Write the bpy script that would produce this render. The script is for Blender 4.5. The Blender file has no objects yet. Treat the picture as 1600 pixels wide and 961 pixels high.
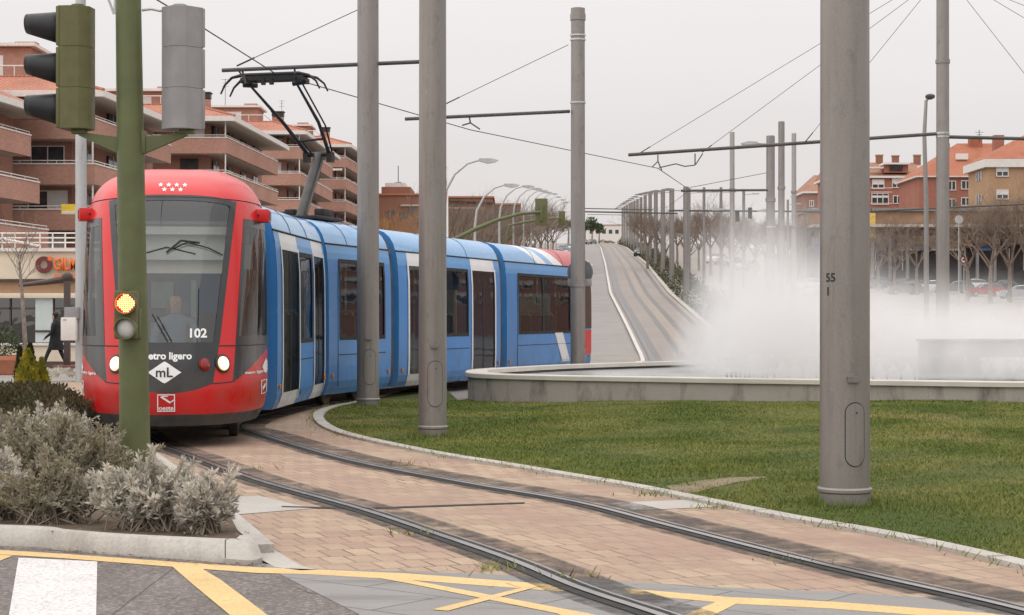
import bpy, bmesh, math, random
import numpy as np
from mathutils import Vector, Matrix
from mathutils.geometry import delaunay_2d_cdt
rnd = random.Random(7)
R = math.radians
S = bpy.context.scene
COL = S.collection
# ------------------------------------------------------------------ camera, sky, sun, exposure
FPX, CX, HY, CH = 2800.0, 800.0, 495.0, 1.6
cam = bpy.data.cameras.new("camera"); cam.lens = 63.0; cam.sensor_width = 36.0; cam.sensor_fit = 'HORIZONTAL'
cam.shift_y = (HY - 480.5) / 1600.0; cam.clip_end = 6000; cam.clip_start = 0.05
co = bpy.data.objects.new("camera", cam); COL.objects.link(co); co.location = (0, 0, CH); co.rotation_euler = (R(90), 0, 0)
S.camera = co
SUN_EL, SUN_AZ = 50.0, 242.0      # azimuth the light comes from, clockwise from +Y
world = bpy.data.worlds.new("World"); S.world = world; world.use_nodes = True
nt = world.node_tree; nt.nodes.clear()
out = nt.nodes.new('ShaderNodeOutputWorld'); bg = nt.nodes.new('ShaderNodeBackground')
sky = nt.nodes.new('ShaderNodeTexSky'); sky.sky_type = 'NISHITA'; sky.sun_disc = False
sky.sun_elevation = R(SUN_EL); sky.sun_rotation = R(SUN_AZ); sky.dust_density = 4; sky.air_density = 1.0
hs = nt.nodes.new('ShaderNodeHueSaturation'); hs.inputs['Saturation'].default_value = 0.12
nt.links.new(sky.outputs[0], hs.inputs['Color'])
# overcast layer: brighter overhead than at the horizon, faint streaks of cloud
tc = nt.nodes.new('ShaderNodeTexCoord'); sp = nt.nodes.new('ShaderNodeSeparateXYZ'); nt.links.new(tc.outputs['Generated'], sp.inputs[0])
cr = nt.nodes.new('ShaderNodeValToRGB'); nt.links.new(sp.outputs['Z'], cr.inputs[0])
e = cr.color_ramp.elements
e[0].position = 0.0; e[0].color = (0.80, 0.755, 0.74, 1)
e[1].position = 1.0; e[1].color = (1.0, 0.985, 0.985, 1)
m = e.new(0.16); m.color = (0.875, 0.845, 0.84, 1)
cn = nt.nodes.new('ShaderNodeTexNoise'); cn.inputs['Scale'].default_value = 2.2; cn.inputs['Detail'].default_value = 4
mp = nt.nodes.new('ShaderNodeMapping'); mp.inputs['Scale'].default_value = (1, 1, 6); nt.links.new(tc.outputs['Generated'], mp.inputs[0]); nt.links.new(mp.outputs[0], cn.inputs['Vector'])
cm = nt.nodes.new('ShaderNodeMapRange'); cm.inputs['From Min'].default_value = .3; cm.inputs['From Max'].default_value = .7; cm.inputs['To Min'].default_value = .955; cm.inputs['To Max'].default_value = 1.03
nt.links.new(cn.outputs[0], cm.inputs[0])
zb = nt.nodes.new('ShaderNodeMapRange'); zb.inputs['From Min'].default_value = .1; zb.inputs['From Max'].default_value = 1; zb.inputs['To Min'].default_value = 9.6; zb.inputs['To Max'].default_value = 18.5
nt.links.new(sp.outputs['Z'], zb.inputs[0])
mm = nt.nodes.new('ShaderNodeMath'); mm.operation = 'MULTIPLY'; nt.links.new(cm.outputs[0], mm.inputs[0]); nt.links.new(zb.outputs[0], mm.inputs[1])
vs = nt.nodes.new('ShaderNodeVectorMath'); vs.operation = 'SCALE'; nt.links.new(cr.outputs[0], vs.inputs[0]); nt.links.new(mm.outputs[0], vs.inputs['Scale'])
mx = nt.nodes.new('ShaderNodeMix'); mx.data_type = 'RGBA'; mx.inputs[0].default_value = 0.96
nt.links.new(hs.outputs[0], mx.inputs[6]); nt.links.new(vs.outputs[0], mx.inputs[7]); nt.links.new(mx.outputs[2], bg.inputs[0])
bg.inputs[1].default_value = 0.1
nt.links.new(bg.outputs[0], out.inputs[0])
sl = bpy.data.lights.new("sun", 'SUN'); sl.energy = 1.3; sl.angle = R(140); sl.color = (1, .96, .9)
so = bpy.data.objects.new("sun", sl); COL.objects.link(so)
d = Vector((math.sin(R(SUN_AZ)) * math.cos(R(SUN_EL)), math.cos(R(SUN_AZ)) * math.cos(R(SUN_EL)), math.sin(R(SUN_EL))))
so.rotation_euler = d.to_track_quat('Z', 'Y').to_euler(); so.location = (-20, -20, 40)
vsn = S.view_settings; vsn.view_transform = 'Standard'; vsn.look = 'None'; vsn.exposure = 0.0; vsn.gamma = 1; vsn.use_curve_mapping = False
cy = S.cycles
cy.use_denoising = True; cy.max_bounces = 6; cy.diffuse_bounces = 3; cy.glossy_bounces = 3; cy.transmission_bounces = 4
cy.transparent_max_bounces = 24; cy.volume_bounces = 3; cy.volume_step_rate = 1.0; cy.volume_max_steps = 96
cy.caustics_reflective = False; cy.caustics_refractive = False; cy.sample_clamp_indirect = 6
# ------------------------------------------------------------------ helpers
def P(px, py, Y): return Vector(((px - CX) / FPX * Y, Y, CH + (HY - py) / FPX * Y))
def G(px, py, z=0.0):
    Y = (CH - z) * FPX / (py - HY); return Vector(((px - CX) / FPX * Y, Y, z))
def ip(x, xs, ys): return float(np.interp(x, xs, ys))
def sstep(a, b, x):
    t = min(1, max(0, (x - a) / (b - a))); return t * t * (3 - 2 * t)
_hy = [-200, 62, 72, 84, 95, 104, 116, 130, 167, 250, 400, 570, 800, 1500, 4000]
_hm = [0, 0, -.40, -.85, -1.05, -.55, .35, 1.3, 3.7, 9.0, 17, 25, 32, 42, 60]
_hr = [0, 0, -.1, -.2, -.3, -.2, .1, .6, 2.4, 6.0, 12, 18, 26, 40, 60]
def H(x, y):
    m_ = sum(ip(y + k, _hy, _hm) for k in (-5, -2.5, 0, 2.5, 5)) / 5; r_ = sum(ip(y + k, _hy, _hr) for k in (-12, -6, 0, 6, 12)) / 5
    t = sstep(.11, .19, x / max(y, 1)); return m_ * (1 - t) + r_ * t

class B:
    def __init__(s): s.bm = bmesh.new()
    def face(s, pts, mi=0):
        f = s.bm.faces.new([s.bm.verts.new(p) for p in pts]); f.material_index = mi; return f
    def box(s, c, sz, rz=0, bev=0, mi=0, mat=None):
        n0 = len(s.bm.faces)
        M = (mat if mat is not None else Matrix.Translation(Vector(c)) @ Matrix.Rotation(rz, 4, 'Z')) @ Matrix.Diagonal((sz[0], sz[1], sz[2], 1))
        r = bmesh.ops.create_cube(s.bm, size=1, matrix=M)
        fs = {f for v in r['verts'] for f in v.link_faces}
        for f in fs: f.material_index = mi
        if bev:
            es = list({e_ for f in fs for e_ in f.edges})
            bmesh.ops.bevel(s.bm, geom=es, offset=bev, segments=2, profile=.6, affect='EDGES', clamp_overlap=True, material=mi)
        return s
    def tube(s, pts, r, n=8, cap=True, mi=0):
        pts = [Vector(p) for p in pts]; rs = r if isinstance(r, (list, tuple)) else [r] * len(pts)
        rings = []
        up = None
        for i, p in enumerate(pts):
            t = (pts[min(i + 1, len(pts) - 1)] - pts[max(i - 1, 0)]).normalized()
            if up is None or abs(up.dot(t)) > .98: up = Vector((0, 0, 1)) if abs(t.z) < .9 else Vector((0, 1, 0))
            a = t.cross(up).normalized(); b = a.cross(t).normalized(); up = b
            rings.append([s.bm.verts.new(p + (a * math.cos(2 * math.pi * k / n) + b * math.sin(2 * math.pi * k / n)) * rs[i]) for k in range(n)])
        for i in range(len(rings) - 1):
            for k in range(n):
                f = s.bm.faces.new((rings[i][k], rings[i][(k + 1) % n], rings[i + 1][(k + 1) % n], rings[i + 1][k])); f.material_index = mi
        if cap and n > 2:
            for q in (rings[0][::-1], rings[-1]):
                f = s.bm.faces.new(q); f.material_index = mi
        return s
    def lathe(s, prof, n=24, c=(0, 0, 0), mi=0, M=None):
        c = Vector(c); rings = []
        for (r, z) in prof:
            ring = []
            for k in range(n):
                p = Vector((r * math.cos(2 * math.pi * k / n), r * math.sin(2 * math.pi * k / n), z))
                if M is not None: p = M @ p
                ring.append(s.bm.verts.new(p + c))
            rings.append(ring)
        for i in range(len(rings) - 1):
            for k in range(n):
                f = s.bm.faces.new((rings[i][k], rings[i][(k + 1) % n], rings[i + 1][(k + 1) % n], rings[i + 1][k])); f.material_index = mi
        for q in (rings[0][::-1], rings[-1]):
            f = s.bm.faces.new(q); f.material_index = mi
        return s
    def prism(s, poly, z0, z1, mi=0, mtop=None):
        a = [s.bm.verts.new((p[0], p[1], z0)) for p in poly]; b = [s.bm.verts.new((p[0], p[1], z1)) for p in poly]
        n = len(poly)
        for i in range(n):
            f = s.bm.faces.new((a[i], a[(i + 1) % n], b[(i + 1) % n], b[i])); f.material_index = mi
        f = s.bm.faces.new(a[::-1]); f.material_index = mi
        f = s.bm.faces.new(b); f.material_index = mi if mtop is None else mtop
        return s
    def hprism(s, poly, y0, y1, mi=0):       # polygon in x,z extruded along y
        a = [s.bm.verts.new((p[0], y0, p[1])) for p in poly]; b = [s.bm.verts.new((p[0], y1, p[1])) for p in poly]
        n = len(poly)
        for i in range(n):
            f = s.bm.faces.new((a[i], b[i], b[(i + 1) % n], a[(i + 1) % n])); f.material_index = mi
        f = s.bm.faces.new(a); f.material_index = mi; f = s.bm.faces.new(b[::-1]); f.material_index = mi
        return s
    def grid(s, rows, mi=0, closed=False):
        vr = [[s.bm.verts.new(p) for p in r_] for r_ in rows]
        for i in range(len(vr) - 1):
            n = len(vr[i])
            for k in range(n if closed else n - 1):
                f = s.bm.faces.new((vr[i][k], vr[i][(k + 1) % n], vr[i + 1][(k + 1) % n], vr[i + 1][k])); f.material_index = mi
        return s
    def wall(s, pts, th, z0, z1, mi=0):     # thin wall along an open plan path, thickness to the left of travel
        pts = [Vector((p[0], p[1])) for p in pts]; inn = []
        for i, p in enumerate(pts):
            ns = []
            if i > 0: d_ = (pts[i] - pts[i - 1]).normalized(); ns.append(Vector((-d_.y, d_.x)))
            if i < len(pts) - 1: d_ = (pts[i + 1] - pts[i]).normalized(); ns.append(Vector((-d_.y, d_.x)))
            n_ = sum(ns, Vector((0, 0))); n_ = n_ / max(n_.length_squared, 1e-6) * len(ns) if len(ns) == 2 else ns[0]
            if len(ns) == 2: n_ = (ns[0] + ns[1]) / max(.3, 1 + ns[0].dot(ns[1]))
            inn.append(p + n_ * th)
        return s.prism(list(pts) + inn[::-1], z0, z1, mi)
    def ball(s, c, r, sc=(1, 1, 1), u=12, v=8, mi=0):
        q = bmesh.ops.create_uvsphere(s.bm, u_segments=u, v_segments=v, radius=r, matrix=Matrix.Translation(Vector(c)) @ Matrix.Diagonal((*sc, 1)))
        for f in {f for v_ in q['verts'] for f in v_.link_faces}: f.material_index = mi
        return s
    def done(s, name, mats, parent=None, ang=35, loc=None, norm=True):
        if norm: bmesh.ops.recalc_face_normals(s.bm, faces=s.bm.faces)
        me = bpy.data.meshes.new(name); s.bm.to_mesh(me); s.bm.free()
        return link(name, me, mats, parent, ang, loc)
def link(name, me, mats, parent=None, ang=35, loc=None):
    for m_ in (mats if isinstance(mats, (list, tuple)) else [mats]): me.materials.append(m_)
    if ang:
        me.shade_smooth(); me.set_sharp_from_angle(angle=R(ang))
    o = bpy.data.objects.new(name, me); COL.objects.link(o)
    if parent: o.parent = parent
    if loc is not None: o.location = loc
    return o
def np_mesh(name, V, F, mats, parent=None, ang=0):
    """V (n,3) and F (m,k) numpy arrays, k constant"""
    me = bpy.data.meshes.new(name); k = F.shape[1]
    me.vertices.add(len(V)); me.vertices.foreach_set('co', V.astype(np.float32).ravel())
    me.loops.add(F.size); me.loops.foreach_set('vertex_index', F.astype(np.int32).ravel())
    me.polygons.add(len(F)); me.polygons.foreach_set('loop_start', np.arange(0, F.size, k, dtype=np.int32))
    me.update(calc_edges=True); me.validate()
    return link(name, me, mats, parent, ang)
def thing(name, label, cat, loc=(0, 0, 0), rz=0, group=None):
    o = bpy.data.objects.new(name, None); COL.objects.link(o); o.location = loc; o.rotation_euler = (0, 0, rz); o.empty_display_size = .3
    return tag(o, label, cat, group)
def tag(o, label=None, cat=None, group=None, kind=None):
    if label: o['label'] = label
    if cat: o['category'] = cat
    if group: o['group'] = group
    if kind: o['kind'] = kind
    return o
def struct(o): o['kind'] = 'structure'; return o
def stuff(o): o['kind'] = 'stuff'; return o
def dup(o, loc=None, rz=None, label=None, group=None, parent=None, sc=None):
    c = o.copy(); COL.objects.link(c)
    if parent: c.parent = parent
    if loc is not None: c.location = loc
    if rz is not None: c.rotation_euler = (0, 0, rz)
    if sc is not None: c.scale = (sc, sc, sc) if not isinstance(sc, tuple) else sc
    if label: c['label'] = label
    if group: c['group'] = group
    for ch in [x for x in o.children]: dup(ch, parent=c)
    return c
def recolor(root, old, new):
    for o in [root] + list(root.children_recursive):
        if o.type != 'MESH': continue
        for sl_ in o.material_slots:
            if sl_.material == old: sl_.link = 'OBJECT'; sl_.material = new
# ------------------------------------------------------------------ materials
class N:
    def __init__(s, name):
        s.m = bpy.data.materials.new(name); s.m.use_nodes = True; s.t = s.m.node_tree; s.t.nodes.clear()
        s.out = s.new('OutputMaterial'); s.tc = s.new('TexCoord'); s.obj = s.tc.outputs['Object']
    def new(s, ty, **kw):
        n = s.t.nodes.new('ShaderNode' + ty)
        for k, v in kw.items(): setattr(n, k, v)
        return n
    def put(s, sock, v):
        if hasattr(v, 'is_output'): s.t.links.new(v, sock)
        elif v is not None:
            if isinstance(v, (tuple, list)) and len(v) == 3 and sock.type == 'RGBA': v = (*v, 1)
            sock.default_value = v
    def noise(s, scale, detail=3, vec=None, rough=.55, dist=0):
        n = s.new('TexNoise'); n.inputs['Scale'].default_value = scale; n.inputs['Detail'].default_value = detail; n.inputs['Roughness'].default_value = rough; n.inputs['Distortion'].default_value = dist
        s.put(n.inputs['Vector'], vec or s.obj); return n.outputs[0]
    def rng(s, v, a, b, c=0., d=1.):
        n = s.new('MapRange'); n.inputs['From Min'].default_value = a; n.inputs['From Max'].default_value = b; s.put(n.inputs['To Min'], c); s.put(n.inputs['To Max'], d); s.put(n.inputs[0], v); return n.outputs[0]
    def math(s, op, a, b=None):
        n = s.new('Math', operation=op); s.put(n.inputs[0], a)
        if b is not None: s.put(n.inputs[1], b)
        return n.outputs[0]
    def mix(s, f, a, b, mode='MIX'):
        n = s.new('Mix', data_type='RGBA', blend_type=mode); s.put(n.inputs[0], f); s.put(n.inputs[6], a); s.put(n.inputs[7], b); return n.outputs[2]
    def map(s, sc=(1, 1, 1), rz=0, vec=None, loc=(0, 0, 0)):
        n = s.new('Mapping'); n.inputs['Scale'].default_value = sc; n.inputs['Rotation'].default_value = (0, 0, rz); n.inputs['Location'].default_value = loc; s.put(n.inputs[0], vec or s.obj); return n.outputs[0]
    def bump(s, h, st=.3, dist=.02):
        n = s.new('Bump'); n.inputs['Strength'].default_value = st; n.inputs['Distance'].default_value = dist; s.put(n.inputs['Height'], h); return n.outputs[0]
    def fin(s, col, rough=.6, metal=0, nrm=None, spec=.4, coat=0, em=None, ems=0, sheen=0, alpha=None):
        p = s.new('BsdfPrincipled'); s.put(p.inputs['Base Color'], col); s.put(p.inputs['Roughness'], rough); s.put(p.inputs['Metallic'], metal)
        p.inputs['Specular IOR Level'].default_value = spec; p.inputs['Coat Weight'].default_value = coat; p.inputs['Coat Roughness'].default_value = .08
        if nrm: s.put(p.inputs['Normal'], nrm)
        if em: s.put(p.inputs['Emission Color'], em); p.inputs['Emission Strength'].default_value = ems
        if alpha is not None: s.put(p.inputs['Alpha'], alpha)
        s.t.links.new(p.outputs[0], s.out.inputs[0]); return s.m
def mul(c, k): return tuple(min(1, x * k) for x in c)
def plain(name, col, rough=.6, metal=0, var=.15, scale=4., bump=0, bscale=40, spec=.4, coat=0, fine=0):
    n = N(name); a = n.noise(scale, 4); c = n.mix(n.rng(a, .3, .7), mul(col, 1 - var), mul(col, 1 + var))
    if fine: c = n.mix(n.rng(n.noise(scale * 30, 2), .3, .7, 0, fine), c, mul(col, .5))
    r = n.rng(n.noise(scale * 2.3, 3), .3, .7, rough * .85, min(1, rough * 1.15))
    nb = n.bump(n.noise(bscale, 4), bump, .01) if bump else None
    return n.fin(c, r, metal, nb, spec, coat)
def emis(name, col, st, base=(.2, .2, .2)):
    n = N(name); return n.fin(base, .3, 0, None, .5, 0, col, st)
def facade_vec(n):
    g = n.new('NewGeometry'); s1 = n.new('SeparateXYZ'); n.put(s1.inputs[0], n.obj); vt = n.new('VectorTransform', vector_type='NORMAL', convert_from='WORLD', convert_to='OBJECT'); n.put(vt.inputs[0], g.outputs['True Normal'])
    s2 = n.new('SeparateXYZ'); n.put(s2.inputs[0], vt.outputs[0])
    f = n.math('GREATER_THAN', n.math('ABSOLUTE', s2.outputs['X']), n.math('ABSOLUTE', s2.outputs['Y']))
    mxf = n.new('Mix', data_type='FLOAT'); n.put(mxf.inputs[0], f); n.put(mxf.inputs[2], s1.outputs['X']); n.put(mxf.inputs[3], s1.outputs['Y'])
    cb = n.new('CombineXYZ'); n.put(cb.inputs[0], mxf.outputs[0]); n.put(cb.inputs[1], s1.outputs['Z']); return cb.outputs[0]
def brickm(name, c1, c2, mort, bw=.26, bh=.085, stain=.4):
    n = N(name); v = facade_vec(n); b = n.new('TexBrick'); n.put(b.inputs['Vector'], v)
    b.inputs['Scale'].default_value = 1; b.inputs['Brick Width'].default_value = bw; b.inputs['Row Height'].default_value = bh; b.inputs['Mortar Size'].default_value = .009; b.inputs['Mortar Smooth'].default_value = .3
    n.put(b.inputs['Color1'], c1); n.put(b.inputs['Color2'], c2); n.put(b.inputs['Mortar'], mort)
    c = n.mix(n.rng(n.noise(.35, 5), .35, .7, 0, stain), b.outputs[0], mul(c1, .55))
    return n.fin(c, .85, 0, n.bump(b.outputs['Fac'], -.3, .01), .2)
def tilem(name, col, pitch=.28):
    n = N(name); v = facade_vec(n); s1 = n.new('SeparateXYZ'); n.put(s1.inputs[0], v)
    w = n.math('ABSOLUTE', n.math('SINE', n.math('MULTIPLY', s1.outputs['X'], math.pi / pitch)))
    rows = n.math('FRACT', n.math('MULTIPLY', s1.outputs['Y'], 5.0))
    c = n.mix(n.rng(n.noise(6, 3), .3, .7), mul(col, .72), mul(col, 1.2))
    c = n.mix(n.rng(n.noise(.5, 4), .45, .75, 0, .45), c, mul(col, .5))
    c = n.mix(n.rng(w, 0, .35, .55, 0), c, mul(col, .35)); c = n.mix(n.rng(rows, 0, .2, .4, 0), c, mul(col, .4))
    return n.fin(c, .8, 0, n.bump(w, .6, .06), .2)
def glassm(name, tint, refl=.12, rough=.02):
    n = N(name); t = n.new('BsdfTransparent'); n.put(t.inputs[0], tint); g = n.new('BsdfGlossy'); g.inputs['Roughness'].default_value = rough; n.put(g.inputs[0], (.95, .95, .95))
    wv = n.bump(n.noise(1.3, 2), .04, .1); n.put(g.inputs['Normal'], wv)
    f = n.new('LayerWeight'); f.inputs['Blend'].default_value = .35
    fac = n.rng(f.outputs['Fresnel'], 0, 1, refl, .6); mxs = n.new('MixShader'); n.put(mxs.inputs[0], fac); n.t.links.new(t.outputs[0], mxs.inputs[1]); n.t.links.new(g.outputs[0], mxs.inputs[2]); n.t.links.new(mxs.outputs[0], n.out.inputs[0]); return n.m
BLUE = (.055, .235, .56); RED = (.60, .009, .011)
def paintm(name, col, rough=.28):
    n = N(name); s1 = n.new('SeparateXYZ'); n.put(s1.inputs[0], n.obj)
    dirt = n.math('MULTIPLY', n.rng(s1.outputs['Z'], .25, 1.1, .5, .06), n.rng(n.noise(3.0, 5), .35, .7, .1, 1))
    c = n.mix(n.rng(n.noise(.8, 3), .3, .7), mul(col, .93), mul(col, 1.07)); c = n.mix(dirt, c, (.17, .14, .115))
    return n.fin(c, n.rng(dirt, 0, .5, rough, .6), 0, n.bump(n.noise(2.2, 2), .03, .05), .35, .12)
M = {}
M['blue'] = paintm('blue_paint', BLUE); M['red'] = paintm('red_paint', RED, .24); M['white'] = paintm('white_paint', (.74, .74, .75)); M['lgrey'] = paintm('light_grey_paint', (.42, .43, .46))
M['black'] = paintm('black_paint', (.028, .029, .032), .22)
M['pale'] = plain('pale_interior', (.62, .64, .62), .6, var=.06)
M['rubber'] = plain('black_rubber', (.022, .022, .023), .75, var=.2)
M['bellow'] = plain('bellows_fabric', (.10, .098, .1), .8, var=.2)
M['skirt'] = plain('dark_skirt', (.075, .072, .07), .6, var=.25)
M['iron'] = plain('dark_iron', (.05, .047, .045), .55, .3, var=.3, scale=6)
M['glass'] = glassm('tinted_glass', (.46, .50, .475), .04)
M['wind'] = glassm('windscreen_glass', (.74, .79, .77), .05)
M['cabglass'] = glassm('cab_side_glass', (.50, .54, .51), .06)
M['olive'] = plain('olive_signal_paint', (.115, .112, .045), .5, var=.14, scale=7, fine=.12, bump=.06)
M['oliveg'] = plain('green_pole_paint', (.108, .122, .05), .5, var=.13, scale=5, fine=.12, bump=.06)
M['signalgrey'] = plain('grey_signal_plastic', (.27, .26, .262), .5, var=.1, scale=6, fine=.12)
M['matblack'] = plain('matt_black_visor', (.012, .012, .014), .45, var=.2)
def mastm(name, col):
    n = N(name); z = n.map((1, 1, .25))
    c = n.mix(n.rng(n.noise(3, 5, z), .3, .7), mul(col, .86), mul(col, 1.1)); c = n.mix(n.rng(n.noise(60, 3), .35, .7, 0, .22), c, mul(col, 1.5))
    c = n.mix(n.rng(n.noise(7, 6, n.map((1, 1, .5), loc=(3, 2, 1)), .7), .56, .70, 0, .5), c, mul(col, .55)); c = n.mix(n.rng(n.noise(5, 5, n.map((3, 3, .12), loc=(1, 4, 2)), .7), .52, .70, 0, .4), c, mul(col, .6)); c = n.mix(n.rng(n.noise(14, 6, n.map((1, 1, .7), loc=(9, 2, 5)), .75), .64, .72, 0, .5), c, mul(col, 1.7))
    return n.fin(c, .42, .45, n.bump(n.noise(90, 3), .08, .01), .4)
M['mast'] = mastm('mast_grey_paint', (.25, .228, .212)); M['mastfar'] = mastm('far_mast_paint', (.25, .235, .225)); M['galv'] = mastm('galvanised_steel', (.43, .43, .43))
M['arm'] = plain('cantilever_tube', (.085, .078, .074), .5, .3); M['wire'] = plain('dark_wire', (.06, .055, .055), .5, .4)
M['steel'] = plain('band_steel', (.5, .49, .48), .35, .8)
M['cream'] = plain('cream_render', (.70, .60, .47), .85, var=.08, scale=1.2, fine=.05)
M['offwhite'] = plain('off_white_paint', (.70, .66, .62), .7, var=.08)
M['terr'] = plain('terracotta', (.43, .17, .10), .8, var=.12)
M['dkglass'] = glassm('dark_shop_glass', (.10, .09, .09), .10)
M['brick'] = brickm('pink_brick', (.49, .26, .195), (.39, .195, .145), (.48, .34, .29))
M['brickred'] = brickm('red_brick', (.41, .16, .115), (.34, .13, .09), (.36, .22, .17))
M['bricktan'] = brickm('tan_brick', (.50, .315, .19), (.43, .265, .16), (.40, .28, .19))
M['brickbrown'] = brickm('brown_brick', (.34, .16, .105), (.28, .13, .09), (.28, .18, .14))
M['tile'] = tilem('roof_tile', (.47, .205, .14)); M['tilebrown'] = tilem('brown_roof_tile', (.36, .19, .125)); M['tileorange'] = tilem('orange_roof_tile', (.42, .16, .095))
M['window'] = plain('window_glass_far', (.05, .055, .06), .1, var=.4, scale=1.5, spec=.6)
M['shutter'] = plain('white_shutter', (.72, .70, .68), .6, var=.06)
M['awn'] = plain('cream_awning', (.62, .55, .47), .85, var=.1)
M['brown'] = plain('brown_metal', (.075, .05, .045), .5, var=.15)
M['tyre'] = plain('tyre', (.02, .02, .02), .8); M['carglass'] = plain('car_glass', (.025, .03, .033), .08, spec=.6); M['alloy'] = plain('alloy', (.4, .4, .41), .35, .7)
def carp(name, c): return plain(name, c, .25, 0, .05, 2, coat=.6)
CARS = [carp('car_white', (.72, .72, .72)), carp('car_silver', (.42, .43, .45)), carp('car_dark', (.05, .055, .06)), carp('car_blue', (.06, .09, .2)), carp('car_red', (.35, .03, .03)), carp('car_grey', (.16, .165, .17))]
M['skin'] = plain('skin', (.52, .30, .22), .55, var=.08); M['hair'] = plain('dark_hair', (.03, .022, .018), .6); M['coat'] = plain('black_coat', (.013, .013, .015), .85, var=.3); M['jeans'] = plain('dark_trousers', (.018, .018, .022), .85)
M['shirt'] = plain('driver_shirt', (.16, .2, .27), .8)
M['lampglass'] = plain('lamp_diffuser', (.55, .54, .52), .3)
M['bark'] = plain('pale_bark', (.23, .19, .16), .9, var=.3, scale=8, bump=.3); M['twig'] = plain('winter_twigs', (.205, .155, .12), .9, var=.35, scale=1.5)
M['twigor'] = plain('rusty_twigs', (.36, .19, .09), .9, var=.35, scale=1.0)
M['redlamp'] = emis('red_led', (1, .16, .05), 14, (.6, .1, .05))
# ------------------------------------------------------------------ ground and surfaces
def gmat(name, c1, c2, sc=1.0, fine=.3, rough=.9):
    n = N(name); c = n.mix(n.rng(n.noise(sc * .35, 6), .3, .7), c1, c2); c = n.mix(n.rng(n.noise(sc * 40, 3), .35, .7, 0, fine), c, mul(c1, .45))
    return n.fin(c, rough, 0, n.bump(n.noise(sc * 60, 4), .3, .01), .25)
M['ground'] = gmat('earth_and_pavement', (.25, .225, .205), (.33, .30, .27))
def asphaltm(name, col):
    n = N(name); v = n.new('TexVoronoi'); v.inputs['Scale'].default_value = 42; n.put(v.inputs['Vector'], n.obj)
    c = n.mix(n.rng(n.noise(.9, 6), .3, .7), mul(col, .8), mul(col, 1.2)); c = n.mix(n.rng(v.outputs['Color'], .45, .95, 0, .6), c, mul(col, 2.6))
    c = n.mix(n.rng(n.noise(75, 3), .54, .66, 0, .7), c, mul(col, .35)); c = n.mix(n.rng(n.noise(.8, 6, n.map((3, .4, 1), R(20)), .7), .5, .7, 0, .45), c, mul(col, .55)); c = n.mix(n.rng(n.noise(4, 7, n.map(loc=(1, 7, 0)), .75), .60, .68, 0, .5), c, mul(col, .45))
    cw = n.new('TexVoronoi', feature='DISTANCE_TO_EDGE'); cw.inputs['Scale'].default_value = .55; n.put(cw.inputs['Vector'], n.mix(.12, n.obj, n.noise(3, 5)))
    c = n.mix(n.rng(cw.outputs['Distance'], .0008, .0035, .7, 0), c, mul(col, .3))
    return n.fin(c, .85, 0, n.bump(n.noise(140, 4), .5, .01), .3)
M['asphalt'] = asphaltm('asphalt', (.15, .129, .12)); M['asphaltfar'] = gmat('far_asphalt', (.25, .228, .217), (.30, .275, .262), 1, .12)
def slabm():
    n = N('grey_slabs'); b = n.new('TexBrick'); n.put(b.inputs['Vector'], n.map(rz=R(38))); b.inputs['Scale'].default_value = 1; b.inputs['Brick Width'].default_value = 1.2; b.inputs['Row Height'].default_value = .6; b.inputs['Mortar Size'].default_value = .008
    n.put(b.inputs['Color1'], (.30, .285, .275)); n.put(b.inputs['Color2'], (.265, .25, .24)); n.put(b.inputs['Mortar'], (.11, .10, .095))
    c = n.mix(n.rng(n.noise(1.2, 6), .35, .7, 0, .4), b.outputs[0], (.22, .21, .205)); c = n.mix(n.rng(n.noise(120, 3), .4, .7, 0, .3), c, (.14, .135, .13)); c = n.mix(n.rng(n.noise(1.1, 6, n.map((.35, 3.2, 1), R(-25)), .7), .5, .68, 0, .55), c, (.13, .122, .115)); c = n.mix(n.rng(n.noise(5, 7, n.map(loc=(3, 3, 0)), .75), .60, .68, 0, .6), c, (.10, .092, .085))
    return n.fin(c, .85, 0, n.bump(n.noise(150, 3), .3, .01), .25)
M['slab'] = slabm()
def paverm():
    n = N('pink_pavers'); v = n.map(rz=R(-21)); b = n.new('TexBrick'); n.put(b.inputs['Vector'], v); b.inputs['Scale'].default_value = 1; b.inputs['Brick Width'].default_value = .17; b.inputs['Row Height'].default_value = .34; b.inputs['Mortar Size'].default_value = .010; b.inputs['Mortar Smooth'].default_value = .3; b.offset = .5; b.inputs['Bias'].default_value = -.1
    n.put(b.inputs['Color1'], (.48, .36, .25)); n.put(b.inputs['Color2'], (.34, .23, .175)); n.put(b.inputs['Mortar'], n.mix(n.rng(n.noise(1.7, 3), .38, .62), (.055, .04, .032), (.27, .185, .14)))
    c = n.mix(n.rng(n.noise(.45, 5), .35, .68, 0, .75), b.outputs[0], n.mix(n.rng(n.noise(9, 2), .3, .7), (.45, .345, .25), (.36, .265, .195)))
    c = n.mix(n.rng(n.noise(.8, 6, n.map(loc=(7, 3, 0))), .42, .66, 0, .65), c, (.32, .195, .16)); c = n.mix(n.rng(n.noise(70, 4), .42, .72, 0, .42), c, (.20, .145, .11))
    c = n.mix(n.rng(n.noise(2.2, 7, n.map((.6, 2, 1), loc=(1, 9, 0)), .7), .48, .68, 0, .6), c, (.235, .18, .14))
    h = n.math('ADD', b.outputs['Fac'], n.noise(8, 2))
    return n.fin(c, .85, 0, n.bump(h, -.35, .012), .25)
M['paver'] = paverm()
M['conc'] = plain('pale_concrete', (.44, .41, .375), .85, var=.12, scale=1.5, bump=.2, fine=.25)
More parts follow.
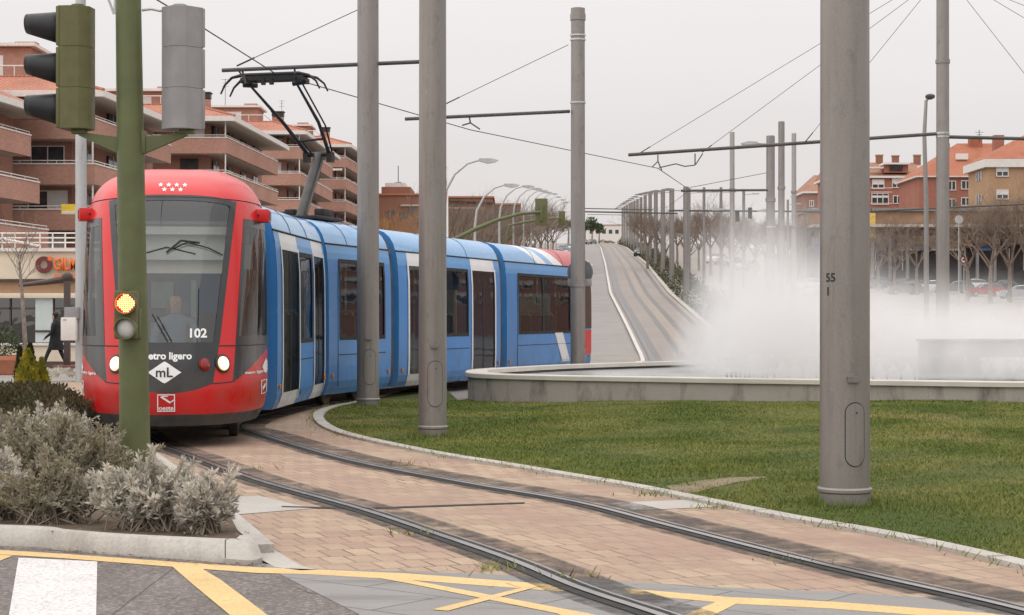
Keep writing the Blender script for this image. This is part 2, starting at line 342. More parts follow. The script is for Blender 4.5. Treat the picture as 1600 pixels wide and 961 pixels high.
M['kerb'] = (lambda n: n.fin(n.mix(n.rng(n.noise(2.2, 7, n.map((2.5, .7, 1), R(-35)), .7), .5, .68, 0, .5), n.mix(n.rng(n.noise(40, 4), .4, .7, 0, .35), n.mix(n.rng(n.noise(1.6, 4), .3, .7), (.40, .37, .335), (.50, .47, .43)), (.27, .245, .215)), (.26, .235, .205)), .85, 0, n.bump(n.noise(45, 5), .4, .015), .25))(N('kerb_stone'))
def worn(name, col, under, thr):
    n = N(name); c = n.mix(n.rng(n.noise(2, 4), .3, .7), mul(col, .9), mul(col, 1.05)); w = n.rng(n.noise(42, 6, rough=.8), thr, thr + .10, 0, .75); w2 = n.rng(n.noise(3.1, 6, rough=.7), .58, .7, 0, .6)
    return n.fin(n.mix(n.math('MAXIMUM', w, w2), c, under), .75, 0, n.bump(n.noise(120, 3), .3, .01), .3)
M['yellow'] = worn('yellow_road_paint', (.68, .47, .21), (.33, .27, .20), .52); M['whitep'] = worn('white_road_paint', (.66, .635, .63), (.30, .275, .27), .50)
def bedm():
    n = N('stained_bitumen'); a = n.rng(n.noise(2.6, 8, rough=.8), .38, .64, .05, .95); c = n.mix(n.rng(n.noise(30, 3), .3, .7), (.062, .056, .052), (.115, .103, .095))
    return n.fin(c, .8, 0, n.bump(n.noise(40, 4), .4, .02), .2, alpha=a)
M['bed'] = bedm()
M['rail'] = plain('rail_steel', (.36, .345, .34), .32, .85, var=.15, scale=3, fine=.2); M['groove'] = plain('rail_groove', (.022, .021, .02), .8)
def lawnm(k=1.0, name='lawn_soil'):
    n = N(name); c = n.mix(n.rng(n.noise(.55, 6), .40, .62), mul((.072, .094, .022), k), mul((.15, .15, .045), k)); c = n.mix(n.rng(n.noise(.28, 6, n.map(loc=(4, 1, 0)), .65), .56, .68, 0, .75), c, mul((.25, .19, .085), k))
    c = n.mix(n.rng(n.noise(22, 2), .35, .7, 0, .5), c, mul((.075, .105, .022), k)); return n.fin(c, .8, 0, None, .15)
M['lawn'] = lawnm(.75); M['grass'] = lawnm(1.6, 'grass_blades')
# terrain
ys = [-900, -300, -100, -30, 0, 20, 40, 55, 65, 75, 85, 95, 105, 115, 125, 135, 145, 155, 167, 180, 195, 210, 230, 250, 275, 300, 330, 365, 400, 450, 500, 570, 650, 750, 900, 1200, 1600, 2400, 3800]
rows = []
for y in ys:
    w = max(60, abs(y) * 1.1); rows.append([(u * w, y, H(u * w, y) - .012) for u in [-1, -.7, -.5, -.4, -.3, -.22, -.16, -.11, -.07, -.04, 0, .03, .05, .07, .09, .11, .13, .15, .17, .19, .22, .26, .32, .4, .5, .7, 1]])
struct(B().grid(rows).done('ground', M['ground'], ang=60))
def flat(name, pts, m, z, px=True):
    q = [G(*p) if px else Vector((p[0], p[1], 0)) for p in pts]; b = B(); b.face([(p.x, p.y, z) for p in q]); bmesh.ops.triangulate(b.bm, faces=b.bm.faces[:]); o = b.done(name, m, ang=0)
    for p_ in o.data.polygons:
        if p_.normal.z < 0: p_.flip()
    return struct(o)
def drape(name, left, right, m, dz, ny=90, sub=3):
    """strip between two plan polylines given as (Y, X) tables"""
    y0, y1 = max(left[0][0], right[0][0]), min(left[-1][0], right[-1][0]); rows = []
    for i in range(ny + 1):
        y = y0 + (y1 - y0) * (i / ny) ** 1.6; a = ip(y, [p[0] for p in left], [p[1] for p in left]); b_ = ip(y, [p[0] for p in right], [p[1] for p in right])
        rows.append([(a + (b_ - a) * k / sub, y, H(a + (b_ - a) * k / sub, y) + dz) for k in range(sub + 1)])
    return struct(B().grid(rows).done(name, m, ang=60))
# near surfaces
SLAB_TOP = [(440, 885), (496, 890), (746, 898), (851, 902), (957, 909), (1145, 920), (1300, 926), (1620, 946), (2300, 985)]
flat('road', [(-900, 840), (0, 852), (150, 862), (330, 878), (408, 884), (430, 895), (560, 961), (900, 1300), (-900, 1300)], M['asphalt'], .004)
flat('slab_crossing', SLAB_TOP + [(2300, 1300), (895, 1300), (560, 961), (430, 895), (405, 882)], M['slab'], .006)
LEDGE = [(1900, 960), (1600, 882), (1400, 838), (1250, 812), (1100, 782), (1000, 762), (900, 745), (800, 728), (700, 712), (600, 692), (540, 677), (513, 664), (505, 652), (513, 643), (535, 636), (565, 630), (600, 620), (640, 609), (690, 602)]
LW = [G(*p) for p in LEDGE]
flat('paving', [(440, 885), (410, 850), (352, 792), (235, 700), (120, 640), (60, 618), (60, 600), (260, 588), (440, 590), (560, 592), (700, 594)] + [(690, 602), (640, 609), (600, 620), (565, 630), (535, 636), (513, 643), (505, 652), (513, 664), (540, 677), (600, 692), (700, 712), (800, 728), (900, 745), (1000, 762), (1100, 782), (1250, 812), (1400, 838), (1600, 882), (1900, 960)] + SLAB_TOP[::-1][:-1], M['paver'], .004)
for k, q in enumerate(([(345, 778), (405, 776), (487, 796), (362, 806)], [(945, 787), (1085, 782), (1165, 791), (995, 799)])):
    flat('concrete_slab', q, M['conc'], .008)
flat('pavement_edge', [(396, 846), (412, 850), (470, 886), (497, 892), (470, 893), (430, 888), (408, 876)], M['conc'], .0075)
# markings
def band(name, a, b_, m, z=.0075):   # px polylines: upper edge, lower edge
    return flat(name, list(a) + list(b_)[::-1], m, z)
band('road_marking', [(-300, 842), (0, 861), (100, 867), (265, 879), (400, 888), (480, 891), (640, 898), (850, 914), (893, 921)], [(-300, 848), (0, 868), (100, 874), (265, 887), (400, 897), (480, 899), (640, 908), (850, 924), (880, 926)], M['yellow'])
band('road_marking', [(975, 921), (1140, 935), (1300, 942), (1700, 972)], [(985, 930), (1140, 945), (1300, 953), (1700, 984)], M['yellow'])
band('road_marking', [(268, 884), (305, 884), (345, 908), (430, 972), (500, 1020)], [(262, 884), (268, 886), (300, 914), (370, 972), (420, 1020)], M['yellow'], .0082)
band('road_marking', [(600, 903), (640, 908), (920, 961), (1000, 980)], [(590, 905), (640, 914), (870, 961), (920, 980)], M['yellow'], .0090)
band('road_marking', [(800, 911), (845, 918), (700, 957)], [(790, 913), (815, 921), (675, 955)], M['yellow'], .0098)
band('road_marking', [(1135, 935), (1165, 938), (1120, 961), (1060, 990)], [(1118, 935), (1125, 940), (1075, 961), (1000, 990)], M['yellow'], .0082)
band('road_marking', [(-40, 866), (20, 870), (0, 878)], [(-40, 868), (-10, 873), (-40, 882)], M['yellow'], .0082)
flat('crosswalk_stripe', [(29, 873), (152, 879), (150, 975), (12, 975)], M['whitep'], .0075)
flat('crosswalk_stripe', [(-220, 862), (-110, 867), (-160, 975), (-320, 975)], M['whitep'], .0075)
# ------------------------------------------------------------------ rails
def smooth(pts, n=8):
    pts = [Vector((p[0], p[1])) for p in pts]; out = []
    for i in range(len(pts) - 1):
        p0, p1, p2, p3 = pts[max(i - 1, 0)], pts[i], pts[i + 1], pts[min(i + 2, len(pts) - 1)]
        for k in range(n):
            t = k / n; out.append(.5 * ((2 * p1) + (p2 - p0) * t + (2 * p0 - 5 * p1 + 4 * p2 - p3) * t * t + (3 * p1 - p0 - 3 * p2 + p3) * t ** 3))
    out.append(pts[-1]); return out
def offs(pts, d):
    o = []
    for i, p in enumerate(pts):
        t = (pts[min(i + 1, len(pts) - 1)] - pts[max(i - 1, 0)]).normalized(); o.append(p + Vector((t.y, -t.x)) * d)
    return o
J12, J23, J34, J45, JE = Vector((-4.69, 26.4)), Vector((-4.45, 31.68)), Vector((-3.44, 35.34)), Vector((-1.33, 41.88)), Vector((1.07, 48.7))
axis_far = [(-4.66, 25.3), (-4.82, 27.2), (-4.75, 29.2), J23, J34, J45, JE, (3.6, 55.5), (6.8, 66), (9.3, 80), (10.6, 100)]
TR = {'l': [G(1180, 1040), G(1050, 974), G(1019, 961), G(900, 921), G(800, 879), G(680, 837), G(563, 798), G(400, 752), G(300, 715), G(238, 692)],
      'r': [G(1900, 1046), G(1600, 958), G(1300, 889), G(1051, 826), G(900, 787), G(734, 758), G(563, 725), G(470, 700), G(400, 678)]}
ax = smooth(axis_far, 8)
RL = smooth([(p.x, p.y) for p in TR['l']] + [(p.x, p.y) for p in offs(ax, -.72)[2:]][::4], 6)
RR = smooth([(p.x, p.y) for p in TR['r']] + [(p.x, p.y) for p in offs(ax, .72)[2:]][::4], 6)
def strip(pts, a, b_, z, m, name, za=0, parent=None):
    A, Bq = offs(pts, a), offs(pts, b_); bb = B(); bb.grid([[(p.x, p.y, H(p.x, p.y) + z) for p in A], [(q.x, q.y, H(q.x, q.y) + z + za) for q in Bq]])
    o = bb.done(name, m, parent, ang=0)
    for p_ in o.data.polygons:
        if p_.normal.z < 0: p_.flip()
    return o
for pts, lab, wide in ((RL, 'grooved steel tram rail curving through the pavers, the one beside the planted island', .22), (RR, 'grooved steel tram rail curving through the pavers, the one beside the lawn', .34)):
    t = tag(strip(pts, -.028, .03, .020, M['rail'], 'tram_rail'), lab, 'rail', 'rails under the tram')
    strip(pts, .03, .036, .020, M['rail'], 'head_side', -.012, t)
    strip(pts, .036, .085, .0125, M['groove'], 'groove', 0, t); strip(pts, .085, .105, .0175, M['rail'], 'guard_lip', 0, t)
    strip(pts, -.10, -.028, .0135, M['groove'], 'rubber_seal', 0, t)
    struct(strip(pts, .105, .105 + wide, .0105, M['bed'], 'track_bed')); struct(strip(pts, -.20, -.10, .0105, M['bed'], 'track_bed'))
# drain slot across the track
flat('drain_slot', [(440, 792), (560, 795), (820, 786), (820, 788), (560, 797.5), (440, 794)], M['groove'], .0085)
# ------------------------------------------------------------------ lawn
FT_ZB, FT_ZT = .2, .56
def GF(px, py): return G(px, py, FT_ZT)
FL = [GF(*p) for p in [(1600, 597), (1440, 595), (1281, 593), (1130, 591), (1000, 589), (900, 587.5), (830, 586), (770, 584.5), (735, 582.5), (727, 580), (733, 577.5), (760, 575.5), (800, 573), (860, 570), (930, 567.5), (1000, 565.5)]]
FLOOP = [(p.x, p.y) for p in FL] + [(5.2, 43.6), (9, 45), (14, 44.5), (18, 41.5), (19.5, 37), (18, 32), (14, 29), (10.8, 28.1)]
lawn_poly = [(p.x, p.y) for p in LW] + [(-1.0, 33.4), (-.4, 35.5), (1.8, 40), (4.5, 44), (10, 46.5), (20, 46), (30, 40), (34, 25), (26, 14), (8, 8.8)]
LEL = [Vector((p.x, p.y)) for p in LW]
def edged(x, y):
    q = Vector((x, y)); best = 9e9
    for a, b_ in zip(LEL[:-1], LEL[1:]):
        ab = b_ - a; t = max(0, min(1, (q - a).dot(ab) / ab.length_squared)); best = min(best, (q - a - ab * t).length)
    return best
def lawnz(x, y): return .015 + .2 * sstep(0, 9, edged(x, y)) + .03 * (math.sin(x * 1.3 + y * .6) * math.sin(y * .9)) * sstep(.3, 3, edged(x, y))
def inpoly(x, y, poly):
    c = False; j = len(poly) - 1
    for i in range(len(poly)):
        xi, yi = poly[i][:2]; xj, yj = poly[j][:2]
        if (yi > y) != (yj > y) and x < (xj - xi) * (y - yi) / (yj - yi) + xi: c = not c
        j = i
    return c
gp = []
yy = 10.
while yy < 46:
    st = .45 if yy < 36 else 1.2; xx = -3.6
    while xx < 33:
        if inpoly(xx, yy, lawn_poly) and edged(xx, yy) > .2: gp.append((xx + rnd.uniform(-.1, .1), yy + rnd.uniform(-.1, .1)))
        xx += st if xx < 13 else 1.6
    yy += st
nv = len(lawn_poly)
cv = [Vector(p) for p in lawn_poly] + [Vector(p) for p in gp]
ov, oe, of, *_ = delaunay_2d_cdt(cv, [(i, (i + 1) % nv) for i in range(nv)], [], 1, 1e-5)
me = bpy.data.meshes.new('lawn'); me.from_pydata([(v.x, v.y, lawnz(v.x, v.y)) for v in ov], [], [f[::1] for f in of]); me.update()
lo = struct(link('lawn', me, M['lawn'], None, 80))
for p_ in me.polygons:
    if p_.normal.z < 0: p_.flip()
# kerb of the lawn: thin pale stone edge
kp = smooth([(p.x, p.y) for p in LW], 4)
def kerbline(pts, w, h, name, m, z0=0, side=1):
    A, Bq = offs(pts, 0), offs(pts, w * side); b = B(); b.grid([[(p.x, p.y, z0 - .02) for p in A], [(p.x, p.y, z0 + h) for p in A], [(p.x, p.y, z0 + h) for p in Bq], [(p.x, p.y, z0 - .02) for p in Bq]])
    for k in (0, -1): b.face([(A[k].x, A[k].y, z0 - .02), (A[k].x, A[k].y, z0 + h), (Bq[k].x, Bq[k].y, z0 + h), (Bq[k].x, Bq[k].y, z0 - .02)])
    return struct(b.done(name, m, None, 20))
kerbline(kp, .16, .035, 'kerb', M['kerb'], 0, -1)
# grass blades
pb = [G(1050, 768, .02), G(1090, 757, .03), G(1150, 746, .05), G(1190, 741, .06)]
rng_ = np.random.default_rng(3)
def blades(pts, hs, wd, lean):
    n = len(pts); a = rng_.uniform(0, 2 * np.pi, n); dx, dy = np.cos(a), np.sin(a); b = rng_.uniform(0, 2 * np.pi, n); lx, ly = np.cos(b) * lean * hs, np.sin(b) * lean * hs
    V = np.empty((n, 3, 3)); V[:, 0] = pts; V[:, 1] = pts; V[:, 2] = pts
    V[:, 0, 0] -= dx * wd; V[:, 0, 1] -= dy * wd; V[:, 1, 0] += dx * wd; V[:, 1, 1] += dy * wd; V[:, 2, 0] += lx; V[:, 2, 1] += ly; V[:, 2, 2] += hs
    return V.reshape(-1, 3), np.arange(3 * n).reshape(-1, 3)
# sample surface triangles
me.calc_loop_triangles()
tri = np.array([t.vertices for t in me.loop_triangles]); vco = np.array([v.co for v in me.vertices])
A0, B0, C0 = vco[tri[:, 0]], vco[tri[:, 1]], vco[tri[:, 2]]
cen = (A0 + B0 + C0) / 3; area = np.linalg.norm(np.cross(B0 - A0, C0 - A0), axis=1) / 2
vis = (cen[:, 0] > -cen[:, 1] * .31 - .6) & (cen[:, 0] < cen[:, 1] * .40 + 1.5) & (cen[:, 1] < 34)
dens = np.where(vis, 3400 * np.clip(13 / cen[:, 1], .35, 1), 0)
cnt = rng_.poisson(area * dens); idx = np.repeat(np.arange(len(tri)), cnt); u = rng_.random((len(idx), 2)); fl = u.sum(1) > 1; u[fl] = 1 - u[fl]
pt = A0[idx] + (B0 - A0)[idx] * u[:, :1] + (C0 - A0)[idx] * u[:, 1:]
patch = np.sin(pt[:, 0] * 1.7 + np.sin(pt[:, 1] * .9) * 2) * np.sin(pt[:, 1] * 1.1 + np.cos(pt[:, 0] * .8) * 1.7)
hgt = (.018 + .012 * np.clip(patch, -.6, 1)) * rng_.uniform(.5, 1.5, len(pt))
keep = np.ones(len(pt), bool)
for a_, b_ in zip(pb[:-1], pb[1:]):
    ab = np.array([b_.x - a_.x, b_.y - a_.y]); q = pt[:, :2] - np.array([a_.x, a_.y]); tt = np.clip((q @ ab) / (ab @ ab), 0, 1); dd = np.linalg.norm(q - tt[:, None] * ab, axis=1); keep &= ~((np.abs(q[:, 1] - tt * ab[1]) < np.interp(q[:, 0] + a_.x, [p.x for p in pb], [.5, .38, .22, .07])) & (tt > 0) & (tt < 1) & (rng_.random(len(pt)) < .66))
pt, hgt = pt[keep], hgt[keep]
V, F = blades(pt, hgt, rng_.uniform(.0025, .005, len(pt)) * np.clip(pt[:, 1] / 14, 1, 2.2), .8)
stuff(np_mesh('grass', V, F, M['grass']))
# weeds between pavers and along rails and kerb
wp = []
for c_, n_ in (((625, 728), 30), ((950, 755), 26), ((640, 836), 20), ((770, 892), 34), ((1080, 762), 60), ((1020, 776), 40), ((420, 735), 14), ((905, 905), 20), ((1120, 795), 40), ((1320, 825), 40), ((860, 738), 30), ((700, 716), 20), ((1240, 880), 14)):
    g_ = G(*c_)
    for _ in range(n_): wp.append((g_.x + rnd.gauss(0, .12), g_.y + rnd.gauss(0, .1), .008))
wp = np.array(wp); V, F = blades(wp, rng_.uniform(.02, .08, len(wp)), rng_.uniform(.004, .008, len(wp)), .9)
stuff(np_mesh('weeds', V, F, M['grass']))
# bare earth path worn in the lawn
pb = [G(1050, 768, .02), G(1090, 757, .03), G(1150, 746, .05), G(1190, 741, .06)]
M['dirt'] = gmat('bare_dirt', (.27, .21, .14), (.19, .15, .09), 4)
b = B(); pw_ = [.55, .42, .25, .08]; b.grid([[(p.x + .04 * math.sin(i * 9), p.y + w_ * t_, lawnz(p.x, p.y + w_ * t_) + .004 + .01 * (1 - abs(t_))) for i, (p, w_) in enumerate(zip(pb, pw_))] for t_ in (-1, -.5, 0, .5, 1)]); struct(b.done('path', M['dirt'], None, 60))
# ------------------------------------------------------------------ fountain
ft = thing('fountain', 'low round stone fountain basin with a pale coping on the lawn', 'fountain', (8, 36, FT_ZB))
def loc_loop(k, grow=0.0):
    c = Vector((8.5, 36)); return [((Vector(p) - c) * (1 + grow / max(1, (Vector(p) - c).length)) + c - Vector((8, 36))) for p in FLOOP]
def catloop(pts, n=4):
    o = []; m_ = len(pts)
    for i in range(m_):
        p0, p1, p2, p3 = pts[i - 1], pts[i], pts[(i + 1) % m_], pts[(i + 2) % m_]
        for k in range(n):
            t = k / n; o.append(.5 * ((2 * p1) + (p2 - p0) * t + (2 * p0 - 5 * p1 + 4 * p2 - p3) * t * t + (3 * p1 - p0 - 3 * p2 + p3) * t ** 3))
    return o
def fsurf():
    n = N('weathered_stone'); c = n.mix(n.rng(n.noise(1.5, 5), .3, .7), (.32, .29, .255), (.40, .36, .32))
    c = n.mix(n.rng(n.noise(1.6, 6, n.map((1, 1, .35)), .7), .5, .66, 0, .8), c, (.12, .105, .09)); return n.fin(c, .85, 0, n.bump(n.noise(30, 4), .3, .02), .2)
M['fwall'] = fsurf(); M['fcoping'] = plain('pale_coping', (.56, .52, .46), .8, var=.1, scale=1.4, fine=.15, bump=.1); M['fin'] = plain('wet_dark_stone', (.055, .05, .045), .35, var=.3)
def ring(b, rows): b.grid([[(p.x, p.y, z) for p in lp] for lp, z in rows], closed=True)
L0 = catloop(loc_loop(0)); Lin = catloop(loc_loop(0, -.42)); Lw = catloop(loc_loop(0, -.05)); Lin2 = catloop(loc_loop(0, -.36))
zt = FT_ZT - FT_ZB
b = B(); ring(b, [(Lw, -.35), (Lw, zt - .085)]); b.done('basin_wall', M['fwall'], ft, 40)
b = B(); ring(b, [(Lw, zt - .085), (L0, zt - .083), (L0, zt - .012), (catloop(loc_loop(0, -.015)), zt), (Lin, zt), (Lin, zt - .08), (Lin2, zt - .085)]); b.done('coping', M['fcoping'], ft, 30)
b = B(); ring(b, [(Lin2, zt - .085), (Lin2, -.12)]); b.done('basin_inner_wall', M['fin'], ft, 40)
n = N('rippled_water'); wz = n.bump(n.noise(9, 3, n.map((1, 1.6, 1))), .5, .05); M['water'] = n.fin(n.mix(n.rng(n.noise(1.2, 4), .3, .7), (.30, .31, .31), (.46, .47, .47)), .12, 0, wz, .6)
b = B(); b.face([(p.x + 8, p.y + 36, FT_ZB + zt - .13) for p in Lin2]); w_ = struct(b.done('water', M['water'], ang=0))
M['wall_dark'] = plain('wet_grey_stone', (.17, .165, .16), .6, var=.15)
t = thing('stone_wall', 'smooth grey stone block wall standing in the fountain behind the mist', 'wall', (12.2, 33.3, FT_ZB + .1)); 
a_, b_ = P(1440, 531, 32.9), P(1700, 533, 32.9)
B().box(((a_.x + b_.x) / 2 - 12.2, -.35, .42), (b_.x - a_.x, .5, .84), bev=.02).done('wall_block', M['wall_dark'], t)
B().box(((a_.x + b_.x) / 2 - 12.2, -.35, .865), (b_.x - a_.x + .06, .56, .05), bev=.01).done('cap_stone', M['wall_dark'], t)
# nozzles with their little fans of water
M['spray'] = (lambda n: (lambda a: n.fin((.9, .9, .9), .6, 0, None, .2, alpha=a))(n.rng(n.noise(60, 3, n.map((1, 1, .25))), .38, .58, .0, .85)))(N('water_spray'))
k_ = 0
for px in list(range(1136, 1200, 7)) + list(range(1210, 1640, 22)):
    py = ip(px, [1130, 1600], [587.5, 594.5]); Yn = (CH - (FT_ZT - .1)) * FPX / (py - HY) + .3; x_ = (px - CX) / FPX * Yn
    nz = B(); nz.tube([(x_ - 8, Yn - 36, zt - .16), (x_ - 8, Yn - 36, zt - .05)], .022, 8); nz.tube([(x_ - 8, Yn - 36, zt - .05), (x_ - 8, Yn - 36, zt - .02)], [.03, .015], 8)
    no = nz.done('nozzle', M['iron'], ft)
    jb = B()
    for q in range(3):
        aa = q * 1.05 + rnd.random(); c_, s_ = math.cos(aa) * .13, math.sin(aa) * .13
        jb.grid([[(x_ - 8, Yn - 36, zt - .02), (x_ - 8 + .001, Yn - 36, zt - .02)], [(x_ - 8 - c_, Yn - 36 - s_, zt + .2), (x_ - 8 + c_, Yn - 36 + s_, zt + .16)], [(x_ - 8 - c_ * 1.7, Yn - 36 - s_ * 1.7, zt + .3), (x_ - 8 + c_ * 1.7, Yn - 36 + s_ * 1.7, zt + .3)]])
    jb.done('jet', M['spray'], no, 0)
# mist over the fountain
n = N('mist'); sx = n.new('SeparateXYZ'); n.put(sx.inputs[0], n.obj); X_, Y_, Z_ = sx.outputs
nz1 = n.noise(.5, 3, n.map((1, 1, 1.3))); nz2 = n.noise(2.0, 3, n.map((1, 1, .8), loc=(3, 1, 2)))
wob = n.math('ADD', n.math('MULTIPLY', n.math('SUBTRACT', nz1, .5), 2.6), n.math('MULTIPLY', n.math('SUBTRACT', nz2, .5), .9))
hn = n.new('FloatCurve')
c_ = hn.mapping.curves[0]
pts_ = [(0, .0), (.03, .42), (.055, .76), (.11, .86), (.19, .74), (.31, .50), (.5, .44), (.75, .42), (1, .42)]
while len(c_.points) < len(pts_): c_.points.new(.5, .5)
for p_, q in zip(c_.points, pts_): p_.location = q
hn.mapping.update()
n.put(hn.inputs['Value'], n.rng(n.math('ADD', X_, n.math('MULTIPLY', wob, .22)), -6.2, 7.5))   # domain centre is x = 8.5
hh = n.math('MULTIPLY', hn.outputs[0], 3.9)
fz = n.math('DIVIDE', n.math('ADD', Z_, n.math('MULTIPLY', wob, .42)), n.math('MAXIMUM', hh, .02))
fall = n.rng(fz, 1.15, .15, 0, 1); fall = n.math('POWER', fall, 2.2)
fy = n.math('MULTIPLY', n.rng(Y_, -6.4, -5.2, 0, 1), n.rng(Y_, 6, 4, 0, 1))
dn = n.math('MULTIPLY', n.math('MULTIPLY', n.math('MULTIPLY', fall, fy), n.rng(X_, -6.2, -5.0, 0, 1)), .75)
dn = n.math('MULTIPLY', dn, n.rng(nz2, .36, .64, .35, 1.55))
pv = n.new('VolumePrincipled'); n.put(pv.inputs['Color'], (.90, .885, .88)); n.put(pv.inputs['Density'], dn); pv.inputs['Anisotropy'].default_value = 0.0
n.t.links.new(pv.outputs[0], n.out.inputs['Volume']); M['mist'] = n.m
mo = B().box((0, 0, 2.35), (16.5, 13, 4.7)).done('mist', M['mist'], None, 0, (9.5, 36, FT_ZT - .05)); stuff(mo)
# ------------------------------------------------------------------ planted island
ISZ = .13
isl = [(-500, 812), (0, 822), (90, 829), (180, 836), (300, 842), (352, 844), (385, 843), (396, 836), (362, 806), (318, 770), (228, 700), (128, 640), (60, 617), (-300, 606)]
ip_ = [G(p[0], p[1], ISZ) for p in isl]
M['soil'] = gmat('planter_soil', (.10, .072, .05), (.17, .125, .09), 6, .5)

ko = smooth([(p.x, p.y) for p in ip_[:8]], 5)
b = B(); b.prism([(p.x, p.y) for p in offs(ko, -.08)] + [(p.x, p.y) for p in ip_[8:]], 0.0, ISZ - .02); struct(b.done('planting_bed', M['soil'], None, 0))
kout = [G(x, y) for x, y in [(-500, 840), (0, 853.5), (90, 860), (180, 868), (300, 876), (352, 881), (392, 884), (410, 879)]]
ko2 = smooth([(p.x, p.y) for p in kout], 5)
b = B(); b.grid([[(p.x, p.y, ISZ - .06) for p in offs(ko, -.10)], [(p.x, p.y, ISZ) for p in offs(ko, -.09)], [(p.x, p.y, ISZ) for p in ko], [(p.x * .75 + q.x * .25, p.y * .75 + q.y * .25, ISZ - .012) for p, q in zip(ko, ko2)], [(q.x, q.y, .035) for q in ko2], [(q.x, q.y - .004, -.02) for q in ko2]])
b.face([(p.x, p.y, z) for p, z in ((offs(ko, -.1)[-1], -.02), (offs(ko, -.09)[-1], ISZ), (ko[-1], ISZ), ((ko[-1] * .75 + ko2[-1] * .25), ISZ - .012), (ko2[-1], .035), (ko2[-1], -.02))])
struct(b.done('kerb', M['kerb'], None, 50))
k3 = smooth([(ko[-1].x, ko[-1].y)] + [(p.x, p.y) for p in ip_[8:13]], 4); kerbline(k3, .14, .065, 'kerb', M['kerb'], 0, 1)
# ------------------------------------------------------------------ hill road, tram corridor
LK = [(58, 4.1), (75, 5.5), (100, 7.3), (167, 9.2), (250, 13.0), (400, 19.8), (570, 26.7), (640, 29.5)]; RK = [(58, 13.4), (75, 12.9), (100, 12.8), (167, 14.7), (250, 18.6), (400, 25.4), (570, 32.2), (640, 35)]
sh = lambda T, d_: [(y, x + d_) for y, x in T]
drape('road', [(50, -6)] + sh(LK, -9.5), [(50, 6)] + sh(LK, -.25), M['asphaltfar'], .02)
drape('track_paving', LK, RK, gmat('far_paving', (.29, .255, .23), (.345, .28, .235), .4, .2), .035)
drape('kerb', sh(LK, -.12), sh(LK, .1), plain('white_kerb', (.52, .50, .48), .8, var=.1), .12); drape('kerb', sh(RK, -.1), sh(RK, .3), M['kerb'], .12)
midl = [(y, a * .72 + b_ * .28) for (y, a), (_, b_) in zip(LK, RK)]; midr = [(y, a * .26 + b_ * .74) for (y, a), (_, b_) in zip(LK, RK)]
M['railfar'] = plain('far_rail', (.14, .13, .125), .4, .5)
for T in (midl, midr):
    for d_ in (-.72, .72): drape('track', sh(T, d_ - .16), sh(T, d_ + .2), M['railfar'], .05)
    drape('track_bed', sh(T, -.5), sh(T, .5), gmat('track_infill', (.27, .24, .22), (.31, .275, .25), .4, .25), .042)
M['bluerail'] = plain('blue_grey_guide', (.13, .15, .18), .5)
drape('track_edge', sh(LK, .35), sh(LK, .52), M['bluerail'], .1)
drape('road', [(70, 14), (130, 20), (250, 46), (420, 74)], [(70, 60), (130, 52), (250, 68), (420, 92)], M['asphaltfar'], .03)

# dark joints between kerb stones
def joints(pts, w, z, step, name='kerb_joint', prof=None):
    acc = 0; b = B()
    for i in range(1, len(pts)):
        acc += (pts[i] - pts[i - 1]).length
        if acc > step:
            acc = 0; t_ = (pts[i] - pts[i - 1]).normalized(); nn = Vector((t_.y, -t_.x)) * w
            q = [(pts[i].x + nn.x * a, pts[i].y + nn.y * a, zz) for a, zz in (prof or ((-.02, z), (1.02, z)))]
            for p0, p1 in zip(q[:-1], q[1:]):
                dx, dy = t_.x * .006, t_.y * .006; b.face([(p0[0] - dx, p0[1] - dy, p0[2] + .003), (p0[0] + dx, p0[1] + dy, p0[2] + .003), (p1[0] + dx, p1[1] + dy, p1[2] + .003), (p1[0] - dx, p1[1] - dy, p1[2] + .003)])
    return struct(b.done(name, M['groove'], None, 0))
joints(smooth([(p.x, p.y) for p in LW], 10), -.16, .035, .95)
b = B()
for k in (25,):
    for (p, q_) in ((ko[k], ko2[k]),):
        l_ = [(offs(ko, -.09)[k], ISZ), (p, ISZ), (p * .75 + q_ * .25, ISZ - .012), (q_, .035)]
        for (a, za), (c_, zc_) in zip(l_[:-1], l_[1:]): b.face([(a.x - .003, a.y, za + .003), (a.x + .003, a.y, za + .003), (c_.x + .003, c_.y, zc_ + .003), (c_.x - .003, c_.y, zc_ + .003)])
struct(b.done('kerb_joint', M['groove'], None, 0))
# dead leaves on the soil and in the gutter
lv = []
for _ in range(420):
    px_, py_ = rnd.uniform(-60, 390), rnd.uniform(790, 846); g_ = G(px_, py_, ISZ)
    if inpoly(g_.x, g_.y, [(p.x, p.y) for p in ip_]): lv.append((g_.x, g_.y, ISZ - .008))
for _ in range(160):
    px_ = rnd.uniform(-40, 420); py_ = ip(px_, [0, 150, 300, 400], [856, 864, 879, 884]) + abs(rnd.gauss(0, 2.2)); g_ = G(px_, py_); lv.append((g_.x, g_.y, .014))
V = np.empty((len(lv), 4, 3))
for i, p in enumerate(lv):
    a = rnd.uniform(0, 6.28); l_ = rnd.uniform(.008, .024); c_, s_ = math.cos(a) * l_, math.sin(a) * l_; V[i] = [(p[0] - c_, p[1] - s_, p[2]), (p[0] + s_ * .5, p[1] - c_ * .5, p[2] + .004), (p[0] + c_, p[1] + s_, p[2] + .006), (p[0] - s_ * .5, p[1] + c_ * .5, p[2] + .003)]
M['deadleaf'] = plain('dead_leaves', (.22, .15, .09), .9, var=.5, scale=9)
stuff(np_mesh('leaf_litter', V.reshape(-1, 3), np.arange(4 * len(lv)).reshape(-1, 4), M['deadleaf']))
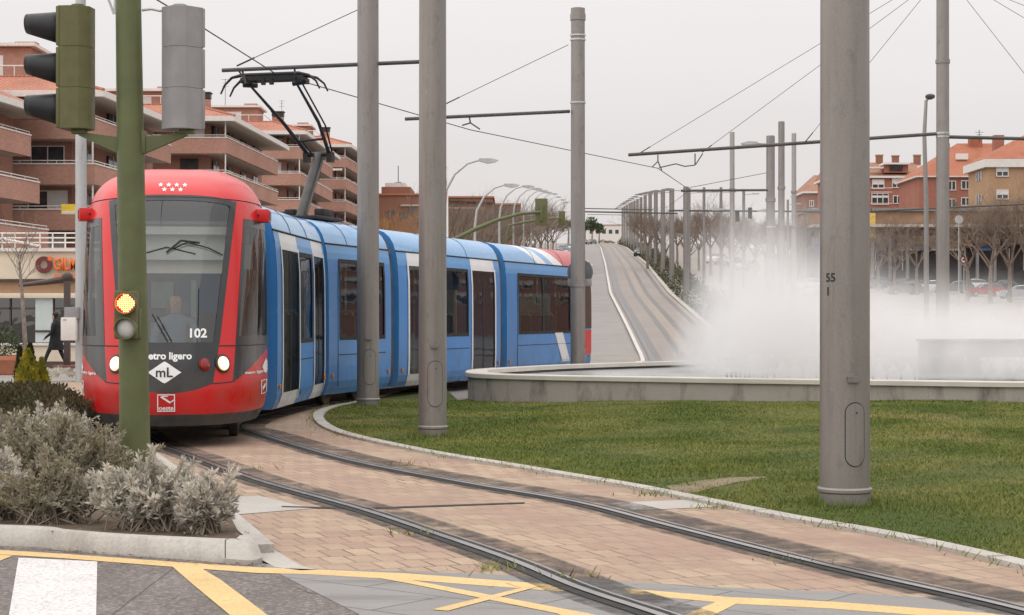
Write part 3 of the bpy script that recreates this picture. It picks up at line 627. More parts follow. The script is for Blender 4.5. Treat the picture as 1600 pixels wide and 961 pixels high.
# ------------------------------------------------------------------ tram
def sm(T, n=5, w=.06):
    xs = [p[0] for p in T]; ysv = [p[1] for p in T]
    return lambda z: sum(ip(z + k * w / n, xs, ysv) for k in range(-n, n + 1)) / (2 * n + 1)
CW = sm([(.28, 1.06), (.42, 1.16), (.7, 1.2), (1.6, 1.2), (2.4, 1.185), (2.85, 1.16), (3.06, 1.125), (3.2, 1.07), (3.34, .97), (3.45, .82), (3.53, .58)])
CF = sm([(.28, .16), (.42, .05), (.7, 0), (1.0, .04), (1.29, .13), (2.0, .40), (2.6, .66), (3.06, .92), (3.2, 1.06), (3.34, 1.3), (3.45, 1.65), (3.53, 2.1)])
REAR, SEN = 2.6, 2.5
def cpt(phi, z, off=0.0):
    w = CW(z); f = CF(z); s_, c_ = math.sin(phi), abs(math.cos(phi)); p = Vector((w * math.copysign(abs(s_) ** (2 / SEN), s_), f + (REAR - f) * (1 - c_ ** (2 / SEN)), z))
    if off:
        a = cpt(phi + .01, z) - cpt(phi - .01, z); b_ = cpt(phi, z + .01) - cpt(phi, z - .01); nn = a.cross(b_).normalized(); p = p + nn * off * (1 if nn.y < 0 or abs(nn.x) > .5 and nn.x * p.x > 0 else -1)
    return p
def xphi(x, z):
    r_ = min(1, abs(x) / CW(z)); return math.copysign(math.asin(r_ ** (SEN / 2)), x)
XW = lambda z: ip(z, [.66, .8, 1.29, 3.12], [.50, .525, .60, .80])
XP = lambda z: ip(z, [.7, .8, 1.25, 2.85, 3.1], [.75, .755, .79, .885, .9])
def swo(x):   # top edge of the red bumper against lateral position
    x = abs(x)
    return .68 + .11 * (x / .52) ** 2 if x < .52 else (.79 + .015 * (x - .52) / .24 if x < .76 else .805 + .40 * ((x - .76) / .44) ** 1.25)
ZTOP = lambda u: 3.13 - .07 * abs(u) ** 3
def patch(xl, xr, zlo, zhi, nu, nv_, off=0, b=None, mi=0):
    b = b or B(); rows = []
    for j in range(nv_ + 1):
        r_ = []
        for i in range(nu + 1):
            u = i / nu; t = j / nv_; zm = None
            z = 1.5
            for _ in range(3):
                x = xl(z) + (xr(z) - xl(z)) * u; z = zlo(u, x) + (zhi(u, x) - zlo(u, x)) * t
            r_.append(cpt(xphi(x, z), z, off))
        rows.append(r_)
    b.grid(rows, mi); return b
K = lambda v: (lambda *a: v)
def make_cab_car(tram, name, J, ang, L, label, live):
    rt = B()
    # ---- shell, red: pillars, bumper, roof, upper corners
    for s_ in (-1, 1):
        patch(lambda z: s_ * XW(z), lambda z: s_ * XP(z), lambda u, x: swo(x), lambda u, x: 3.06 if s_ else 0, 6, 26, 0, rt)
        patch(lambda z: s_ * XP(z), lambda z: s_ * CW(z) * .9999, K(2.85), K(3.06), 10, 4, 0, rt)
    rows = []
    phis = [R(-90 + 180 * i / 60) for i in range(61)]
    for j in range(9):
        rows.append([cpt(ph, .42 + (swo(1.2 * math.copysign(abs(math.sin(ph)) ** (2 / SEN), math.sin(ph))) - .42) * j / 8) for ph in phis])
    rt.grid(rows)
    rows = []
    for j in range(15):
        r_ = []
        for ph in phis:
            xx = 1.1 * abs(math.sin(ph)) ** (2 / SEN); zl = ZTOP(xx / .765) if xx < .765 else 3.06; t = (j / 14) ** .8; z = zl + (3.53 - zl) * t; r_.append(cpt(ph, z))
        rows.append(r_)
    rt.grid(rows)
    top = rows[-1]
    # straight part behind the curved nose
    prof = [(.42 + (3.53 - .42) * (i / 26) ** .85) for i in range(27)]
    for s_ in (-1, 1):
        zsB = swo(1.2)
        def sidep(z, y): return Vector((s_ * CW(z), y, z))
        def blk(y0, y1, z0, z1, mi, n_=8): rt.grid([[sidep(z0 + (z1 - z0) * j / n_, y0), sidep(z0 + (z1 - z0) * j / n_, y1)] for j in range(n_ + 1)], mi)
        blk(REAR, 3.0, .42, zsB, 0); blk(REAR, 3.0, 2.85, 3.06, 0); blk(3.0, 3.25, .42, 3.06, 1, 14)
        blk(3.25, L, .42, 1.16, 2); blk(3.25, L, 2.68, 3.06, 2); blk(3.25, 3.45, 1.16, 2.68, 2); blk(L - .2, L, 1.16, 2.68, 2)
        blk(REAR, 3.0, 1.25, 1.25001, 0, 1)
    zz = [3.06 + (3.53 - 3.06) * (j / 10) for j in range(11)]; ring_ = [(-CW(z), z) for z in zz] + [(CW(z), z) for z in zz[::-1]]
    rt.grid([[Vector((x, REAR, z)) for x, z in ring_], [Vector((x, 3.3, z)) for x, z in ring_]], 0); rt.grid([[Vector((x, 3.3, z)) for x, z in ring_], [Vector((x, L, z - .12 * (1 if abs(x) < 1 else .5))) for x, z in ring_]], 2)
    rt.face([p for p in top]);
    ring2 = [(-CW(z), z) for z in prof] + [(CW(z), z) for z in prof[::-1]]
    rt.face([Vector((x, L, z)) for x, z in ring2], 2)
    rt.grid([[Vector((x, y, .40)) for x in (-1.1, 0, 1.1)] for y in (1.2, L)], 3)
    car = rt.done(name, [M['red'], M['lgrey'], M['blue'], M['skirt']], tram, 40); car.location = J; car.rotation_euler = (0, 0, -ang)
    if label: car['label'] = label
    # ---- black mask, lower side panels, skirt
    b = B(); patch(lambda z: -XW(z), lambda z: XW(z), lambda u, x: swo(x), K(1.29), 24, 8, 0, b); b.done('front_mask', M['black'], car)
    for s_ in (-1, 1):
        b = B(); patch(lambda z: s_ * XP(z), lambda z: s_ * CW(z) * .9999, lambda u, x: min(1.24, swo(x)), K(1.25), 14, 5, 0, b)
        b.grid([[Vector((s_ * CW(z), y, z)) for y in (REAR, 3.0)] for z in (swo(1.2), 1.25)]); b.done('side_mask', M['black'], car)
        b = B(); patch(lambda z: s_ * XP(z), lambda z: s_ * CW(z) * .9999, K(1.25), K(2.85), 16, 12, 0, b); b.grid([[Vector((s_ * CW(1.25 + 1.6 * j / 8), y, 1.25 + 1.6 * j / 8)) for y in (REAR, 3.0)] for j in range(9)]); gl = b.done('side_glass', M['cabglass'], car)
        b = B(); patch(lambda z: s_ * XP(z), lambda z: s_ * CW(z) * .9999, K(1.25), K(1.36), 16, 1, .004, b); patch(lambda z: s_ * XP(z), lambda z: s_ * (XP(z) + .035), K(1.25), K(2.85), 1, 10, .004, b); patch(lambda z: s_ * XP(z), lambda z: s_ * CW(z) * .9999, K(2.74), K(2.85), 14, 1, .004, b); b.done('glass_border', M['black'], gl)
        b = B(); b.grid([[Vector((s_ * CW(1.16 + 1.52 * j / 6), y, 1.16 + 1.52 * j / 6)) for y in (3.45, L - .2)] for j in range(7)]); b.done('window', M['glass'], car)
    rows = [[cpt(ph, z) for ph in phis] + [] for z in (.28, .30, .36, .42)]
    b = B(); b.grid(rows); 
    for s_ in (-1, 1): b.grid([[Vector((s_ * CW(z), REAR, z)), Vector((s_ * CW(z), L, z))] for z in (.28, .36, .42)])
    b.face([cpt(ph, .28) for ph in phis]); b.done('skirt', M['skirt'], car)
    # ---- windscreen with its dark border
    b = B(); patch(lambda z: -XW(z), lambda z: XW(z), K(1.29), lambda u, x: ZTOP(2 * u - 1), 28, 26, 0, b); ws = b.done('windscreen', M['wind'], car, 60)
    b = B(); bw = .075
    for s_ in (-1, 1): patch(lambda z: s_ * XW(z), lambda z: s_ * (XW(z) - bw), K(1.29), lambda u, x: ZTOP(.97), 2, 26, .004, b)
    patch(lambda z: -XW(z), lambda z: XW(z), lambda u, x: ZTOP(2 * u - 1) - bw, lambda u, x: ZTOP(2 * u - 1), 28, 1, .0045, b); b.done('windscreen_border', M['black'], ws)
    # seams
    b = B()
    for s_ in (-1, 1):
        b.tube([cpt(xphi(s_ * (XW(1.27) + (1.2 - XW(1.27)) * i / 14), 1.245), 1.245, .003) for i in range(15)], .007, 4)
        b.tube([cpt(xphi(s_ * x, swo(x)), swo(x), .003) for x in [.52 + .26 * i / 6 for i in range(7)]], .006, 4)
    b.tube([cpt(R(-88 + 176 * i / 40), 3.10 - .03 * abs(math.sin(R(-88 + 176 * i / 40))) ** 2, .002) for i in range(41)], .006, 4); b.done('seam', M['rubber'], car, 0)
    # headlights, tail lamps
    for s_ in (-1, 1):
        x, z = s_ * .635, 1.03; c_ = cpt(xphi(x, z), z, .004); nn = (cpt(xphi(x, z), z, 1) - cpt(xphi(x, z), z)).normalized(); q = nn.to_track_quat('Z', 'Y').to_matrix().to_4x4(); q.translation = c_
        hl = B().lathe([(.115, -.03), (.118, .006), (.098, .012)], 24, M=q).done('headlight', M['black'], car)
        B().lathe([(.09, .006), (.086, .02), (.068, .028)], 24, M=q).done('reflector', M['headrim'] if live else M['lampglass'], hl); B().lathe([(.07, .02), (.06, .034), (.012, .04)], 24, M=q).done('lens', M['headlamp'] if live else M['lampglass'], hl)
        x, z = s_ * .425, 1.02; c_ = cpt(xphi(x, z), z, .002); q2 = q.copy(); q2.translation = c_
        B().lathe([(.08, -.02), (.078, .012), (.05, .024), (.01, .028)], 20, M=q2).done('tail_lamp', M['redlens'], car)
        # camera pod / marker box and triangular roof lamp
        pm = Matrix.Translation(Vector((s_ * 1.09, 1.85, 2.92))) @ Matrix.Rotation(R(-8) * s_, 4, 'Z')
        mb = B().box((0, 0, 0), (.27, .26, .17), bev=.02, mat=pm).done('mirror', M['red'], car)
        B().box((0, 0, 0), (.012, .17, .11), mat=pm @ Matrix.Translation((s_ * .137, 0, 0))).done('lens', M['redlens'], mb); B().lathe([(.016, -.14), (.014, -.133)], 10, M=pm @ Matrix.Rotation(R(90), 4, 'X') @ Matrix.Diagonal((1, 1, -1, 1))).done('camera_eye', M['rubber'], mb)
        b = B()
        tri_ = [cpt(s_ * R(a), z, .006) for a, z in ((70, 3.06), (84, 3.06), (86, 3.14), (73, 3.36))]; b.face(tri_); b.done('marker_panel', M['redlens2'], car, 0)
    # wipers
    b = B(); b.tube([cpt(xphi(.02, 2.42), 2.42, .03), cpt(xphi(.2, 2.50), 2.50, .05), cpt(xphi(.45, 2.44), 2.44, .03), cpt(xphi(.62, 2.36), 2.36, .02)], .010, 5); b.tube([cpt(xphi(-.05, 2.38), 2.38, .03), cpt(xphi(.12, 2.52), 2.52, .05), cpt(xphi(.34, 2.50), 2.50, .04)], .014, 5); b.tube([cpt(xphi(-.36, 2.36), 2.36, .015), cpt(xphi(-.05, 2.45), 2.45, .02), cpt(xphi(.3, 2.37), 2.37, .015)], .008, 5); 
    b.done('wiper', M['rubber'], car, 0); b = B(); b.tube([cpt(xphi(-.2, 1.62), 1.62, .02), cpt(xphi(-.02, 1.30), 1.30, .03)], .009, 5); b.tube([cpt(xphi(-.14, 1.60), 1.60, .02), cpt(xphi(.03, 1.30), 1.30, .03)], .007, 5); b.done('wiper', M['rubber'], car, 0)
    b = B(); b.box((0, 1.95, .72), (1.9, .5, .6), bev=.1); b.box((0, 1.45, 1.12), (1.7, .55, .26), bev=.09); b.done('dashboard', plain('dashboard', (.17, .19, .21), .6), car)
    b = B(); b.box((0, 2.55, 2.72), (1.9, .08, .26)); b.box((0, 2.95, 2.42), (2.0, .06, .34)); b.box((0, 2.3, 2.83), (1.9, .8, .04)); b.done('cab_bulkhead', M['pale'], car, 0); b = B(); b.box((-.55, 3.1, 1.3), (1.1, .05, 1.9)); b.box((.82, 3.1, 1.3), (.5, .05, 1.9)); b.box((.3, 3.3, 1.0), (.6, .05, 1.3)); b.done('cab_door_wall', M['cabdark'], car, 0); b = B(); b.box((-.22, 3.06, 1.9), (.30, .02, .36)); b.box((-.62, 3.06, 1.85), (.12, .02, .5)); b.box((.20, 3.06, 1.8), (.07, .02, .6)); b.box((.66, 3.06, 1.85), (.1, .02, .55)); b.box((-.3, 3.06, 1.42), (.16, .02, .2)); b.done('cab_door_window', M['seatgreen'], car, 0); b = B(); b.box((0, 2.55, 1.15), (.5, .12, .9), bev=.05); b.box((0, 2.53, 1.72), (.28, .1, .2), bev=.04); b.done('driver_seat', M['cabdark'], car)
    b = B(); b.box((0, 1.35, 2.70), (1.44, .05, .10)); b.box((0, 1.5, 2.48), (1.46, .04, .30)); b.done('sun_blind', M['pale'], car, 0); b = B(); b.box((0, 1.62, 2.26), (1.5, .04, .20)); b.done('blind_edge', M['offwhite'], car, 0)
    b = B(); b.box((0, 3.6, .38), (2.1, 3.0, .06)); b.done('floor', M['skirt'], car, 0)
    return car
def text_me(txt, size=1.0, bold=0.0, shear=0.0, align='CENTER'):
    cu = bpy.data.curves.new('lettering', 'FONT'); cu.body = txt; cu.size = size; cu.align_x = align; cu.align_y = 'CENTER'; cu.offset = bold; cu.shear = shear; cu.resolution_u = 3
    o = bpy.data.objects.new('lettering', cu); COL.objects.link(o); bpy.context.view_layer.update()
    me = bpy.data.meshes.new_from_object(o.evaluated_get(bpy.context.evaluated_depsgraph_get())); bpy.data.objects.remove(o); bpy.data.curves.remove(cu); return me
def decal_cab(car, name, me, x0, z0, m, off=.006, width=None, arc=False):
    vs_ = np.array([v.co[:2] for v in me.vertices]); 
    k = 1.0
    if width: k = width / (vs_[:, 0].max() - vs_[:, 0].min())
    bm = bmesh.new(); bm.from_mesh(me); bmesh.ops.triangulate(bm, faces=bm.faces[:])
    for _ in range(2):
        bmesh.ops.subdivide_edges(bm, edges=[e_ for e_ in bm.edges if e_.calc_length() * k > .035], cuts=1); bmesh.ops.triangulate(bm, faces=bm.faces[:])
    bm.to_mesh(me); bm.free()
    cxm = (vs_[:, 0].max() + vs_[:, 0].min()) / 2; cym = (vs_[:, 1].max() + vs_[:, 1].min()) / 2
    for v in me.vertices:
        x, z = x0 + (v.co.x - cxm) * k, z0 + (v.co.y - cym) * k; v.co = cpt(xphi(x, z), z, off)
    me.update(); return link(name, me, m, car, 0)
def poly_me(polys):
    me = bpy.data.meshes.new('shape'); V, F = [], []
    for p in polys: F.append(list(range(len(V), len(V) + len(p)))); V += [(x, y, 0) for x, y in p]
    me.from_pydata(V, [], F); me.update(); return me
def star(cx_, cy_, r): return [(cx_ + (r if k % 2 == 0 else r * .42) * math.sin(k * math.pi / 5), cy_ + (r if k % 2 == 0 else r * .42) * math.cos(k * math.pi / 5)) for k in range(10)]
M['cabdark'] = plain('cab_trim', (.16, .165, .165), .7, var=.2); M['seatgreen'] = plain('pale_green_rail', (.36, .48, .42), .5); M['headrim'] = emis('headlamp_rim', (1, .55, .22), 1.1, (.7, .6, .5)); M['headlamp'] = emis('headlamp_glow', (1, .93, .78), 9, (.8, .8, .8)); M['redlens'] = plain('red_lens', (.25, .012, .012), .15, var=.1, spec=.6); M['redlens2'] = plain('red_marker', (.55, .03, .035), .2, var=.1, spec=.6, coat=.5)
M['decal'] = plain('white_decal', (.80, .80, .80), .5, var=.03); M['decalblack'] = plain('black_decal', (.02, .02, .022), .5)
tram = thing('tram', 'five section blue and white light rail tram with a red nose', 'tram', (0, 0, 0))
ang1 = R(-8.3); f1 = Vector((math.sin(ang1), math.cos(ang1)))
L1 = 4.75; nose = Vector((-4.12, 21.5))
cab = make_cab_car(tram, 'cab_car', (nose.x, nose.y, 0), ang1, L1, 'red nosed front car with lit headlights', True)
decal_cab(cab, 'fleet_number', text_me('102', 1, .03), .345, 1.40, M['decal'], .008, .20)
decal_cab(cab, 'lettering', text_me('metro ligero', 1, .03), -.03, 1.115, M['decal'], .006, .60)
lg = decal_cab(cab, 'emblem', poly_me([[(-.20, 0), (-.16, .025), (-.03, .115), (0, .13), (.03, .115), (.16, .025), (.20, 0), (.16, -.025), (.03, -.115), (0, -.13), (-.03, -.115), (-.16, -.025)]]), -.05, .93, M['decal'], .006)
def barp(x0, y0, x1, y1): return [(x0, y0), (x1, y0), (x1, y1), (x0, y1)]
decal_cab(cab, 'emblem_letters', text_me('mL', 1, .012), -.05, .932, M['decalblack'], .012, .2)
fr = .012; q_ = .105
decal_cab(cab, 'operator_badge', poly_me([barp(-q_, -q_, q_, -q_ + fr), barp(-q_, q_ - fr, q_, q_), barp(-q_, -q_, -q_ + fr, q_), barp(q_ - fr, -q_, q_, q_), [(-.06, .075), (.02, .075), (.02, .088), (-.045, .088)], [(-.07, .07), (-.05, .085), (.05, .015), (.04, -.005)], [(.04, -.005), (.05, .015), (.098, .05), (.098, .03)]]), -.03, .565, M['decal'], .006)
decal_cab(cab, 'badge_lettering', text_me('oeste', 1, .02), -.03, .500, M['decal'], .007, .175)
decal_cab(cab, 'stars', poly_me([star(-.15 + .1 * k, .03, .036) for k in range(4)] + [star(-.10 + .1 * k, -.035, .036) for k in range(3)]), .0, 3.235, M['decal'], .006)
for s_ in (1, -1):
    decal_cab(cab, 'side_lettering', text_me('metro ligero', 1, .03), s_ * 1.03, .90, M['decal'], .006, .26)
    decal_cab(cab, 'side_emblem', poly_me([[(-.05, 0), (0, .10), (.05, 0), (0, -.10)]]), s_ * 1.165, .96, M['decal'], .006); decal_cab(cab, 'side_badge', poly_me([barp(-.04, -.09, .04, -.08), barp(-.04, .08, .04, .09), barp(-.04, -.09, -.03, .09), barp(.03, -.09, .04, .09), [(-.02, -.05), (.02, .0), (.02, .05), (-.02, 0)]]), s_ * 1.14, .70, M['decal'], .006)
# ---- body cars
PW = sm([(.22, 1.10), (.32, 1.16), (.5, 1.2), (1.6, 1.2), (2.3, 1.195), (2.7, 1.165), (2.9, 1.125)], 4, .05)
ROOF = [(1.125, 2.90), (1.11, 2.95), (1.075, 3.05), (1.0, 3.17), (.88, 3.27), (.68, 3.34), (.4, 3.375), (0, 3.385)]
def body_car(tram, name, Ja, Jb, wins, doors, roofmats, gap=.24, seats=()):
    ax_ = (Jb - Ja); L = ax_.length - 2 * gap; u = ax_.normalized(); o_ = Ja + u * gap; ang = math.atan2(u.x, u.y)
    rt = B()
    ycuts = sorted({0, L, .12, L - .12} | {a for w in wins + doors for a in (w[0], w[1])})
    zc = [.22, .32, .45, .9, 1.2, 1.5, 1.8, 2.1, 2.4, 2.62, 2.74, 2.9]
    zsill, zhead, zdoor = 1.2, 2.62, .45
    for s_ in (-1, 1):
        for i in range(len(ycuts) - 1):
            ya, yb = ycuts[i], ycuts[i + 1]; ym = (ya + yb) / 2
            inw = any(w[0] <= ym <= w[1] for w in wins); ind = any(w[0] <= ym <= w[1] for w in doors)
            for j in range(len(zc) - 1):
                za, zb_ = zc[j], zc[j + 1]; zm = (za + zb_) / 2
                if inw and zsill < zm < zhead: continue
                if ind and zdoor < zm < zhead: continue
                mi = 0
                if ind and zm > zhead and zm < 2.85: mi = 1
                if zm > 2.62 and zm < 2.85 and not ind: mi = 2
                if ind and zm < zdoor: mi = 1
                rt.grid([[Vector((s_ * PW(za), ya, za)), Vector((s_ * PW(za), yb, za))], [Vector((s_ * PW(zb_), ya, zb_)), Vector((s_ * PW(zb_), yb, zb_))]], mi)
    prof = [(PW(z), z) for z in (.22, .32, .45, .9, 1.5, 2.1, 2.4, 2.62, 2.9)]; ringp = prof + ROOF[1:] + [(-x, z) for x, z in ROOF[-2:0:-1]] + [(-x, z) for x, z in prof[::-1]]
    for y_ in (0, L): rt.face([Vector((x * .995, y_, z)) for x, z in ringp], 0)
    rt.grid([[Vector((x, 0, .24)), Vector((x, L, .24))] for x in (-1.1, 1.1)], 3)
    rt.grid([[Vector((x, .02, .42)), Vector((x, L - .02, .42))] for x in (-1.15, 1.15)], 3)
    rt.grid([[Vector((x, .02, 2.7)), Vector((x, L - .02, 2.7))] for x in (-1.15, 1.15)], 4)
    car = rt.done(name, [M['blue'], M['white'], M['blue2'], M['skirt'], M['pale']], tram, 40, None); car.location = (o_.x, o_.y, 0); car.rotation_euler = (0, 0, -ang)
    # roof fairing in panels with diagonal livery bands
    rb = B(); full = ROOF + [(-x, z) for x, z in ROOF[-2::-1]]
    cuts = [0] + [c_[0] for c_ in roofmats[1:]] + [L]; slant = [0] + [c_[2] if len(c_) > 2 else 0 for c_ in roofmats[1:]] + [0]
    for k, rm in enumerate(roofmats):
        rws = []
        for (x, z) in full:
            t = (z - 2.9) / .48
            rws.append([Vector((x, cuts[k] - slant[k] * t, z)), Vector((x, cuts[k + 1] - slant[k + 1] * t, z))])
        rb.grid(rws, rm[1])
    ro = rb.done('roof', [M['roofblue'], M['white'], M['roofred']], car, 40)
    b = B()
    for s_ in (-1, 1): b.tube([(s_ * 1.127, .0, 2.895), (s_ * 1.127, L, 2.895)], .018, 6)
    for y_ in [L * k / 3 for k in (1, 2)]: b.tube([(x * 1.002, y_, z + .002) for x, z in full], .005, 4)
    b.done('roof_seam', M['rubber'], ro, 0)
    for (a, c_, *rest) in wins:
        for s_ in (-1, 1):
            b = B(); zs = [zsill + (zhead - zsill) * k / 5 for k in range(6)]; b.grid([[Vector((s_ * (PW(z) - .012), a, z)), Vector((s_ * (PW(z) - .012), c_, z))] for z in zs]); w_ = b.done('window', M['glass'], car, 60)
            b = B()
            for (y0, y1) in ((a - .03, a + .05), (c_ - .05, c_ + .03)) + tuple((m_ - .03, m_ + .03) for m_ in rest): b.grid([[Vector((s_ * (PW(z) + .004), y0, z)), Vector((s_ * (PW(z) + .004), y1, z))] for z in zs])
            for (z0, z1) in ((zsill - .02, zsill + .05), (zhead - .05, zhead + .02)): b.grid([[Vector((s_ * (PW(z) + .005), a - .03, z)), Vector((s_ * (PW(z) + .005), c_ + .03, z))] for z in (z0, z1)])
            b.done('window_border', M['rubber'], w_, 0)
            b = B(); b.tube([(s_ * (PW(.9) + .002), a - .05, .92), (s_ * (PW(.9) + .002), c_ + .05, .92)], .008, 4); b.tube([(s_ * (PW(.9) + .002), a - .1, .36), (s_ * (PW(.9) + .002), a - .1, 2.6)], .006, 4); b.done('panel_seam', M['rubber'], car, 0)
    for (a, c_) in doors:
        for s_ in (-1, 1):
            zs = [zdoor + (zhead - zdoor) * k / 7 for k in range(8)]; b = B(); b.grid([[Vector((s_ * (PW(z) - .01), a, z)), Vector((s_ * (PW(z) - .01), c_, z))] for z in zs]); w_ = b.done('door', M['glass'], car, 60)
            b = B(); mid = (a + c_) / 2
            for y0, y1 in ((mid - .03, mid - .004), (mid + .004, mid + .03), (a + .05, a + .085), (c_ - .085, c_ - .05)): b.grid([[Vector((s_ * (PW(z) - .004), y0, z)), Vector((s_ * (PW(z) - .004), y1, z))] for z in zs])
            b.done('door_edge', M['rubber'], w_, 0)
            b = B()
            o_f = lambda z: s_ * (PW(z) + .012); zq = [.3] + zs; ya, yb, yc, yd = a - .05, a + .04, c_ - .04, c_ + .05; vl = [[b.bm.verts.new((o_f(z), y, z)) for y in (ya, yb, yc, yd)] for z in zq + [zhead + .06]]
            for i in range(len(vl) - 1):
                for k in (0, 2): b.bm.faces.new((vl[i][k], vl[i][k + 1], vl[i + 1][k + 1], vl[i + 1][k]))
            b.bm.faces.new((vl[-2][1], vl[-2][2], vl[-1][2], vl[-1][1]))
            b.done('door_frame', M['white'], w_, 0)
    for s_ in (-1, 1):
        for y_ in (.18, L - .18): B().box((s_ * (PW(.55) + .01), y_, .55), (.03, .05, .08), bev=.008).done('side_reflector', M['amber'], car)
    for (y_, x_) in seats:
        b = B(); b.box((x_, y_, .92), (.46, .46, .1), bev=.03); b.box((x_, y_ + .24, 1.28), (.46, .1, .72), bev=.04); b.box((x_, y_, .66), (.3, .3, .46)); b.done('seat', M['seat'], car, 40)
        b = B(); b.tube([(x_ - .2, y_ + .2, 1.62), (x_ - .14, y_ + .22, 1.7), (x_ + .14, y_ + .22, 1.7), (x_ + .2, y_ + .2, 1.62)], .025, 6); b.done('grab_handle', M['seatgreen'], car)
    b = B()
    for k in range(max(2, int(L / 1.6))):
        for s_ in (-.7, .7): b.tube([(s_, .6 + k * 1.55, .42), (s_, .6 + k * 1.55, 2.7)], .022, 6)
    b.done('grab_pole', M['seatgreen'], car)
    for k in range(int(L / 2)):
        B().box((-.6 if k % 2 else .2, 1.1 + k * 1.9, 1.55), (.9, .05, 1.3)).done('partition', M['seatgreen'] if k % 2 else M['pale'], car, 0)
    return car, L
M['blue2'] = paintm('blue_band', (.10, .31, .61)); M['roofblue'] = plain('roof_blue', (.17, .37, .64), .3, var=.06, scale=1.2, coat=.4, fine=.06); M['roofred'] = plain('roof_red', (.50, .13, .13), .4, var=.08, scale=2, fine=.1)
M['amber'] = plain('amber_lens', (.55, .20, .03), .3); M['seat'] = plain('seat_blue', (.10, .13, .18), .8); M['seatgreen'] = plain('pale_green_rail', (.36, .48, .42), .5)
c2, L2 = body_car(tram, 'door_car', J12, J23, [(2.15, 3.35)], [(.45, 2.0), (3.5, 4.65)], [(0, 0)], seats=((2.3, .75), (3.1, .75)))
c3, L3 = body_car(tram, 'centre_car', J23, J34, [(.55, 2.95, 2.3)], [], [(0, 0)], seats=((.9, .75), (1.7, .75), (2.4, .75)))
c4, L4 = body_car(tram, 'door_car', J34, J45, [(2.35, 4.15)], [(.55, 2.1), (4.4, 6.0)], [(0, 0)], seats=((2.7, .75), (3.5, .75), (2.7, -.75)))
c5, L5 = body_car(tram, 'rear_cab_car', J45, JE, [(.85, 4.9, 2.7)], [], [(0, 0), (2.5, 1, 1.1), (3.2, 0, 1.1), (3.75, 1, 1.1), (4.5, 2, 1.1)], gap=.24, seats=((1.4, .75), (2.2, .75), (3.2, .75), (4.0, .75)))
# rear end of the last car: red quarter with white pillar and marker box
b = B()
for s_ in (1, -1):
    for (y0, y1, mi) in ((5.25, 5.45, 0),): b.grid([[Vector((s_ * (PW(z) + .012), y0, z)), Vector((s_ * (PW(z) + .012), y1, z))] for z in (.3, .9, 1.5, 2.1, 2.6)], 0)
    b.grid([[Vector((s_ * (PW(.3 + .9 * t) + .006), 4.35 - .75 * t, .3 + .9 * t)), Vector((s_ * (PW(.3 + .9 * t) + .006), 5.0 - .75 * t, .3 + .9 * t))] for t in (0, .25, .5, .75, 1)], 0)
    b.grid([[Vector((s_ * (PW(z) + .006), 5.5, z)), Vector((s_ * (PW(z) + .006), L5, z))] for z in (.3, .7, 1.25)], 1)
    b.grid([[Vector((s_ * (PW(z) + .006), 4.95, z)), Vector((s_ * (PW(z) + .006), L5, z))] for z in (2.64, 2.9)], 1)
b.done('rear_livery', [M['white'], M['red']], c5, 0)
b = B()
for s_ in (1, -1): b.grid([[Vector((s_ * (PW(z) + .008), 5.47, z)), Vector((s_ * (PW(z) + .008), L5 + .01, z))] for z in (1.3, 1.7, 2.1, 2.62)])
b.done('side_glass', M['carglass'], c5, 0)
for s_ in (1, -1):
    mb = B().box((s_ * 1.26, 6.1, 2.72), (.24, .24, .17), bev=.02).done('mirror', M['red'], c5); B().box((s_ * 1.385, 6.1, 2.72), (.012, .16, .11)).done('lens', M['redlens'], mb)
# coloured and white bands over the doors and roof edge of the door cars
# bellows
for k, (J, a0, a1, prev) in enumerate(((nose + f1 * 5.0 + Vector((.06, 0)), ang1, .046, cab), (J23, .046, .27, c2), (J34, .27, .313, c3), (J45, .313, .34, c4))):
    am = (a0 + a1) / 2; u = Vector((math.sin(am), math.cos(am))); b = B(); rws = []
    prof = [(PW(z) - .10, z) for z in (.30, .6, 1.2, 1.8, 2.4, 2.8)] + [(x - .07, z - .05) for x, z in ROOF]
    ringp = prof + [(-x, z) for x, z in prof[-2::-1]]
    for i in range(13):
        t = -.27 + .54 * i / 12; sc_ = 1 - .03 * (i % 2); rws.append([Vector((J.x + u.x * t + u.y * x * sc_, J.y + u.y * t - u.x * x * sc_, .3 + (z - .3) * (1 - .008 * (i % 2)))) for x, z in ringp])
    b.grid(rws); b.done('bellows', M['bellow'], tram, 0)
# bogies
def bogie(parent, y, nm='bogie'):
    b = B(); b.box((0, y, .34), (1.9, 1.5, .18), bev=.03); b.box((.98, y, .33), (.08, 1.9, .2), bev=.03); b.box((-.98, y, .33), (.08, 1.9, .2), bev=.03); bo = b.done(nm, M['iron'], parent)
    for yy_ in (y - .8, y + .8):
        for s_ in (-1, 1):
            q = Matrix.Translation((s_ * .75, yy_, .30)) @ Matrix.Rotation(R(90), 4, 'Y'); B().lathe([(.1, -.07), (.29, -.065), (.295, .05), (.27, .066), (.2, .05), (.09, .055), (.06, .08)], 28, M=q).done('wheel', M['wheelsteel'], bo)
M['wheelsteel'] = plain('wheel_steel', (.14, .12, .11), .5, .6, var=.3)
bogie(cab, 3.3); bogie(c3, L3 / 2); bogie(c5, 2.6)
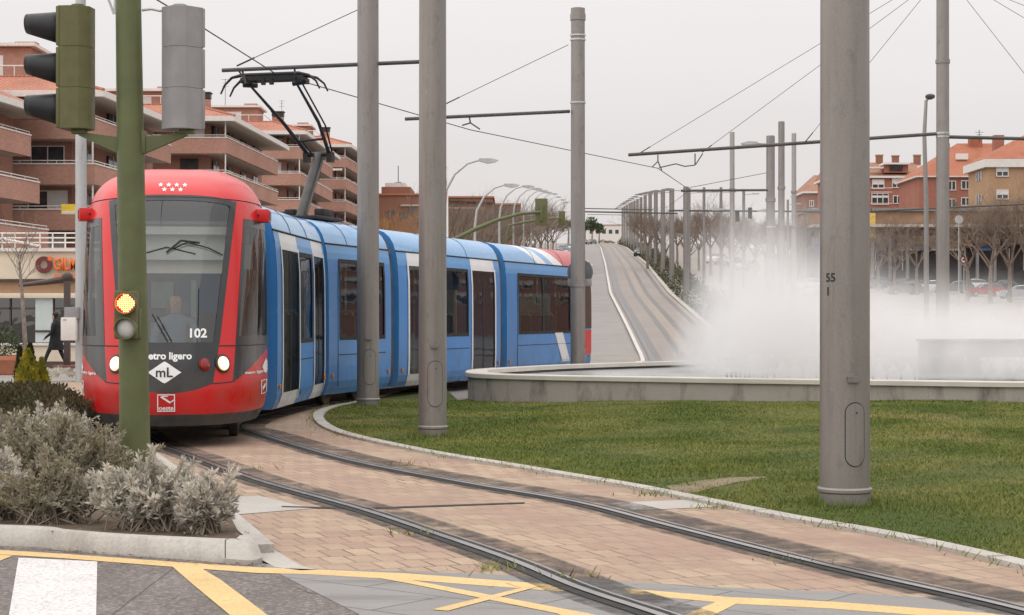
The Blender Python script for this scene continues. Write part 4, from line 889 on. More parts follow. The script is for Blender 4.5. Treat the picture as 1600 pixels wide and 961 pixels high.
# ---- pantograph on the roof of the centre car
M['panto'] = plain('pantograph_black', (.02, .019, .02), .5, .3); M['pantog'] = plain('pantograph_arm', (.085, .082, .08), .5, .3)
y0 = 1.75
b = B(); b.box((0, y0, 3.43), (1.1, 1.3, .07), bev=.02); b.box((.3, y0 + .3, 3.55), (.2, .5, .16), bev=.03); b.box((-.3, y0 + .3, 3.55), (.2, .5, .16), bev=.03); pg = b.done('pantograph', M['panto'], c3)
kn = Vector((-.02, y0 + .85, 4.72)); hd = Vector((-.12, y0 - 1.05, 5.96))
b = B(); b.tube([(-.05, y0, 3.45), kn], [.10, .085], 12); b.tube([(.12, y0 - .1, 3.5), kn + Vector((.1, -.02, -.08))], .018, 6); b.done('lower_arm', M['pantog'], pg)
b = B(); b.tube([kn + Vector((-.25, 0, 0)), kn + Vector((.25, 0, 0))], .05, 8); b.box(kn + Vector((-.24, 0, -.06)), (.1, .18, .2)); b.box(kn + Vector((.24, 0, -.06)), (.1, .18, .2))
for s_, tx in ((-1, -.50), (1, .42)):
    b.tube([kn + Vector((s_ * .22, 0, 0)), kn + Vector((s_ * .26 + (tx - s_ * .26) * .45, -.85, .52)), hd + Vector((tx, 0, -.12))], [.04, .034, .022], 8)
b.tube([kn + Vector((.26, .03, .05)), kn + Vector((.33, -.5, .5)), hd + Vector((.50, .05, -.1))], .018, 6)
b.tube([kn + Vector((-.32, -.36, .22)), kn + Vector((.27, -.36, .26))], .025, 6); b.tube([kn + Vector((-.2, -.36, .24)), kn + Vector((-.1, -.1, .0))], .02, 6); b.done('upper_arm', M['panto'], pg)
b = B()
for dy in (-.2, .2):
    b.tube([hd + Vector((-.98, dy, -.30)), hd + Vector((-.9, dy, -.14)), hd + Vector((-.76, dy, -.01)), hd + Vector((-.55, dy, .03)), hd + Vector((.55, dy, .03)), hd + Vector((.74, dy, -.01)), hd + Vector((.88, dy, -.12)), hd + Vector((.95, dy, -.26))], [.016, .02, .026, .036, .036, .026, .02, .016], 6)
    b.box(hd + Vector((0, dy, -.03)), (1.1, .05, .07))
for x in (-.55, -.48, .48, .55): b.box(hd + Vector((x, 0, -.07)), (.06, .5, .1), bev=.015)
for x in (-.14, .02): b.box(hd + Vector((x, -.2, -.1)), (.07, .06, .12))
b.tube([hd + Vector((-.62, 0, -.12)), hd + Vector((-.35, 0, -.14))], .045, 8); b.tube([hd + Vector((.35, 0, -.13)), hd + Vector((.62, 0, -.10))], .045, 8); b.done('collector_head', M['panto'], pg)
# roof insulators behind the pantograph
b = B()
for k in range(5): b.lathe([(.02, 0), (.055, .02), (.03, .05)], 10, c=(.75, L3 - .45, 3.36 + .075 * k))
b.ball((.75, L3 - .45, 3.77), .06, mi=0); b.done('insulator', M['offwhite'], c3)
# ------------------------------------------------------------------ catenary masts
def on_lawn(px, py):
    Y = 12.
    while Y < 45:
        p = P(px, py, Y)
        if p.z <= lawnz(p.x, p.y): return Vector((p.x, p.y, lawnz(p.x, p.y)))
        Y += .02
def mast(label, base, h, r, hatch=True, collars=(), hz=None, plate=True, rz=0, arm_h=None, cap=False, group=None, r2=None, mat_='mast'):
    t = thing('catenary_mast', label, 'mast', base, rz, group)
    r2 = r2 or r * .93
    B().lathe([(r, -.25), (r, .02), (r2, h - .02), (r2 - .02, h)], 40).done('pole', M[mat_], t, 40)
    B().lathe([(r + .004, -.25), (r + .006, .10), (r + .018, .112), (r + .018, .135), (r + .004, .15)], 40).done('base_collar', M[mat_], t, 40)
    for z in collars: B().lathe([(r2 + .01, z - .06), (r2 + .028, z - .055), (r2 + .028, z + .055), (r2 + .01, z + .06)], 32).done('clamp_band', M[mat_], t, 40)
    if hatch:
        z0, z1, hw = hz or (.5, 1.05, .085); a0 = R(-90 + 14); path = []
        for k in range(17): path.append((hw * math.cos(math.pi * k / 16), z1 + hw * math.sin(math.pi * k / 16)))
        for k in range(17): path.append((-hw * math.cos(math.pi * k / 16), z0 - hw * math.sin(math.pi * k / 16)))
        path.append(path[0]); cyl = lambda x, z, o: Vector(((r + o) * math.cos(a0 + x / r), (r + o) * math.sin(a0 + x / r), z))
        B().tube([cyl(x, z, -.001 * 0) for x, z in path], .0055, 5, cap=False).done('hatch_seam', M['rubber'], t, 0)
        b = B(); rows = []
        for j in range(9):
            rows.append([cyl(x * (1 - .999 * j / 8), (z0 + z1) / 2 + (z - (z0 + z1) / 2) * (1 - .999 * j / 8), .004) for x, z in path])
        b.grid(rows); ht = b.done('hatch', M[mat_], t, 40); B().lathe([(.008, 0), (.008, .008)], 8, M=Matrix.Translation(cyl(.01, z1, .002)) @ Matrix.Rotation(R(90), 4, 'X')).done('lock', M['rubber'], ht)
        if plate:
            pz = z1 + hw + .19; b = B(); b.box((0, 0, 0), (.10, .03, .055), bev=.008, mat=Matrix.Translation(cyl(-.02, pz, .012)) @ Matrix.Rotation(a0 + R(90), 4, 'Z')); b.box((0, 0, 0), (.11, .036, .012), mat=Matrix.Translation(cyl(-.02, pz + .022, .014)) @ Matrix.Rotation(a0 + R(90), 4, 'Z')); b.done('cable_outlet', M[mat_], t)
    if cap: B().lathe([(r2 + .004, h - .28), (r2 + .02, h - .27), (r2 + .02, h - .12), (r2 + .004, h - .11), (r2 + .004, h + .01), (r2 - .03, h + .02)], 32).done('mast_cap', M[mat_], t, 40)
    return t
def loc(t, p): return Vector(p) - t.location
def cantilever(t, a, b_, r=.035, stays=(), drops=()):
    o = B().tube([loc(t, a), loc(t, b_)], r, 8).done('cantilever_arm', M['arm'], t)
    for s0, s1 in stays:
        B().tube([loc(t, s0), loc(t, s1)], .0075, 5).done('stay_wire', M['wire'], t, 0)
        d_ = (Vector(s1) - Vector(s0)).normalized(); B().tube([loc(t, s0), loc(t, Vector(s0) + d_ * .35)], .016, 6).done('turnbuckle', M['wire'], o, 0)
    for top, bot in drops:
        B().tube([loc(t, top), loc(t, bot)], .018, 6).done('dropper', M['arm'], o, 0)
m3b = on_lawn(1320, 788); m2b = on_lawn(676, 682); m1b = on_lawn(575, 635)
mr = lambda p, w: w / 2 * p.y / FPX
m3 = mast('thick grey catenary mast standing on the lawn at the paver edge with stencilled digits', m3b, 9.8, mr(m3b, 78), hz=(.42, .78, .085))
m2 = mast('grey catenary mast at the lawn edge in front of the third tram section', m2b, 9.8, mr(m2b, 44), hz=(.5, .9, .10))
m1 = mast('grey catenary mast at the lawn tip, its long arm reaching over the tram', m1b, 9.8, mr(m1b, 35), hz=(.5, .9, .11))
m4b = P(903, 600, 41.6); m4b.z = .15
m4 = mast('shorter grey catenary mast behind the fountain with a round sign back', m4b, 8.6, .172, hatch=False, collars=(2.2,), cap=True)
m5b = P(1473, 585, 50); m5b.z = .0
m5 = mast('grey catenary mast rising out of the mist to the right of the fountain', m5b, 11.6, .185, hatch=False, collars=(8.72,))
def stencil(t, r, txt, z, ang_, size, bold=.002):
    me = text_me(txt, size, bold); bm = bmesh.new(); bm.from_mesh(me); bmesh.ops.subdivide_edges(bm, edges=[e_ for e_ in bm.edges if e_.calc_length() > .03], cuts=2); bm.to_mesh(me); bm.free()
    for v in me.vertices: aa = ang_ + v.co.x / r; v.co = ((r + .003) * math.cos(aa), (r + .003) * math.sin(aa), z + v.co.y)
    me.update(); return link('stencilled_digits', me, M['decalblack'], t, 0)
r3 = mr(m3b, 78); zc3 = CH + (HY - 435) / FPX * m3b.y - m3b.z
stencil(m3, r3 * .985, '55', zc3 + .0, R(-90 - 45), .10); stencil(m3, r3 * .985, '1', zc3 - .115, R(-90 - 52), .1)
# cantilevers (mast 1: over the tram; mast 4; mast 5)
y1 = m1b.y
cantilever(m1, P(347, 110, y1 + .3), P(668, 96, y1 - .1), .036, [(P(370, 103, y1 + .3), P(575, 8, y1))], [(P(378, 108, y1 + .3), P(384, 130, y1 + .3)), (P(372, 108, y1 + .3), P(384, 130, y1 + .3)), (P(460, 104, y1 + .2), P(461, 115, y1 + .2))])
y4 = m4b.y
cantilever(m4, P(633, 186, y4 - 1.2), P(890, 174, y4), .04, [(P(697, 162, y4 - .9), P(888, 70, y4)), (P(655, 184, y4 - 1), P(697, 162, y4 - .9))], [(P(733, 181, y4 - .7), P(735, 192, y4 - .7)), (P(722, 196, y4 - .7), P(735, 192, y4 - .7)), (P(735, 192, y4 - .7), P(750, 202, y4 - .7))])
for zz_ in (8.6 - .62, 8.6 - .72, 6.42): B().lathe([(.176, zz_ - .02), (.182, zz_ - .018), (.182, zz_ + .018), (.176, zz_ + .02)], 28).done('clamp_band', M['steel'], m4, 40)
y5 = m5b.y
top5 = m5b + Vector((0, 0, 11.3))
cantilever(m5, P(982, 242, y5 + 2.5), P(1464, 209, y5), .05, [(P(1000, 239, y5 + 2.4), top5), (P(1097, 238, y5 + 2), top5 - Vector((0, 0, .15))), (P(1258, 222, y5 + 1), top5 - Vector((0, 0, .1)))],
    [(P(1028, 242, y5 + 2.2), P(1028, 252, y5 + 2.2)), (P(1086, 240, y5 + 2), P(1086, 258, y5 + 2)), (P(1098, 240, y5 + 2), P(1087, 257, y5 + 2)), (P(1086, 258, y5 + 2), P(1070, 260, y5 + 2)), (P(1070, 260, y5 + 2), P(1056, 256, y5 + 2)), (P(1056, 256, y5 + 2), P(1030, 262, y5 + 2.2)), (P(1028, 252, y5 + 2.2), P(1019, 261, y5 + 2.2)), (P(1028, 252, y5 + 2.2), P(1034, 266, y5 + 2.2))])
cantilever(m5, P(1483, 214, y5), P(1900, 224, y5 + .5), .05, [(P(1650, 178, y5), top5), (P(1750, 118, y5), top5), (P(1900, 130, y5), top5 - Vector((0, 0, .1)))])
for zz_ in (6.62, 6.72): B().lathe([(.18, zz_ - .03), (.19, zz_ - .025), (.19, zz_ + .025), (.18, zz_ + .03)], 28).done('clamp_band', M['steel'], m5, 40)
# round sign back and plate on mast 4
t = thing('road_sign', 'round grey sign back with a small plate fixed behind the mast by the fountain', 'sign', m4b)
b = B(); q = Matrix.Translation((.06, .24, CH + (HY - 425) / FPX * y4 - .15)) @ Matrix.Rotation(R(90), 4, 'X'); b.lathe([(.285, -.012), (.30, -.008), (.30, .008), (.285, .012)], 32, M=q); b.done('disc', plain('sign_back', (.13, .13, .135), .5, .3), t, 40)
B().box((.05, .21, CH + (HY - 441) / FPX * y4 - .15), (.56, .02, .17), bev=.008).done('plate', M['signalgrey'], t); B().box((.02, .2, 2.35), (.05, .05, 1.1)).done('bracket', M['galv'], t)
# ------------------------------------------------------------------ contact wire
wp_ = [(-2.2, 8, 6.0), (-3.6, 20, 6.0), (-4.72, 27.2, 6.0)] + [tuple(c3.matrix_world @ Vector((0, 0, 0)))][:0]
ca, sa = math.cos(math.atan2((J34 - J23).x, (J34 - J23).y)), math.sin(math.atan2((J34 - J23).x, (J34 - J23).y))
o3 = J23 + (J34 - J23).normalized() * .24; cw = Vector((o3.x + sa * .7 + ca * (-.1), o3.y + ca * .7 - sa * (-.1), 6.02))
cwl = [P(180, -40, 20.5), P(315, 42, 27.0), Vector((cw.x, cw.y, cw.z)), P(735, 203, 41), P(1028, 263, 52.4)]
tag(B().tube(cwl, .011, 5).done('contact_wire', M['wire'], None, 0), 'overhead contact wire running along above the tram roof', 'wire')
tag(B().tube([P(1028, 263, 52.4), P(1078, 297, 78), P(1045, 322, 155), P(1005, 340, 260)], .016, 4).done('contact_wire', M['wire'], None, 0), 'overhead contact wire continuing up the hill beyond the fountain', 'wire')
# ------------------------------------------------------------------ masts climbing the hill
hp = thing('catenary_mast', 'grey mast with a short lamp head, nearest of the row climbing beside the hill tracks', 'mast', (0, 0, 0), 0, 'masts climbing the hill beside the tracks')
B().lathe([(.26, -.5), (.25, 9.9), (.2, 9.95)], 14).done('pole', M['mastfar'], hp, 40); b = B(); b.tube([(-.1, 0, 9.55), (-1.2, 0, 9.62)], .035, 6); lf = b.done('lamp_arm', M['mastfar'], hp); b = B(); b.hprism([(-1.1, 9.55), (-2.1, 9.60), (-2.15, 9.70), (-1.6, 9.80), (-1.1, 9.76)], -.2, .2); b.done('lamp_head', M['mastfar'], lf)
ky = [155 + 24 * k for k in range(14)]
for k, y in enumerate(ky):
    x = ip(y, [p[0] for p in RK], [p[1] for p in RK]) + .7; o = hp if k == 0 else dup(hp, group='masts climbing the hill beside the tracks', label='grey mast with a short lamp head in the row climbing beside the hill tracks')
    o.location = (x, y, H(x, y)); o.scale = (1, 1, 1.0)
for k, (y, x0, w, h) in enumerate(((158, 14.6, -9, 7.6), (235, 18.5, -9, 7.6), (330, 22.5, -9, 7.6), (430, 27, -9, 7.6))):
    tag(B().tube([(x0, y, H(x0, y) + h), (x0 + w, y - 1, H(x0, y) + h + .1)], .07, 6).done('span_tube', M['arm'], None, 0), ['dark catenary cross tube over the hill tracks nearest the mist', 'dark catenary cross tube over the hill tracks, second up the slope', 'dark catenary cross tube over the hill tracks, third up the slope', 'dark catenary cross tube over the hill tracks near the crest'][k], 'tube')
tag(B().tube([P(1045, 329, 160), P(1345, 331, 160), P(1600, 319, 150), P(1800, 312, 150)], .085, 6).done('span_wire', M['arm'], None, 0), 'long dark span cable crossing the whole street in front of the bare trees', 'cable')
tag(B().tube([P(1064, 298, 79.6), P(1200, 297, 79.6)], .06, 6).done('span_tube', M['arm'], None, 0), 'dark cross tube joined to the lamp mast that rises out of the mist', 'tube')
# masts in and behind the mist
mid = [(1204, 80, 10.15, .20, True, 'thick grey mast with a flat lamp head rising out of the mist'), (1221, 96, 12.6, .18, True, 'tall grey mast just right of the lamp mast in the mist'), (1144, 116, 13.2, .165, True, 'slim grey mast with a lamp head left of the mist masts'), (1240.5, 112, 13.0, .155, False, 'slim plain grey mast right of the tall mist mast')]
for px, y, h, r, lamp, lab in mid:
    p = P(px, 495, y); t = thing('catenary_mast', lab, 'mast', (p.x, y, H(p.x, y)))
    B().lathe([(r, -.3), (r * .95, h), (r * .8, h + .03)], 20).done('pole', M['mastfar'], t, 40)
    for z in (h * .55, h * .72): B().lathe([(r + .01, z - .09), (r + .03, z - .08), (r + .03, z + .08), (r + .01, z + .09)], 16).done('clamp_band', M['mastfar'], t, 40)
    if lamp:
        zl = h - .35 if px == 1204 else h * .62
        a_ = B().tube([(-.1, 0, zl), (-.75, 0, zl + .03)], .03, 6).done('lamp_arm', M['mastfar'], t); B().hprism([(-.55, zl), (-1.25, zl - .04), (-1.32, zl + .03), (-1.0, zl + .12), (-.6, zl + .1)], -.13, .13).done('lamp_head', M['galv'], a_)
    if px == 1204:
        for zz_ in (h * .45, h * .6): B().lathe([(r + .006, zz_ - .03), (r + .016, zz_ - .02), (r + .016, zz_ + .02), (r + .006, zz_ + .03)], 16).done('clamp_band', M['steel'], t, 40)
        B().tube([(0, 0, h - 1.6), P(1078, 293, 79.6) - t.location], .012, 4).done('stay_wire', M['wire'], t, 0)
far_m = [(1077, 205), (1100, 196), (1126.5, 190), (1162, 186), (1231, 215), (1258, 230)]
fm = None
for k, (px, y) in enumerate(far_m):
    p = P(px, 495, y)
    if fm is None:
        fm = thing('catenary_mast', 'thin grey mast with a side lamp among the bare trees beyond the mist', 'mast', (0, 0, 0), 0, 'far masts among the bare trees'); B().lathe([(.17, -.5), (.15, 10.2)], 10).done('pole', M['mastfar'], fm, 40); a_ = B().tube([(.1, 0, 9.6), (1.1, 0, 9.7)], .03, 5).done('lamp_arm', M['mastfar'], fm); B().hprism([(.9, 9.62), (1.6, 9.66), (1.6, 9.76), (.9, 9.76)], -.12, .12).done('lamp_head', M['galv'], a_); o = fm
    else: o = dup(fm)
    o.location = (p.x, y, H(p.x, y))
# thin lamp post with a globe-like head, right of the mist
t = thing('street_lamp', 'tall slim street lamp with a small dark head left of the mist mast', 'street lamp', (P(1447, 495, 62).x, 62, 0))
zt_ = CH + (HY - 152) / FPX * 62
B().tube([(.02, 0, -.2), (0, 0, zt_ * .6), (-.06, 0, zt_ * .86), (.0, 0, zt_ - .12), (.12, 0, zt_)], [.10, .085, .07, .055, .04], 12).done('pole', M['mastfar'], t)
B().lathe([(.05, -.10), (.16, -.04), (.17, .03), (.12, .08), (.04, .10)], 16, c=(.14, 0, zt_ + .02)).done('lamp_head', M['brown'], t)
# curved street lamps up the left side of the street
lmp = None
labs = ['curved arm street lamp, its pole hidden behind the lawn mast', 'curved arm street lamp, second of the row above the tram', 'curved arm street lamp, third of the row above the tram', 'curved arm street lamp, fourth of the row above the tram', 'curved arm street lamp, fifth of the row above the tram', 'small curved street lamp in the far end of the row']
for k, (px, y) in enumerate([(692, 84), (742, 104), (780, 130), (802, 158), (818, 187), (830, 218), (843, 250), (852, 283), (861, 320), (869, 360)]):
    p = P(px, 495, y)
    if lmp is None:
        lmp = thing('street_lamp', labs[0], 'street lamp', (0, 0, 0), 0, 'street lamps on the left side of the street')
        B().tube([(0, 0, -.5), (0, 0, 4), (0, 0, 7.4), (.12, 0, 8.3), (.55, 0, 9.1), (1.15, 0, 9.6), (1.75, 0, 9.78)], [.11, .10, .075, .07, .06, .05, .045], 8).done('pole', M['galv'], lmp); B().hprism([(1.65, 9.72), (2.1, 9.6), (2.45, 9.66), (2.6, 9.76), (2.3, 9.84), (1.7, 9.84)], -.13, .13).done('lamp_head', M['galv'], lmp); o = lmp
    else: o = dup(lmp, label=labs[min(k, 5)])
    o.location = (p.x, y, H(p.x, y))
# mast arm traffic signals beyond the tram (seen from the back)
def mast_arm(px0, py0, px1, py1, Y, hh, label):
    a_, b_ = P(px0, py0, Y), P(px1, py1, Y); g = H(a_.x, Y); t = thing('traffic_signal', label, 'traffic signal', (a_.x, Y, g)); l_ = lambda p: Vector(p) - t.location
    pts = [Vector((-.4, 0, -.1)), Vector((-.35, 0, (a_.z - g) * .75)), l_(a_)] + [l_(a_.lerp(b_, k)) + Vector((0, 0, (b_.z - a_.z) * (math.sin(k * math.pi / 2) - k))) for k in (.25, .5, .75, 1)]
    B().tube(pts, [.11, .1, .085, .08, .07, .06, .055], 8).done('mast_arm', M['oliveg'], t)
    hd_ = B().box(l_(b_) + Vector((0, .12, 0)), (hh * .46, .2, hh), bev=.04).done('signal_head', M['olive'], t); B().box(l_(b_) + Vector((0, -.01, -.05)), (.1, .07, hh * .6), bev=.02).done('bracket', M['oliveg'], hd_)
mast_arm(710, 374, 846, 331, 66, 1.0, 'olive traffic signal on a curved green arm above the tram roof')
mast_arm(796, 352, 878, 341, 118, .95, 'smaller olive traffic signal on a curved arm farther up the street')
# ------------------------------------------------------------------ near traffic signal pole
tp = P(212, 772, 15.0); tp.z = ISZ - .03
t = thing('traffic_signal', 'thick green traffic signal post in the planted island with side signal heads', 'traffic signal', tp)
PX = lambda px, py, dy=0.: P(px, py, 15.0 + dy) - tp
lean = PX(200.5, 0)
B().lathe([(.128, 0), (.126, .5), (.104, lean.z + .3)], 32, M=Matrix.Shear('XY', 4, (lean.x / lean.z, 0))).done('post', M['oliveg'], t, 40)
def octo(w, d_, c_): return [(-w / 2, -d_ / 2), (w / 2, -d_ / 2), (w / 2, d_ / 2 - c_), (w / 2 - c_, d_ / 2), (-w / 2 + c_, d_ / 2), (-w / 2, d_ / 2 - c_)]
def signal_head(name, px0, px1, py0, py1, rz, mt, visors, label, hw=.30, hd=.24):
    c0, c1 = PX((px0 + px1) / 2, py1), PX((px0 + px1) / 2, py0); h = c1.z - c0.z; 
    hd_ = thing(name, None, None, (0, 0, 0)); bpy.data.objects.remove(hd_)
    body = B(); q = Matrix.Translation(c0) @ Matrix.Rotation(rz, 4, 'Z'); n_ = 3
    for k in range(n_): 
        z0 = h * k / n_ + .0015; z1 = h * (k + 1) / n_ - .0015
        bb = [q @ Vector((x, y, z0)) for x, y in octo(hw, hd, .075)]; tt = [q @ Vector((x, y, z1)) for x, y in octo(hw, hd, .075)]
        va = [body.bm.verts.new(p) for p in bb]; vb = [body.bm.verts.new(p) for p in tt]; m_ = len(va)
        for i in range(m_): body.bm.faces.new((va[i], va[(i + 1) % m_], vb[(i + 1) % m_], vb[i]))
        body.bm.faces.new(va[::-1]); body.bm.faces.new(vb)
    cb = [q @ Vector((x * .97, y * .97, 0.006)) for x, y in octo(hw, hd, .075)]; ct = [q @ Vector((x * .97, y * .97, h - .006)) for x, y in octo(hw, hd, .075)]
    va = [body.bm.verts.new(p) for p in cb]; vb = [body.bm.verts.new(p) for p in ct]
    for i in range(6): body.bm.faces.new((va[i], va[(i + 1) % 6], vb[(i + 1) % 6], vb[i]))
    bmesh.ops.bevel(body.bm, geom=[e_ for e_ in body.bm.edges], offset=.003, segments=1, affect='EDGES', clamp_overlap=True)
    ho = body.done('signal_head', mt, t, 30); 
    if label: ho['label'] = label
    for k in range(n_):
        zc_ = h * (k + .5) / n_; dq = q @ Matrix.Translation((0, -hd / 2, zc_))
        B().box((0, 0, 0), (hw + .015, .03, h / n_ - .012), bev=.01, mat=dq).done('door', mt, ho)
        if visors:
            b = B(); rows = []
            for j in range(6):
                y = -.015 - .30 * j / 5; r_ = .138 - .055 * j / 5; zs_ = (.138 - r_) * .75
                rows.append([dq @ Vector((r_ * math.sin(a), y, r_ * math.cos(a) + zs_)) for a in [R(-172 + 344 * i / 28) for i in range(29)]])
            b.grid(rows); inner = [[p + (dq.to_3x3() @ Vector((0, 0, 0))) for p in rw] for rw in rows]; vo = b.done('visor', M['matblack'], ho, 60); sm_ = vo.modifiers.new('thickness', 'SOLIDIFY'); sm_.thickness = .006
            B().lathe([(.125, 0), (.12, .012), (.02, .03)], 24, M=dq @ Matrix.Rotation(R(90), 4, 'X') @ Matrix.Translation((0, 0, .016))).done('lens', M['matblack'], ho)
    b = B(); b.lathe([(.06, h - .006), (.055, h + .025), (.02, h + .03)], 16, c=c0); b.done('top_cap', mt, ho)
    return ho
# green head, its lenses facing left in the picture; grey head turned away
signal_head('signal_head', 98, 146, 12, 203, R(-96), M['olive'], True, 'olive signal head with three black visors', .285, .25)
signal_head('signal_head', 250, 312, 12, 203, R(138), M['signalgrey'], False, 'grey signal head seen from behind', .30, .26)
for (xa, xb, hgt_) in ((124, 184, 1), (292, 228, 1)):
    a_, b_ = PX(xa, 207), PX(xb, 219); b = B(); rows = []
    for k in range(6):
        c_ = a_.lerp(b_, k / 5); hh_ = .015 + .052 * k / 5; c_ = c_ + Vector((0, 0, -.012 - .03 * k / 5)); rows.append([c_ + Vector((0, y, z)) for y, z in ((-.03, -hh_), (.03, -hh_), (.03, hh_), (-.03, hh_))])
    b.grid(rows, closed=True); b.face(rows[0][::-1]); b.face(rows[-1]); bk = b.done('bracket', M['oliveg'], t); B().box((a_.x, 0, a_.z + .005), (.12, .1, .035), bev=.008).done('flange', M['oliveg'], bk); B().box((b_.x * .8 + PX(206, 219).x * .2, 0, b_.z - .02), (.055, .09, .19), bev=.01).done('clamp', M['oliveg'], bk)
B().tube([PX(222, 16), PX(236, 14), PX(250, 17), PX(272, 12)], .012, 6).done('top_rod', M['galv'], t)
# small repeater with a lit lamp on the post
b = B(); c_ = PX(198, 492, -.16); b.box(c_, (.19, .12, .40), bev=.02); rp = b.done('repeater', M['olive'], t)
B().box(PX(206, 505, -.09), (.16, .12, .25), bev=.01).done('mount', M['oliveg'], rp)
b = B(); b.box(PX(198, 452, -.2), (.06, .02, .012)); b.done('hood_clip', M['olive'], rp)
for py, lit in ((474, True), (513, False)):
    q = Matrix.Translation(PX(197, py, -.22)) @ Matrix.Rotation(R(90), 4, 'X')
    rm = B().lathe([(.092, -.02), (.092, .06), (.082, .06), (.078, .0)], 28, M=q).done('lens_rim', M['olive'], rp); B().lathe([(.08, .004), (.06, .02), (.01, .026)], 24, M=q).done('lens', M['redlamp'] if lit else M['lampglass'], rm) if not lit else None
    if lit:
        B().lathe([(.08, .004), (.078, .008)], 24, M=q).done('lens_plate', M['redlens'], rm); b = B()
        for i in range(-4, 5):
            for j in range(-4, 5):
                if (i * i + j * j) < 17.5: b.lathe([(.0072, .008), (.006, .014), (.002, .016)], 8, M=q @ Matrix.Translation((i * .0165, j * .0165, 0)))
        b.done('led_array', M['redlamp'], rm, 0)
# galvanised lamp post with cabinets, far left
gp_ = P(126, 560, 44); gp_.z = 0
t = thing('lamp_post', 'galvanised steel post behind the tram nose with two cabinets on it', 'post', gp_)
B().tube([(.02, 0, -.1), (0, 0, 9.6)], [.15, .125], 20).done('pole', M['galv'], t)
B().box(P(113, 489, 43.8) - gp_, (.34, .25, .28), bev=.015).done('cabinet', M['signalgrey'], t); cbx = B().box(P(108, 514, 43.7) - gp_, (.36, .22, .56), bev=.02).done('cabinet', M['offwhite'], t); B().box(P(101, 500, 43.5) - gp_, (.08, .01, .02)).done('badge', M['brown'], cbx)
b = B(); b.tube([P(165, -14, 44) - gp_, P(178, 22, 44) - gp_], .03, 6); b.tube([P(180, -14, 44) - gp_, P(179, 22, 44) - gp_], .03, 6); b.tube([P(120, -16, 44) - gp_, P(184, -14, 44) - gp_], .04, 6); b.done('lattice_arm', M['galv'], t)

# taller grass and weeds round the mast feet
rg = []
for mb_, rr_ in ((m1b, mr(m1b, 36)), (m2b, mr(m2b, 45)), (m3b, mr(m3b, 80))):
    for _ in range(520):
        a = rnd.uniform(0, 6.283); q = rr_ + .02 + abs(rnd.gauss(0, .10)); rg.append((mb_.x + math.cos(a) * q, mb_.y + math.sin(a) * q, lawnz(mb_.x + math.cos(a) * q, mb_.y + math.sin(a) * q)))
rg = np.array(rg); V, F = blades(rg, rng_.uniform(.03, .11, len(rg)), rng_.uniform(.003, .006, len(rg)), .5); stuff(np_mesh('weeds', V, F, M['grass']))
kr = []
for p, q in zip(kp[:-1], kp[1:]):
    for _ in range(int((q - p).length * 28)):
        t_ = rnd.random(); s_ = p.lerp(q, t_); n_ = (q - p).normalized(); w_ = abs(rnd.gauss(0, .05)) * (1 + 2 * max(0, math.sin(s_.x * 2.1))); kr.append((s_.x - n_.y * (.17 + w_) * -1 * -1, s_.y + n_.x * (.17 + w_), .03))
kr = np.array([k_ for k_ in kr if abs(k_[0]) < k_[1] * .33]); V, F = blades(kr, rng_.uniform(.02, .07, len(kr)), rng_.uniform(.003, .006, len(kr)), .8); stuff(np_mesh('weeds', V, F, M['grass']))
